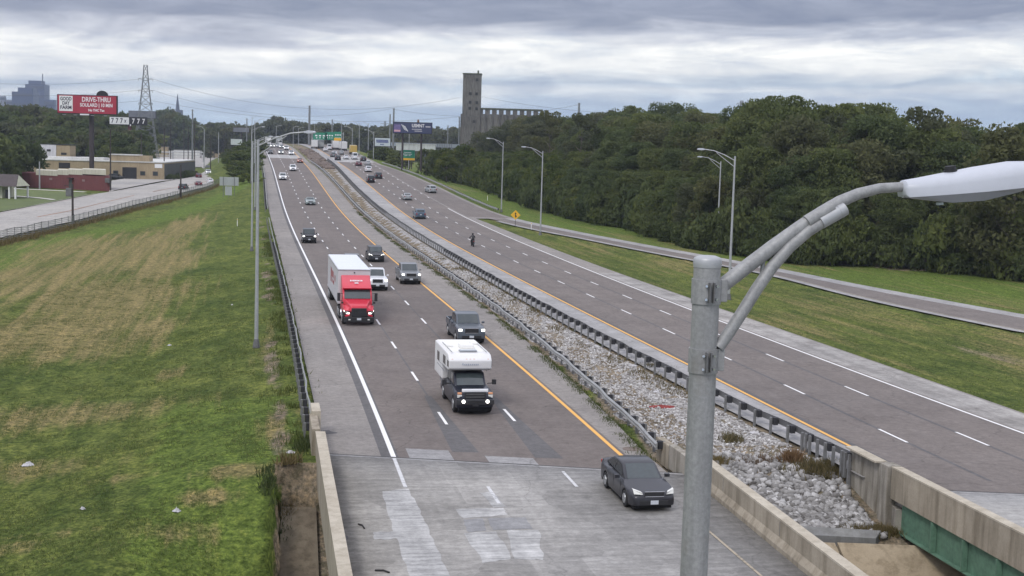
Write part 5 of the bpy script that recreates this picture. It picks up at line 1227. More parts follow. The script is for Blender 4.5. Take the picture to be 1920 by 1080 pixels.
# ---------------------------------------------------------------- lamp posts
def cobra(mb,x,z,s=1.0):
    """street lamp head from x outwards (towards -x)"""
    mb.prism([(x,z-.05),(x,z+.05),(x-.25,z+.11),(x-.62,z+.10),(x-.78,z+.02),(x-.74,z-.06),(x-.3,z-.10)],-.15,.15)
def lamp_post(px,py,side,label,arm=2.9,top=13.75,fn=None,grp='tall highway lamp posts',yaw=-11,Y=None,x=None):
    if Y is None: P=ground_at(px,py); x,Y,z=P
    else: z=float(T(x,Y))
    h=top-z if top else 13.5
    e=empty('lamp_post',(x,Y,z),(0,0,R(yaw)+(math.pi if side>0 else 0)),label,'lamp post',grp)
    mb=MB(); mb.lathe((0,0,0),[(.26,0),(.26,.10),(.17,.55),(.15,.6)],8); mb.build('base',M['steeld'],e)
    mb=MB(); mb.tube([(0,0,.3),(0,0,h-.4),(0,0,h)],[.135,.085,.08],12); mb.build('pole',M['steel'],e,smooth=True)
    mb=MB(); up=.75
    a=[(-.05,0,h-.75),(-arm*.35,0,h-.25),(-arm*.7,0,h+.12),(-arm,0,h+.22)]; b_=[(-.05,0,h-1.35),(-arm*.3,0,h-.75),(-arm*.62,0,h-.05)]
    a=[(p[0],0,p[2]+.35) for p in a]; b_=[(p[0],0,p[2]+.35) for p in b_]
    mb.tube(a,.045,8); mb.tube(b_,.035,8); mb.build('arm',M['steel'],e,smooth=True)
    mb=MB(); cobra(mb,-arm,h+.57); mb.build('luminaire',M['lampwhite'],e,bev=.03,seg=2)
    return e
lamp_post(480.5,652,1,'lamp post on the grass verge left of the highway, nearest of the left row',arm=3.2,top=13.75)
lamp_post(472,471,1,'lamp post in the left verge row, second from the camera',arm=3.0,top=13.6)
for i,(Y) in enumerate((250,330,410,490)):
    x=float(LS(Y))-2.6-(.6 if i%2 else 0); lamp_post(0,0,1,['lamp post of the left row beyond the guardrail gap','lamp post of the left row above the scrub embankment','lamp post of the left row near the far overpass','last lamp post of the left row at the far overpass'][i],arm=2.6,top=float(zr(Y))+13.0,Y=Y,x=x)
lamp_post(1366,562,-1,'lamp post on the right verge just behind the near pole, tallest in the picture',arm=2.9,top=13.5)
lamp_post(1344,474,-1,'lamp post beyond the ramp, just left of the tall right lamp post',arm=2.6,top=12.6)
lamp_post(1013,441,-1,'lamp post on the verge right of the yellow diamond sign',arm=2.7,top=13.3)
lamp_post(940,398,-1,'lamp post at the wood edge left of the yellow diamond sign',arm=2.6,top=14.8)
for px,py,sd,tp,l in ((766,317,1,17.2,'lamp post in front of the green exit sign with a short right arm'),(700,299,-1,19.3,'lamp post beside the white billboard'),(690,294,-1,21.0,'lamp post left of the white billboard behind the queue'),(673,291,-1,21.5,'lamp post behind the tall pale van'),(640,284,-1,23,'lamp post at the green gantry'),(660,287,-1,21,'lamp post between the gantry and the pale van')):
    P=road_at(px,py); lamp_post(px,py,sd,l,arm=2.6,top=CAMH+ray(px,{766:238,700:247,690:231,673:231,640:229,660:240}[px])[1]*P[1],Y=P[1],x=P[0],grp='far lamp posts of the right road')
for px,Y,yt in ((518,560,236),(550,590,238),(560,620,240),(590,640,233)):
    ax,az=ray(px,yt); e=empty('lamp_post',(ax*Y,Y,float(zr(Y))),(0,0,0),{518:'thin lamp post above the distant lorries',550:'thin lamp post right of the distant lorries',560:'thin lamp post at the crest between the carriageways',590:'thin lamp post behind the green gantry'}[px],'lamp post','far lamp posts at the crest'); h=CAMH+az*Y-float(zr(Y))
    mb=MB(); mb.tube([(0,0,0),(0,0,h)],[.14,.09],6); mb.build('pole',M['steel'],e)
    mb=MB(); mb.tube([(0,0,h-.2),(1.6,0,h+.3)],.06,5); mb.box((2.0,0,h+.3),(.8,.3,.15)); mb.build('arm',M['steel'],e)
# ---- the near lamp: post, clamps, double arm and large head
def near_lamp():
    Y=10.0; ax,az=ray(1327,482); X=ax*Y; zt=CAMH+az*Y
    e=empty('lamp_post',(X,Y,0.0),(0,0,0),label='big grey metal lamp post in the foreground with a curved double arm',cat='lamp post')
    axb,_=ray(1300,1080); 
    mb=MB(); mb.tube([(0,0,0),(0,0,zt-3),(0,0,zt-.05)],[.125,.104,.1005],40); mb.build('pole',M['lampgrey'],e,smooth=True)
    mb=MB(); mb.lathe((0,0,zt-.055),[(.104,-.02),(.106,0),(.106,.035),(.097,.052),(.06,.066),(.01,.07)],36); mb.build('cap',M['steel'],e,smooth=True)
    mb=MB(); mb.tube([(0,0,0),(0,0,.06)],.22,24); mb.build('base_plate',M['steel'],e)
    for k,zc in enumerate((zt-.255,zt-.775)):
        mb=MB(); mb.lathe((0,0,zc),[(.103,-.092),(.1115,-.092),(.1115,.092),(.103,.092)],40); mb.build('clamp_band',M['lampgrey'],e,smooth=True)
        c=MB(); ang=R(-80)
        for sgn in (-1,1):
            a=ang+sgn*.13; c.box((math.cos(a)*.125,math.sin(a)*.125,zc),(.045,.010,.15),rz=ang)
        q=c.build('clamp_flange',M['steeld'],e)
        b2=MB()
        for dz in (-.05,.05):
            for sgn in (-1,1):
                a=ang+sgn*.30; p=Vector((math.cos(a)*.122,math.sin(a)*.122,zc+dz)); d=Vector((math.cos(a),math.sin(a),0))
                b2.tube([p,p+d*.022],.0105,6)
        b2.build('clamp_bolt',M['chrome'],q)
        c=MB(); c.box((.125,.012,zc+.01),(.06,.09,.17)); c.build('arm_bracket',M['lampgrey'],e,bev=.008)
    def up(px,py,depth):
        ax,az=ray(px,py); return Vector((ax*depth-X,depth-Y,CAMH+az*depth))
    # arm follows the photographed curve, swinging away over the road
    def dep(px): return Y+(px-1327)/345*.32
    A=[(1352,537),(1400,500),(1450,462),(1500,426),(1540,399),(1575,378),(1610,363),(1650,353),(1700,350)]
    mb=MB(); mb.tube([up(x,y,dep(x)) for x,y in A],[.055]*2+[.054,.052,.050,.047,.043,.039,.037],20); mb.build('upper_arm',M['lampgrey'],e,smooth=True)
    Bp=[(1347,652),(1368,622),(1395,580),(1420,540),(1448,500),(1480,463),(1515,433),(1548,412),(1575,398)]
    mb=MB(); mb.tube([up(x,y,dep(x)-.03) for x,y in Bp],[.046]*9,20); mb.build('lower_arm',M['lampgrey'],e,smooth=True)
    mb=MB(); p,q=up(1538,417,dep(1538)-.035),up(1584,391,dep(1584)-.035); mb.tube([p,q],.053,20); d=(q-p).normalized(); mb.tube([q-d*.055,q-d*.03],.055,20); mb.build('arm_end_sleeve',M['steel'],e,smooth=True)
    mb=MB(); p,q=up(1512,412,dep(1512)-.01),up(1560,383,dep(1560)-.01); mb.tube([p+Vector((0,-.01,-.018)),q+Vector((0,-.01,-.018))],.052,16); mb.build('arm_saddle',M['lampgrey'],e,smooth=True)
    mb=MB(); mb.tube([up(1432,478,dep(1432)),up(1428,522,dep(1428))],.017,10); mb.build('arm_strut',M['lampgrey'],e,smooth=True)
    # head: a tapered casting with a flat grey underside, carried on the arm end
    p0=up(1694,352,dep(1694)); dirv=(up(1925,330,dep(1925)+.02)-p0).normalized(); side_=Vector((-dirv.y,dirv.x,0)).normalized()*-1; upn=side_.cross(dirv); 
    if upn.z<0: upn=-upn
    k=px_m=FPX/dep(1800)
    secs=[(-.02,.06,.028,-.045),(.0,.090,.058,-.070),(.12,.12,.066,-.072),(.34,.160,.086,-.074),(.60,.185,.110,-.076),(.90,.185,.128,-.074),(1.04,.165,.118,-.065),(1.11,.12,.085,-.05),(1.14,.05,.03,-.02)]
    V=[];n=14
    for d,hw,ht,lo in secs:
        c=p0+dirv*d
        for j in range(n):
            a=math.pi*j/(n-1); V.append(c+side_*(-math.cos(a)*hw)+upn*(lo+(ht-lo)*max(0,math.sin(a))**.55))
    F=[]
    for i in range(len(secs)-1):
        for j in range(n): F.append((i*n+j,i*n+(j+1)%n,(i+1)*n+(j+1)%n,(i+1)*n+j))
    F+=[tuple(range(n)),tuple((len(secs)-1)*n+j for j in range(n))[::-1]]
    mb=MB(); mb.add(V,F); hd=mb.build('lamp_head',M['lampwhite'],e,smooth=True)
    V=[];
    for d,hw,ht,lo in secs[1:7]:
        c=p0+dirv*d
        dr=.080*math.sin(math.pi*min(1,max(0,(d-.02)/1.1)))
        V+=[c-side_*hw*1.01+upn*(lo-.002),c+side_*hw*1.01+upn*(lo-.002),c+side_*hw*.72+upn*(lo-dr*(1.25-d*.6)),c-side_*hw*.72+upn*(lo-dr*(1.25-d*.6))]
    F=[]
    for i in range(5):
        for j in range(4): F.append((i*4+j,i*4+(j+1)%4,(i+1)*4+(j+1)%4,(i+1)*4+j))
    F+=[(0,1,2,3),(20,23,22,21)]
    mb=MB(); mb.add(V,F); mb.build('head_underside',M['lampunder'],hd)
    c=p0+dirv*.40+upn*.088; mb=MB(); mb.tube([c,c+upn*.012],.052,24); mb.tube([c+upn*.012,c+upn*.045],.042,24); mb.build('photocell',M['black'],hd,smooth=True)
    c=p0+dirv*.30-upn*.138; mb=MB(); mb.tube([c,c-upn*.02],.028,14); mb.build('sensor',M['lens'],hd,smooth=True)
    c=p0+dirv*(-.01)-upn*.055; mb=MB(); mb.tube([c,c+dirv*.05],.022,12); mb.build('latch',M['steel'],hd,smooth=True)
near_lamp()
# ---------------------------------------------------------------- signs
SIGNG=mat('sign_green',(.02,.22,.13),.5,0,.1,.6); SIGNY=mat('sign_yellow',(.80,.45,.03),.5,0,.06,1); SIGNB=mat('sign_back_aluminium',(.40,.42,.42),.5,.3,.12,.6); WHT=mat('sign_white',(.78,.78,.78),.6,0,.04,1)
def posts(e,xs,z0,z1,m,r=.10,name='post'):
    for x in xs:
        mb=MB(); mb.tube([(x,.12,z0),(x,.12,z1)],r,10); mb.build(name,m,e)
def board(px0,px1,py0,py1,Y,name,label,cat,face,m_frame,post_px,post_base,postm,pr=.3,thick=.5,yaw=0,grp=None,frame=.35):
    """a flat board on posts; local frame: x right, z up, face towards -y"""
    cx=(px0+px1)/2; ax,_=ray(cx,(py0+py1)/2); X=ax*Y
    zt=CAMH+ray(cx,py0)[1]*Y; zb=CAMH+ray(cx,py1)[1]*Y; w=(px1-px0)/FPX*Y*1.004
    zg=float(T(X,Y)) if post_base is None else CAMH+ray(cx,post_base)[1]*Y
    e=empty(name,(X,Y,zg),(0,0,R(yaw)),label,cat,grp); H=zt-zb; zc=(zt+zb)/2-zg
    mb=MB(); mb.box((0,.05+thick/2,zc),(w,thick,H)); mb.build('frame',m_frame,e)
    mb=MB(); mb.box((0,.02,zc),(w-frame,.06,H-frame)); mb.build('face',face,e)
    for p in post_px:
        x=(p-cx)/FPX*Y; mb=MB(); mb.tube([(x,.08+thick+pr,0),(x,.08+thick+pr,zc)],pr,14); mb.build('post',postm,e,smooth=True)
    return e,w,H,zc
steelk=mat('dark_brown_post',(.05,.04,.042),.7); redk=mat('deep_red_post',(.13,.035,.04),.7); blk=mat('billboard_black',(.018,.018,.022),.7)
RED=mat('billboard_crimson',(.36,.028,.055),.6,0,.06,.3)
e,w,H,zc=board(107,219,178,214,350,'billboard','red roadside billboard with a white badge and drive-thru lettering','billboard',RED,blk,(168,),None,steelk,.62,.8,yaw=-1)
mb=MB(); mb.box((-w/2+2.35,-.03,zc+.15),(3.5,.04,H-1.0)); mb.build('badge_panel',WHT,e,bev=.3,ang=80)
INK=mat('lettering_ink',(.03,.025,.05),.6); WT=mat('lettering_white',(.80,.78,.80),.6)
for t,dz in (('GOOD',1.25),('DAY',.15),('FARM',-.95)):
    o=text_mesh(t,1.25,INK,'lettering',e,.035,2.9 if t!='DAY' else 1.9); o.location=(-w/2+2.35,-.065,zc+dz+.05)
for t,dz,h,wd in (('DRIVE-THRU',1.25,1.7,7.4),('SOULARD | 10 MIN',-.15,1.25,8.4),('No THC Tax',-1.45,.85,4.2)):
    o=text_mesh(t,h,WT,'lettering',e,.03,wd); o.location=(w/2-5.35,-.03,zc+dz)
mb=MB(); a=[(1.5*math.cos(t),1.2*math.sin(t)) for t in np.linspace(0,math.pi,14)]; mb.prism([(x+w/2-3.9,z+zc+H/2) for x,z in a],.1,.5); mb.build('top_cutout',blk,e)
mb=MB(); mb.box((-.6,-.1,zc-H/2-.12),(2.3,.2,.34)); mb.build('owner_plate',WHT,e)
mb=MB(); mb.box((0,-.5,zc-H/2-.35),(w*.94,.9,.06)); mb.build('catwalk',steelk,e)
for x in (-5.5,-2.6,1.8,5.2):
    mb=MB(); mb.box((x,-1.2,zc-H/2-.3),(.8,.35,.14)); mb.build('flood_lamp',M['lampunder'],e)
# the number board
e,w,H,zc=board(205,275,219,234.5,560,'billboard','black and white billboard showing rows of the digit seven','billboard',blk,blk,(241,),None,redk,.75,.8)
mb=MB(); mb.box((-w/2+4.2,-.02,zc),(8.0,.05,H-.5)); mb.build('white_panel',WHT,e)
for i,x in enumerate((-6.4,-4.55,-2.7)): o=text_mesh('7',2.8,INK,'lettering',e,.06,1.1); o.location=(x,-.07,zc-.1)
for i,x in enumerate((2.2,4.3,6.4)): o=text_mesh('7',2.8,WT,'lettering',e,.06,1.1); o.location=(x,-.04,zc-.1)
o=text_mesh(',',2.8,WT,'lettering',e,.06,.5); o.location=(1.0,-.04,zc-.9)
for x,m_ in ((-1.1,INK),(-.35,WT)):
    o=text_mesh('x' if m_ is INK else '3',2.2,m_,'lettering',e,.04,.9); o.location=(x,-.075,zc)
GB=mat('far_board_grey',(.16,.17,.20),.7,0,.3,.3)
board(241,292,208,222,640,'billboard','dark grey billboard half hidden behind the lattice pylon','billboard',GB,blk,(262,),None,steelk,.5,.8)
board(437,467,239,248,760,'billboard','small dark billboard above the trees left of the far crest','billboard',GB,steelk,(452,),None,steelk,.4,.8)
board(432,454.5,260,272.5,600,'billboard','blank pale billboard on the left bank above the scrub','billboard',mat('blank_board',(.50,.55,.54),.7,0,.1,.5),blk,(436,451),None,steelk,.25,.6)
# blue billboard
BLU=mat('billboard_blue',(.045,.055,.12),.5,0,.2,.4)
e,w,H,zc=board(737,810,229,251,395,'billboard','dark blue roadside billboard with big white letters beside the merge lane','billboard',BLU,blk,(755,790),320,steelk,.30,.6)
mb=MB(); mb.box((-w/2+1.3,-.02,zc-.2),(1.9,.05,H-1.1)); mb.build('picture_panel',mat('violet_panel',(.16,.13,.28),.6,0,.5,1.5),e)
mb=MB(); mb.box((-w/2+1.3,-.05,zc-H/2+.8),(1.8,.04,.5)); mb.build('pink_band',mat('pink_band',(.6,.35,.38),.6),e)
for k in range(3):
    mb=MB(); mb.box((-w/2+3.0+k*.45,-.03,zc+.2-k*.22),(.16,.04,1.9),mtx=Matrix.Rotation(R(-32),4,'Y')); mb.build('stripe',WHT,e)
o=text_mesh('USMNT',1.35,WT,'lettering',e,.03,3.6); o.location=(1.6,-.03,zc+.65)
for dz,wd,x in ((-.35,3.0,1.4),(-.85,2.2,1.8)):
    mb=MB(); 
    for k in range(int(wd/.22)): mb.box((x-wd/2+k*.22,-.03,zc+dz),(.14,.03,.20))
    mb.build('small_lettering',WT,e)
mb=MB(); 
for k in range(6): mb.box((3.9+k*.24,-.03,zc+.45),(.16,.03,.28))
mb.build('small_lettering',WT,e)
mb=MB(); mb.lathe((1.6,.2,zc+H/2+.3),[(.3,-.3),(.34,.1),(.2,.45),(.05,.55)],10); mb.build('beacon',mat('rusty_beacon',(.2,.12,.08),.7),e)
e,w,H,zc=board(702,732.5,258,275,470,'billboard','small white billboard with two rows of dark blue writing','billboard',mat('pale_board',(.52,.58,.60),.6,0,.05,1),blk,(705.5,),300,steelk,.32,.6)
IB=mat('navy_lettering',(.04,.06,.22),.6)
for dz,wd,sz in ((.55,4.4,.62),(.0,4.2,.5),(-.8,1.6,.4)):
    mb=MB()
    for k in range(int(wd/.42)): mb.box((-wd/2+k*.42+.2,-.03,zc+dz),(.30,.03,sz))
    mb.build('lettering',IB,e)
# green exit sign
e,w,H,zc=board(752,778,281,300.5,400,'road_sign','green exit sign with a yellow strip along its bottom','road sign',SIGNG,SIGNB,(755.5,761,768,772),317,steelk,.13,.12,frame=.15)
mb=MB(); mb.box((0,-.03,zc-H/2+.33),(w-.1,.04,.58)); mb.build('exit_only_panel',SIGNY,e)
for dz,wd in ((.75,2.2),(.25,2.8),(-.15,2.0)):
    mb=MB(); 
    for k in range(int(wd/.26)): mb.box((-wd/2+k*.26+.1,-.03,zc+dz),(.17,.03,.22))
    mb.build('lettering',WT,e)
mb=MB(); mb.box((0,-.03,zc-.1),(.35,.03,.9)); mb.build('arrow',SIGNG,e)
# overhead gantry, far
Y=560; ax,az=ray(586,262); X0=ax*Y; X1=ray(642,262)[0]*Y; zg=float(zr(Y)); zb=CAMH+ray(612,262)[1]*Y
e=empty('sign_gantry',((X0+X1)/2,Y,zg),(0,0,0),'overhead gantry with green highway signs across the far road','sign gantry'); hw_=(X1-X0)/2
for s in (-1,1):
    mb=MB(); mb.tube([(s*(hw_+.3),.5,0),(s*(hw_+.3),.5,zb-zg+3.3)],.2,8); mb.build('post',M['steel'],e)
mb=MB(); 
for dz in (.4,2.6): mb.tube([(-hw_-.3,.5,zb-zg+dz),(hw_+.3,.5,zb-zg+dz)],.10,6)
mb.build('truss',M['steel'],e)
for c,wd,hh,ye in ((-.50,5.6,2.9,0),(.15,3.6,3.2,0),(.70,3.2,3.8,1)):
    mb=MB(); mb.box((c*hw_,.1,zb-zg+hh/2+(-.4 if ye else 0)),(wd,.15,hh)); p=mb.build('sign_panel',SIGNG,e)
    if ye: mb=MB(); mb.box((c*hw_,0,zb-zg+.3),(wd,.08,1.1)); mb.build('exit_strip',SIGNY,p)
    mb=MB()
    for k in range(3): mb.box((c*hw_-wd*.28+k*wd*.28,0,zb-zg+hh*.55),(wd*.16,.06,.5)); mb.box((c*hw_-wd*.25+k*wd*.25,0,zb-zg+hh*.25),(wd*.08,.06,.4))
    mb.build('lettering',WT,p)
# yellow diamond merge sign
P=ground_at(966,425); Y=P[1]; zs=CAMH+ray(966,403)[1]*Y-P[2]; hd=9.2/FPX*Y
e=empty('warning_sign',P,(0,0,R(4)),'yellow diamond warning sign with a black merge arrow','road sign')
mb=MB(); mb.box((0,.05,zs/2-.1),(.07,.05,zs+.2)); mb.build('post',steelk,e)
mb=MB(); mb.prism([(0,zs-hd),(hd,zs),(0,zs+hd),(-hd,zs)],-.03,.02); mb.build('panel',SIGNY,e)
mb=MB(); mb.prism([(-.07,zs-.5*hd),(.07,zs-.5*hd),(.07,zs+.2*hd),(.17,zs+.2*hd),(0,zs+.55*hd),(-.17,zs+.2*hd),(-.07,zs+.2*hd)],-.05,-.031)
mb.prism([(.10,zs-.42*hd),(.22,zs-.36*hd),(.12,zs-.02*hd),(.07,zs-.15*hd)],-.05,-.031); mb.build('arrow',M['black'],e)
# signs seen from behind on the left bank
P=ground_at(440,366); Y=P[1]; sc_=Y/FPX
e=empty('road_sign',P,(0,0,R(6)),'blank grey back of a wide road sign on two posts, left bank','road sign')
zt=CAMH+ray(430,332)[1]*Y-P[2]; zb=CAMH+ray(430,348)[1]*Y-P[2]
x0,x1=(412-440)*sc_,(447-440)*sc_
mb=MB(); mb.box(((x0+x1)/2,0,(zt+zb)/2),(x1-x0,.06,zt-zb)); mb.build('panel',SIGNB,e)
for x in (x0+(x1-x0)*.2,x0+(x1-x0)*.78):
    mb=MB(); mb.box((x,-.06,(zt-.6)/2),(.12,.08,zt+.6)); mb.build('post',M['steeld'],e)
e=empty('road_sign',(P[0]-.1,P[1]-6,float(T(P[0]-.1,P[1]-6))),(0,0,R(4)),'small grey back of a square sign just below the wide blank sign','road sign')
zt2=CAMH+ray(440,350)[1]*(Y-6)-e.location.z
mb=MB(); mb.box((0,0,zt2-.95),(1.5,.05,1.9)); mb.build('panel',SIGNB,e); mb=MB(); mb.box((0,.05,zt2/2),(.08,.06,zt2)); mb.build('post',M['steeld'],e)
# white delineators
for px,py,l in ((996,431,'white marker post on the verge right of the diamond sign'),(445,424,'white marker post alone in the left field'),(914,376,'white marker post on the grass below the wood'),(1351,466,'small white box post beside the lamp post beyond the ramp')):
    P=ground_at(px,py); e=empty('marker_post',P,(0,0,0),l,'marker post'); mb=MB(); mb.box((0,0,.55),(.10,.04,1.3)); mb.build('post',WHT,e); mb=MB(); mb.box((0,-.03,1.05),(.09,.01,.16)); mb.build('reflector',SIGNY,e)
# ---------------------------------------------------------------- buildings on the left
def tile(name,c,rough=.85): return concmat(name,c,tuple(min(1,x*1.2) for x in c),.15,.3)
TAN=tile('tan_block_wall',(.34,.27,.175)); DGR=tile('dark_green_wall',(.07,.075,.07)); BRK=tile('dull_red_metal_wall',(.15,.050,.052)); ROOFW=tile('pale_roof',(.55,.55,.53)); CREAM=tile('cream_wall',(.50,.50,.38)); ROOFD=tile('brown_shingle',(.085,.07,.07))
def gz(px,py,Y): ax,az=ray(px,py); return Vector((ax*Y,Y,CAMH+az*Y))
def polyhouse(e,base,z0,z1,m,name='wall'):
    """closed prism over a plan polygon"""
    mb=MB(); mb.prism([(p[0],p[1]) for p in base],z0,z1,'z'); return mb.build(name,m,e)
# tan warehouse
zz=float(baseL(405)); A_=gz(64,318,398); B_=gz(308,337,405); C_=gz(365,327,470)
e=empty('warehouse',(0,0,zz),label='long tan block warehouse with a black garage door, pale roof and dark green side wall',cat='building')
dirv=Vector((B_.x-A_.x,B_.y-A_.y,0)); Lw=dirv.length; dirv.normalize(); bk=Vector((C_.x-B_.x,C_.y-B_.y,0)); lb=bk.length; bk.normalize(); rotm=math.atan2(dirv.y,dirv.x); r2=math.atan2(bk.y,bk.x)
Hw=5.3
def wpt(u,v,z): p=Vector((A_.x,A_.y,0))+dirv*u+bk*v; return Vector((p.x,p.y,z))
def plan(u0,u1,v0,v1): return [tuple(wpt(u,v,0))[:2] for u,v in((u0,v0),(u1,v0),(u1,v1),(u0,v1))]
polyhouse(e,plan(0,Lw,0,lb),0,Hw,TAN)
rf=polyhouse(e,plan(-.2,Lw+.2,-.2,lb+.2),Hw+.003,Hw+.30,ROOFW,'roof')
polyhouse(e,plan(Lw*.57,Lw*.88,1,7),Hw+.31,Hw+2.0,TAN,'roof_block'); polyhouse(rf,plan(Lw*.565,Lw*.80,.8,7.2),Hw+2.003,Hw+2.3,ROOFW,'roof_block_cap')
polyhouse(rf,plan(Lw*.05,Lw*.50,6,14),Hw+.31,Hw+1.0,ROOFW,'roof_ridge')
u=Lw*(242-64)/(308-64)
mb=MB(); mb.box(tuple(wpt(u,-.02,1.95)),(4.1,.12,3.7),rotm); mb.build('garage_door',M['black'],e)
for p in (142,192,216,267,291):
    uu=Lw*(p-64)/244; mb=MB(); mb.box(tuple(wpt(uu,-.01,2.1)),(1.5,.12,1.3),rotm); f=mb.build('window_frame',ROOFD,e); mb=MB(); mb.box(tuple(wpt(uu,-.05,2.1)),(1.2,.1,1.0),rotm); mb.build('pane',M['glassl'],f)
mb=MB(); mb.box(tuple(wpt(Lw*.23,-.02,3.9)),(3.2,.12,1.6),rotm); mb.build('dark_opening',M['black'],e)
mb=MB(); mb.box(tuple(wpt(Lw*.955,-.04,4.4)),(2.2,.1,1.2),rotm); mb.build('white_sign',WHT,e)
c=wpt(Lw,lb/2,Hw/2-.1); mb=MB(); mb.box((c.x+.05,c.y,Hw/2-.15),(lb-.2,.3,Hw-.4),r2); mb.build('side_wall',DGR,e)
for i in range(8):
    p_=wpt(Lw+1.6,lb*(i+.3)/9,0); s_=rt.uniform(.45,.7); tree('bush',p_.x,p_.y,zz,s_,s_,'low green bush along the dark green side wall of the warehouse','bushes along the green side wall',name='bush')
# red metal building
ROOFY=tile('cream_metal_roof',(.50,.48,.40))
A2_=gz(34,352,330); B2_=gz(206,360,318); z2=float(baseL(320)); e=empty('metal_building',(0,0,z2),label='low dull red metal building with a stepped pale roof edge',cat='building')
dv=Vector((B2_.x-A2_.x,B2_.y-A2_.y,0)); lw=dv.length; dv.normalize(); nn_=Vector((-.30,.95,0)); r3=math.atan2(dv.y,dv.x)
def rp_(u,v,z): p=Vector((A2_.x,A2_.y,0))+dv*u+nn_*v; return (p.x,p.y,z)
polyhouse(e,[rp_(u,v,0)[:2] for u,v in((0,0),(lw,0),(lw,10),(0,10))],0,3.55,BRK)
for u0,u1,z in ((.20,.44,3.55),(.44,.56,3.85),(.56,.71,4.05),(.71,.96,4.25)):
    polyhouse(e,[rp_(u,v,0)[:2] for u,v in((lw*u0,-.12),(lw*u1-.02,-.12),(lw*u1-.02,10.2),(lw*u0,10.2))],z-.45,z+.75,ROOFY,'roof_step')
mb=MB(); mb.box(rp_(lw*.58,-.04,1.2),(1.0,.1,2.1),r3); mb.build('door',DGR,e)
mb=MB(); mb.box(rp_(lw*.58,-.45,2.7),(1.5,.9,.15),r3); mb.build('door_canopy',M['black'],e)
for u,w_ in ((.365,.9),(.72,.8)):
    mb=MB(); mb.box(rp_(lw*u,-.03,2.3),(w_,.08,.5),r3); mb.build('wall_plate',mat('faded_plate',(.25,.17,.17),.8),e)
mb=MB(); mb.box(rp_(lw-.5,-.5,2.6),(1.2,1.0,1.1),r3); mb.build('cooling_unit',M['steeld'],e,bev=.1)
# white and tan block behind
e=empty('block_building',(0,0,1),label='small white and tan square building on the warehouse roofline',cat='building')
p=gz(105,288,450); 
mb=MB(); mb.box((p.x-2.6,p.y+3,4.6),(5.2,6,9.4)); mb.build('white_wall',tile('white_block',(.62,.61,.66)),e)
mb=MB(); mb.box((p.x+2.35,p.y+3,4.5),(4.5,6,9.2)); mb.build('tan_wall',TAN,e)
mb=MB(); mb.box((p.x-2.4,p.y-.05,7.4),(1.3,.1,.7)); mb.build('window',M['black'],e); mb=MB(); mb.box((p.x+2.6,p.y-.05,6.4),(1.8,.1,.7)); mb.build('window',M['black'],e)
mb=MB(); mb.box((p.x,p.y+3,9.4),(10.2,6.2,.2)); mb.build('roof',M['black'],e)
# gabled white shed at far left
e=empty('gabled_shed',(0,0,1),label='small white gabled shed left of the white and tan block',cat='building'); p=gz(62,290,455)
mb=MB(); mb.box((p.x,p.y+3,3.4),(6,6,6.8)); mb.build('wall',CREAM,e); mb=MB(); mb.prism([(p.x-3.3,6.8),(p.x-1,8.6),(p.x+3.3,6.8)],p.y-.3,p.y+6.3); mb.build('roof',ROOFW,e)
# porch house, left edge
P0=gz(16,371,272); z3=float(baseL(272)); e=empty('porch_house',(P0.x,P0.y,z3),(0,0,R(-6)),label='cream porch house with a brown roof at the left edge',cat='house')
mb=MB(); mb.box((-4.6,2.5,1.5),(6.5,5,3.0)); mb.build('wall',CREAM,e)
mb=MB(); mb.prism([(-1.6,2.75),(-1.6,2.95),(1.2,5.0),(4.1,2.95),(4.1,2.75)] if False else [(-.4,2.8),(2.5,4.9),(2.5,2.8)],0,0.01) 
mb=MB(); mb.add([(-8.5,-1.6,2.85),(2.4,-1.6,2.85),(2.4,4.4,2.85),(-8.5,4.4,2.85),(-8.5,1.4,5.2),(1.4,1.4,5.2)],[(0,1,5,4),(2,3,4,5),(1,2,5),(0,4,3),(0,3,2,1)]); mb.build('roof',ROOFD,e)
mb=MB(); mb.add([(2.42,-1.5,2.9),(2.42,4.3,2.9),(1.45,1.4,5.1)],[(0,1,2)]); mb.v=[(x+.03,y,z) for x,y,z in mb.v]; mb.build('gable',CREAM,e)
for x,yy in ((2.1,-1.3),(.8,-1.3),(2.1,4.0)):
    mb=MB(); mb.box((x,yy,1.45),(.28,.28,2.85)); mb.build('porch_post',WHT,e)
mb=MB(); mb.box((-.2,-.02+0,1.1),(.9,.1,2.1)); mb.build('door',M['black'],e)
mb=MB(); mb.box((.4,1.2,.15),(4.2,5.6,.3)); mb.build('porch_floor',M['curb'],e)
# city street and its edges
def lineg(pts): 
    Q=[hit(x,y,lambda a,b:float(baseL(b))+.1) for x,y in pts]; return Q
far_c=lineg([(-60,412),(0,402),(60,390),(110,380),(175,367),(220,360),(312,342),(370,332),(385,322),(372,308),(362,297)])
near_c=lineg([(-60,461),(0,450),(70,434),(137,418),(207,399),(262,384),(320,370),(387,352),(425,337),(428,322),(400,306),(385,297)])
def ribbon(name,Pa,Pb,m,dz,n=60):
    def res(P):
        P=np.array(P); d=np.r_[0,np.cumsum(np.linalg.norm(np.diff(P[:,:2],axis=0),axis=1))]; t=np.linspace(0,d[-1],n); return np.stack([np.interp(t,d,P[:,i]) for i in range(3)],1)
    a,b_=res(Pa),res(Pb); V=[]
    for p,q in zip(a,b_): V+=[(p[0],p[1],float(baseL(p[1]))+dz),(q[0],q[1],float(baseL(q[1]))+dz)]
    F=[(2*i,2*i+1,2*i+3,2*i+2) for i in range(n-1)]; o=npmesh(name,V,F,m); o['kind']='structure'; return o
ribbon('city_street',far_c,near_c,M['street'],.42)
BRN=paintmat('rusty_median_line',(.30,.15,.08),.3)
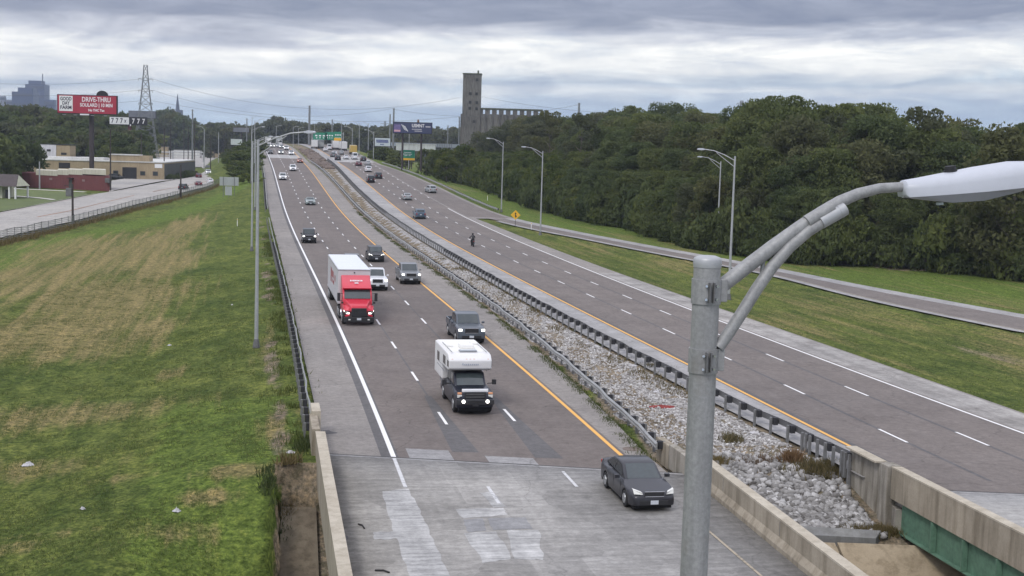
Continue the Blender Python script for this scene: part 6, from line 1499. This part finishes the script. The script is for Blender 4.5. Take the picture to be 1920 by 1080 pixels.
for a in ([(70,410.5),(130,399),(190,384),(252,369)],[(287,362),(350,350),(410,337.5)]):
    Q=lineg(a); ribbon('street_median_line',[(p[0]-.2,p[1]+.6,p[2]) for p in Q],[(p[0]+.2,p[1]-.6,p[2]) for p in Q],BRN,.44,20)
Q=lineg([(0,404),(60,392),(115,381),(176,368)]); ribbon('street_kerb_line',[(p[0],p[1]+.5,p[2]) for p in Q],[(p[0],p[1]-.5,p[2]) for p in Q],BRN,.45,20)
Q=lineg([(0,401),(60,389.5),(110,379),(176,366)]); ribbon('pavement',[(p[0],p[1]+2.0,p[2]) for p in Q],[(p[0],p[1]+.55,p[2]) for p in Q],M['curb'],.50,20)
Q=lineg([(15,356),(80,359),(160,363)]); ribbon('pavement',[(p[0],p[1]+1.2,p[2]) for p in Q],[(p[0],p[1]-1.2,p[2]) for p in Q],M['curb'],.48,10)
Q=lineg([(30,371),(70,374),(102,378)]); ribbon('pavement',[(p[0],p[1]+1.0,p[2]) for p in Q],[(p[0],p[1]-1.0,p[2]) for p in Q],M['curb'],.49,10)
LAWN=roadmat('yard_lawn',(.075,.105,.026),(.115,.148,.036),.2,.4,crack=0)
ribbon('yard_lawn',lineg([(-40,360),(15,357),(80,360),(162,365)]),lineg([(-40,408),(15,397),(80,385),(165,367.5)]),LAWN,.40,30)
ribbon('yard_paving',lineg([(205,341),(240,336),(300,338),(330,337)]),lineg([(205,362),(240,354),(300,342),(335,338)]),M['street'],.41,20)
BK=lambda pts:[gz(x,y,12.6*FPX/(y-(249+.029*x))) for x,y in pts]
ribbon('pale_lot',BK([(285,297),(340,294),(400,293),(436,292)]),BK([(300,311),(350,313),(385,314),(420,312)]),M['street'],.35,12)
for k,(px,py,w_,h_,dz) in enumerate(((352,291,16,3.0,0),(300,289,10,4.5,0),(330,288,22,2.2,0),(404,292,9,2.6,0),(288,291,7,5.5,0))):
    Yk=830+k*12; q=gz(px,py,Yk); zk=float(T(q.x,Yk)); e=empty('yard_shed',(q.x,Yk,zk),(0,0,R(5*k)),['long white shed in the pale rail yard','small pale hut in the pale rail yard, left end','low flat white shed at the back of the pale rail yard','small white hut near the blank billboard','narrow grey hut in the pale rail yard beside the pylon'][k],'shed'); mb=MB(); mb.box((0,0,h_/2+1),(w_,5,h_+2)); mb.build('wall',ROOFW if k%2==0 else TAN,e); mb=MB(); mb.box((0,0,h_+2.15),(w_+.6,5.6,.25)); mb.build('roof',DGR,e)
for k,(px,w_) in enumerate(((300,14),(352,16))):
    Yk=700; q=gz(px,285,Yk); zk=float(T(q.x,Yk)); e=empty('yard_gantry',(q.x,Yk,zk),(0,0,0),'grey steel gantry frame in the rail yard, '+('left one' if k==0 else 'right one'),'gantry'); mb=MB()
    for s_ in (-1,1): mb.tube([(s_*w_/2,0,0),(s_*w_/2,0,q.z-zk)],.22,5)
    mb.build('leg',M['steel'],e); mb=MB(); mb.tube([(-w_/2,0,q.z-zk),(w_/2,0,q.z-zk)],.3,5); mb.tube([(-w_/2,0,q.z-zk-1.6),(w_/2,0,q.z-zk-1.6)],.2,5); mb.build('beam',M['steel'],e)
# chain link fence
CL,bb,oo=newmat('chain_link'); v=TC(); tr=nt.nodes.new('ShaderNodeBsdfTransparent'); mx=nt.nodes.new('ShaderNodeMixShader'); bb.inputs['Metallic'].default_value=.4; bb.inputs['Base Color'].default_value=(.40,.41,.40,1)
w1=nt.nodes.new('ShaderNodeTexWave'); w1.inputs['Scale'].default_value=2.6; w1.bands_direction='DIAGONAL'; Lk(mapping(v,sca=(1,0,1)),w1.inputs['Vector']); w2=nt.nodes.new('ShaderNodeTexWave'); w2.inputs['Scale'].default_value=2.6; w2.bands_direction='DIAGONAL'; Lk(mapping(v,sca=(-1,0,1)),w2.inputs['Vector'])
mxx=Mth('MAXIMUM',w1.outputs['Fac'],w2.outputs['Fac']); Lk(ramp(mxx,[(.80,(0,0,0)),(.9,(.9,.9,.9))]),mx.inputs[0]); Lk(tr.outputs[0],mx.inputs[1]); Lk(bb.outputs[0],mx.inputs[2]); Lk(mx.outputs[0],oo.inputs[0])
FL=[ground_at(x,y) for x,y in ((-40,466),(0,458),(70,441),(137,425),(207,406),(262,391),(320,377),(387,358),(412,346))]
e=empty('chain_link_fence',FL[0],label='long chain link fence between the grass field and the city street',cat='fence'); o0=Vector(FL[0])
pts=[p for p,_ in along([Vector((p[0],p[1],0)) for p in FL],3.0)]
V=[];F=[]
for i,p in enumerate(pts):
    z=float(T(p.x,p.y)); V+=[(p.x-o0.x,p.y-o0.y,z-o0.z),(p.x-o0.x,p.y-o0.y,z-o0.z+1.75)]
    if i: F.append((2*i-2,2*i,2*i+1,2*i-1))
o=npmesh('mesh_panel',V,F,CL); o.parent=e
rest=MB(); top=MB(); top.tube([v for v in V[1::2]],.03,5); top.build('top_rail',M['steeld'],e)
for i,p in enumerate(pts):
    z=float(T(p.x,p.y)); mb=MB() if i<100 else rest; mb.tube([(p.x-o0.x,p.y-o0.y,z-o0.z),(p.x-o0.x,p.y-o0.y,z-o0.z+1.85)],.045,5)
    if i<100: mb.build('post',M['steeld'],e)
if rest.v: o=rest.build('post',M['steeld'],e); o['kind']='stuff'
X_=np.concatenate([np.linspace(a[0],b_[0],500) for a,b_ in zip(FL[:-1],FL[1:])])+g.normal(0,.6,500*(len(FL)-1)); Y_=np.concatenate([np.linspace(a[1],b_[1],500) for a,b_ in zip(FL[:-1],FL[1:])])+g.normal(0,.8,500*(len(FL)-1))
tufts('fence_weeds',X_,Y_,.2,.8,M['weed'],g,'dry brown weeds along the foot of the chain link fence',3,.25)
# wooden poles
WD=mat('dark_wooden_pole',(.05,.042,.038),.9,0,.3,1); 
for px,yb,yt,Y,lab,arm in ((136,424,345,None,'dark pole with a box at the near kerb of the city street',1),(207,360,242,315,'tall black utility pole beside the dull red building',0),(74,357,303,322,'thin grey pole in front of the dull red building',0),(339,372,309,None,'short wooden pole by the fence near the black street suv',0),(265,335,250,430,'utility pole at the tan warehouse, left of the garage corner',0),(308,338,240,418,'tall utility pole at the corner of the tan warehouse',0),(365,330,228,470,'utility pole behind the street cars',2),(395,318,252,520,'utility pole right of the street cars',2),(61,300,262,430,'utility pole left of the white block building',2),(410,300,248,600,'pale utility pole near the blank billboard',2),(320,300,228,600,'thin grey utility pole right of the lattice pylon',2),(345,300,222,640,'thin grey utility pole in the rail yard, middle one',2),(353,300,236,560,'short utility pole in the rail yard beside the gantry',2),(224,300,240,520,'thin pole behind the warehouse under the number billboard',2),(420,296,235,700,'thin pole just left of the highway lamp row',2),(383,300,243,560,'curved street lamp pole over the city street',3)):
    if Y is None: P=ground_at(px,yb); Y=P[1]
    ax,az=ray(px,yt); x=ax*Y; zb=float(baseL(Y)) if px not in(136,339) else float(T(x,Y)); h=CAMH+az*Y-zb
    e=empty('utility_pole',(x,Y,zb),(0,0,0),lab,'utility pole','utility poles along the city street')
    mb=MB(); mb.tube([(0,0,0),(0,0,h)],[.20,.14],8); mb.build('pole',WD if arm!=3 and px not in(74,410) else M['steel'],e)
    if arm==1: mb=MB(); mb.box((-.55,0,h-1.3),(.9,.5,1.3)); mb.build('transformer',M['steeld'],e,bev=.05); mb=MB(); mb.tube([(0,0,h-.1),(-1.3,0,h-.3)],.06,6); mb.build('arm',WD,e)
    if arm==2:
        mb=MB(); mb.box((0,0,h-.6),(2.4,.12,.12)); mb.build('cross_arm',WD,e)
        for xx_ in (-1.0,0,1.0): mb=MB(); mb.tube([(xx_,0,h-.54),(xx_,0,h-.3)],.05,6); mb.build('insulator',M['steeld'],e)
    if arm==3: mb=MB(); mb.tube([(0,0,h),(-.8,0,h+1.0),(-2.2,0,h+1.4)],.09,6); mb.box((-2.7,0,h+1.4),(1.0,.3,.2)); mb.build('arm',M['steel'],e)
# ---------------------------------------------------------------- pylon, mono poles, wires
LAT=mat('pylon_steel',(.22,.23,.24),.6,.3,.2,.5)
def pylon(px,yt,yb,Y,wb,wt,label,arms,sc3=1.0):
    ax,az=ray(px,yt); x=ax*Y; z0=float(baseL(Y)) if px<600 else 2.0; H=CAMH+az*Y-z0
    e=empty('lattice_pylon',(x,Y,z0),(0,0,R(10)),label,'pylon'); mb=MB(); n=13
    lv=[]
    for i in range(n+1):
        t=i/n; z=H*(1-(1-t)**1.15) if False else H*t; w=wb*(1-t)**1.3+wt; lv.append([(sx*w/2,sy*w/2,z) for sx,sy in((-1,-1),(1,-1),(1,1),(-1,1))])
    for j in range(4): mb.tube([l[j] for l in lv],.13*sc3,4)
    br=MB()
    for a,b_ in zip(lv[:-1],lv[1:]):
        for j in range(4):
            k=(j+1)%4; br.tube([a[j],b_[k]],.07*sc3,4); br.tube([a[k],b_[j]],.07*sc3,4); br.tube([b_[j],b_[k]],.06*sc3,4)
    mb.build('leg_frame',LAT,e); br.build('bracing',LAT,e)
    for zf,wa in arms:
        z=H*zf; am=MB(); 
        for s in (-1,1): am.tube([(0,0,z-.5),(s*wa,0,z+.25)],.09*sc3,4); am.tube([(0,0,z+.7),(s*wa,0,z+.25)],.06*sc3,4); am.tube([(s*wa,0,z+.25),(s*wa,0,z-.7)],.10*sc3,5)
        am.build('cross_arm',LAT,e)
    return e,(x,Y,z0+H)
pylon(273,122,310,600,10.5,1.5,'tall steel lattice pylon on the left standing behind the billboards',((.86,3.0),(.745,3.0),(.62,3.0)))
pylon(1391,189,215,700,3,1.2,'top of a lattice pylon peeping above the wood',((.96,2.6),),1.2)
pylon(722,227,260,1500,5,1.5,'tiny distant pylon left of the blue billboard',((.92,5),(.75,5),(.6,5)),2.0)
def mono(px,yt,Y,r,label,zb=2.0):
    ax,az=ray(px,yt); x=ax*Y; zt=CAMH+az*Y; e=empty('steel_monopole',(x,Y,zb),(0,0,0),label,'power pole','tall steel power poles'); mb=MB(); mb.tube([(0,0,0),(0,0,zt-zb)],[r*1.3,r*.8],10); mb.build('pole',LAT,e,smooth=True)
    mb=MB(); 
    for k in (.4,2.2,4.0): mb.tube([(-.7,0,zt-zb-k),(.7,0,zt-zb-k)],.08,5)
    mb.build('insulator',M['steel'],e); return Vector((x,Y,zt))
m1=mono(580.5,198,640,.55,'tall steel power pole rising between the two carriageways at the crest')
m2=mono(738.5,203,620,.45,'tall steel power pole just left of the blue billboard, taller one')
m3=mono(731.5,214,700,.40,'thinner steel power pole beside the taller one near the blue billboard')
m4=mono(861.5,219,640,.35,'steel power pole at the left foot of the silo tower')
m5=mono(1086,193,560,.55,'steel power pole above the treetops right of the silo')
m6=mono(840,235,680,.3,'short steel power pole left of the silo tower')
m7=mono(361,205,560,.3,'steel power pole above the left trees right of the church spire')
m8=mono(623,224,900,.5,'distant pole above the green gantry')
m9=mono(463,222,520,.25,'thin steel pole behind the left lamp row')
pt=gz(273,122,600)
WIRE=mat('wire_grey',(.10,.11,.12),.6)
def wire(a,b_,sag,label,r=.045):
    a=Vector(a);b_=Vector(b_); mb=MB(); P=[a.lerp(b_,i/16)-Vector((0,0,sag*4*(i/16)*(1-i/16))) for i in range(17)]; mb.tube(P,r,4); o=mb.build('power_line',WIRE); tag(o,label,'power line','power lines across the sky'); return o
def gp(px,py,Y): return gz(px,py,Y)
for k,(yl,ya,yr_) in enumerate(((152,148,183),(174,169,201),(192,189,220))):
    nm=('top','middle','lowest')[k]
    wire(gp(-60,yl+2,520),gp(262,ya,600),1.5,nm+' power line from the left edge to the lattice pylon')
    wire(gp(286,ya,600),gp(738 if k==1 else 861,{0:183,1:203,2:219}[k],630),9-2*k,nm+' power line from the lattice pylon towards the silo')
wire(gp(902,181,640),gp(1330,214,560),3,'upper power line right of the silo')
wire(gp(738,205,620),gp(1086,196,560),4,'long power line passing behind the silo to the right pole')
# ---------------------------------------------------------------- grain elevator
CONC=concmat('old_silo_concrete',(.115,.110,.106),(.20,.192,.183),.5,.06)
Y=620; k=Y/FPX
def loc(px,py): ax,az=ray(px,py); return ax*Y,CAMH+az*Y
x0,zt=loc(868.5,138.5); x1,_=loc(902.5,138.5); _,zs=loc(905,202); _,zgal=loc(905,213.5); x2,zr2=loc(1018,207)
e=empty('grain_elevator',((x0+x1)/2,Y,1.0),(0,0,0),label='abandoned concrete grain elevator with a square tower above the trees',cat='grain elevator')
cx=(x0+x1)/2; wt_=x1-x0
lx=lambda x:x-cx
mb=MB(); mb.box((0,4.5,(zt-1)/2),(wt_,9,zt-1)); tw=mb.build('tower',CONC,e)
mb=MB(); mb.box((0,4.5,zt-1+.2),(wt_+.5,9.5,.5)); mb.box((2.6,4,zt+.0),(.8,.8,1.8)); mb.build('tower_cap',mat('dark_roof_edge',(.08,.09,.06),.9),tw)
mb=MB(); mb.box((-wt_/2-.35,5,(zs-4)/2),(.8,8,zs-4)); mb.build('stair_shaft',CONC,e)
for (px,py) in ((882,175.5),(893.5,176),(881.5,191.5),(894,192.5),(881,203),(893.5,204),(889,228),(888.5,250),(894.5,149.5)):
    xx_,zz_=loc(px,py); mb=MB(); mb.box((lx(xx_),-.02,zz_-1),(1.15,.3,1.25)); mb.build('window',M['black'],e)
mb=MB()
for xx_ in (-wt_*.22,wt_*.12): mb.box((xx_,-.04,(zt-1)*.5),(.18,.10,zt-3))
mb.build('pilaster',CONC,e)
xs0,xs1=lx(x1),lx(x2); zb=zgal-1
# gallery with open bays: piers, beam and roof so the sky shows through
mb=MB(); mb.box(((xs0+xs1)/2,4,zs-1-.35),(xs1-xs0,7,.7)); mb.build('gallery_roof',MC[('dark_roof_edge',)],e)
nb_=9; bw=(xs1-xs0)/nb_
for i in range(nb_+1):
    xq=xs0+bw*i; wq=bw*.66 if 0<i<nb_ else bw*.33; 
    for yq in (1.0,7.0):
        mb=MB(); mb.box((min(max(xq+(wq/2 if i==0 else -wq/2 if i==nb_ else 0),xs0+.3),xs1-.3),yq,(zs-1.7+zb)/2),(wq,.3,zs-1.7-zb+.02)); mb.build('gallery_pier',CONC,e)
mb=MB(); 
mb.box(((xs0+xs1)/2,4.2,zb/2),(xs1-xs0,7.4,zb)); mb.build('silo_block',CONC,e)
nS=9
for i in range(nS):
    mb=MB(); mb.lathe((xs0+bw*(i+.5),1.2,0),[(bw*.5-.02,0),(bw*.5-.02,zb-.25)],20); mb.build('silo',CONC,e,smooth=True)
# ---------------------------------------------------------------- far things
HAZB=mat('downtown_haze_blue',(.045,.07,.15),.4,0,.15,.02); HAZC=mat('downtown_haze_grey',(.19,.21,.27),.6,0,.12,.02); HAZD=mat('downtown_dark',(.05,.065,.11),.6,0,.1,.02)  # bluish haze of distance is put into these base colours
def tower(px0,px1,yt,Y,m,label,steps=(),ant=None):
    x0,_=ray(px0,yt);x1,_=ray(px1,yt); x0*=Y;x1*=Y; zt=CAMH+ray((px0+px1)/2,yt)[1]*Y
    e=empty('office_tower',((x0+x1)/2,Y,0),(0,0,0),label,'office tower','downtown office towers on the horizon'); w=x1-x0; h=zt
    mb=MB(); mb.box((0,w*.4,h/2),(w,w*.8,h)); mb.build('shaft',m,e)
    for f0,f1,yy in steps:
        z2=CAMH+ray((px0+px1)/2,yy)[1]*Y; mb=MB(); mb.box(((f0+f1-1)*w/2,w*.4,(h+z2)/2),((f1-f0)*w,w*.6,z2-h)); mb.build('upper_stage',m,e)
    if ant: z2=CAMH+ray(ant[0],ant[1])[1]*Y; mb=MB(); mb.tube([((ant[0]-(px0+px1)/2)/FPX*Y,5,h),((ant[0]-(px0+px1)/2)/FPX*Y,5,z2)],1.0,5); mb.build('mast',HAZD,e)
    mb=MB(); nrow=max(4,int(h/16))
    for r_ in range(nrow): mb.box((0,-.4,h*(r_+.7)/nrow),(w*.94,.8,h/nrow*.25))
    mb.build('window_band',HAZD,e)
tower(47,83,158,2600,HAZB,'tall haze-blue office tower with stepped top, highest on the skyline',((.14,.80,151),),(78,138))
tower(22,62,172,2400,HAZB,'mid height haze-blue office tower left of the tallest one',((.25,.95,164),))
tower(0,9,180,2500,HAZC,'pale office tower at the very left edge of the skyline')
tower(8,24,187,2550,HAZC,'low pale office block between two skyline towers')
tower(82,101,187,2500,HAZB,'low haze-blue office block right of the tallest tower')
tower(330,341,206,2300,HAZD,'slim dark block beneath the distant church spire',(),None)
Y=2200; ax,az=ray(333,176); e=empty('church_spire',(ax*Y,Y,0),(0,0,0),'distant pointed church spire above the left trees','church spire'); h=CAMH+az*Y
mb=MB(); mb.lathe((0,0,0),[(5,0),(5,h*.66),(3.6,h*.68),(.3,h)],8); mb.build('steeple',HAZD,e)
# railway bridge, right of the blue billboard
Y=640; a=gz(795,272,Y); b_=gz(866,274,Y); e=empty('rail_bridge',(a.x,Y,a.z-2),(0,0,0),'long pale girder bridge far behind the blue billboard','bridge')
w=b_.x-a.x; PB=mat('pale_girder',(.30,.34,.40),.6,0,.1,.3)
mb=MB(); mb.box((w/2-9,0,2.0),(w+20,1.5,1.7)); mb.build('girder_wall',PB,e)
mb=MB()
for i in range(28): mb.box((i*w/22-9,-.8,2.1),(.25,.1,2.1))
mb.build('rib',M['steeld'],e)
for i in range(4):
    mb=MB(); mb.box((i*w/4,0,-4),(1.5,1.5,10)); mb.build('pier',HAZC,e)
e=empty('cooling_structure',gz(780,276,560),(0,0,0),'low white building beyond the blue billboard posts','building'); mb=MB(); mb.box((0,0,-.2),(16,6,2.6)); mb.build('wall',tile('far_white_wall',(.5,.52,.52)),e); mb=MB(); mb.box((0,0,1.2),(16.4,6.4,.25)); mb.build('roof',ROOFW,e)
# pipes / rail heap in the far median
RUST=mat('rusty_brown_debris',(.17,.135,.115),.9,0,.35,1.5)
n=260; Y_=g.uniform(395,540,n); X_=G2(Y_)+1+(G3(Y_)-G2(Y_)-2)*g.uniform(0,1,n); stones('debris_heap',X_,Y_,g.uniform(.25,1.0,n),1,RUST,g,'rusty brown rubble heaped in the far end of the median',.2)
# ---------------------------------------------------------------- litter
PL=mat('white_plastic_litter',(.46,.45,.46),.6,0,.35,9); RC=mat('red_cloth',(.22,.035,.03),.9,0,.3,6)
def crumple(px,py,sx,sy,h,m,label,cat,name,fn=None):
    P=ground_at(px,py); V=[];n=9; kk=1.25 if px>1000 else .72; sx*=kk; sy*=kk; h*=1.2
    gg=random.Random(int(px*7+py)); 
    for i in range(n):
        for j in range(n):
            u,v_=i/(n-1)*2-1,j/(n-1)*2-1; rr=math.hypot(u,v_); edge=max(0,1-rr); x=u*sx*(.75+.25*gg.random()); y=v_*sy*(.75+.25*gg.random())
            V.append((x,y,h*(edge**.6)*gg.uniform(.35,1.0)+.015))
    F=[(i*n+j,i*n+j+1,(i+1)*n+j+1,(i+1)*n+j) for i in range(n-1) for j in range(n-1)]
    mb=MB(); mb.add(V,F); o=mb.build(name,m); o.location=P; o.rotation_euler=(0,0,gg.uniform(0,3)); tag(o,label,cat); return o
for px,py,sx,sy,h,l in ((1452,800,.35,.25,.22,'white plastic bag slumped against the bare rail posts, left one'),(1472,808,.35,.3,.26,'white plastic bag slumped against the bare rail posts, right one'),(1360,757,.32,.25,.2,'white plastic bag by the rail posts just right of the near pole'),(1569,872,.25,.2,.2,'pale litter heap at the foot of the last rail post'),(1415,813,.3,.15,.12,'pale scrap lying left of the white bags'),(53,873,.42,.28,.2,'torn white bag in the grass at the lower left'),(331,959,.25,.2,.16,'crumpled white scrap in the near grass'),(155,955,.16,.12,.14,'small pale scrap in the near grass between two others'),(545,849,.3,.25,.12,'white scraps on bare soil beside the left end wall'),(1102,645,.28,.18,.10,'white scrap in the gravel halfway up the median'),(1120,650,.35,.15,.10,'flat white sheet in the gravel halfway up the median'),(1232,735,.28,.2,.12,'white scrap in the gravel near the red cloth'),(1188,686,.25,.2,.10,'pale scrap among gravel below the bare posts'),(1245,703,.25,.2,.12,'pale scrap by the posts left of the near pole'),(1030,605,.4,.2,.10,'white sheet among weeds in the middle of the median'),(318,648,.25,.2,.1,'pale scrap in the middle of the left field'),(435,572,.2,.15,.1,'tiny white scrap by the nearest left lamp post')):
    crumple(px,py,sx,sy,h,PL,l,'litter','plastic_litter')
crumple(1240,764,.75,.28,.14,RC,'crumpled red cloth lying on the median gravel','cloth','red_cloth')
# manhole on the inner shoulder
P=road_at(1184,842); mb=MB(); mb.lathe((0,0,0),[(.42,0),(.42,.012),(.36,.014),(.36,.008),(.02,.008)],24); o=mb.build('manhole_cover',RUST); o.location=(P[0],P[1],P[2]+.003); tag(o,'round rusty manhole cover on the inner shoulder near the bridge','manhole cover')
# scrap of tyre and sticks on the deck
for (a,b_) in (((672,984),(683,992)),((703,1071),(730,1075))):
    P,Q=road_at(*a),road_at(*b_); mb=MB(); M_=(Vector(P)+Vector(Q))/2+Vector((.03,.05,0)); mb.tube([Vector(P)+Vector((0,0,.03)),M_+Vector((0,0,.05)),Vector(Q)+Vector((0,0,.03))],.03,6); o=mb.build('tyre_shred',M['rubber']); tag(o,'curled black tyre shred on the left shoulder of the deck' if a[1]<1000 else 'straight black strip lying low on the bridge deck','debris')
# ---------------------------------------------------------------- thin haze over the whole place
hz=MB(); hz.box((0,2250,60),(6200,4900,350)); ho=hz.build('haze',None); ho['kind']='stuff'; ho['label']='faint pale haze over the distance'
hm=bpy.data.materials.new('haze'); hm.use_nodes=True; hn=hm.node_tree; hn.nodes.clear(); oo=hn.nodes.new('ShaderNodeOutputMaterial'); pv=hn.nodes.new('ShaderNodeVolumePrincipled'); pv.inputs['Density'].default_value=.00014; pv.inputs['Color'].default_value=(.74,.83,1,1); pv.inputs['Anisotropy'].default_value=.2
hn.links.new(pv.outputs[0],oo.inputs['Volume']); ho.data.materials.append(hm)
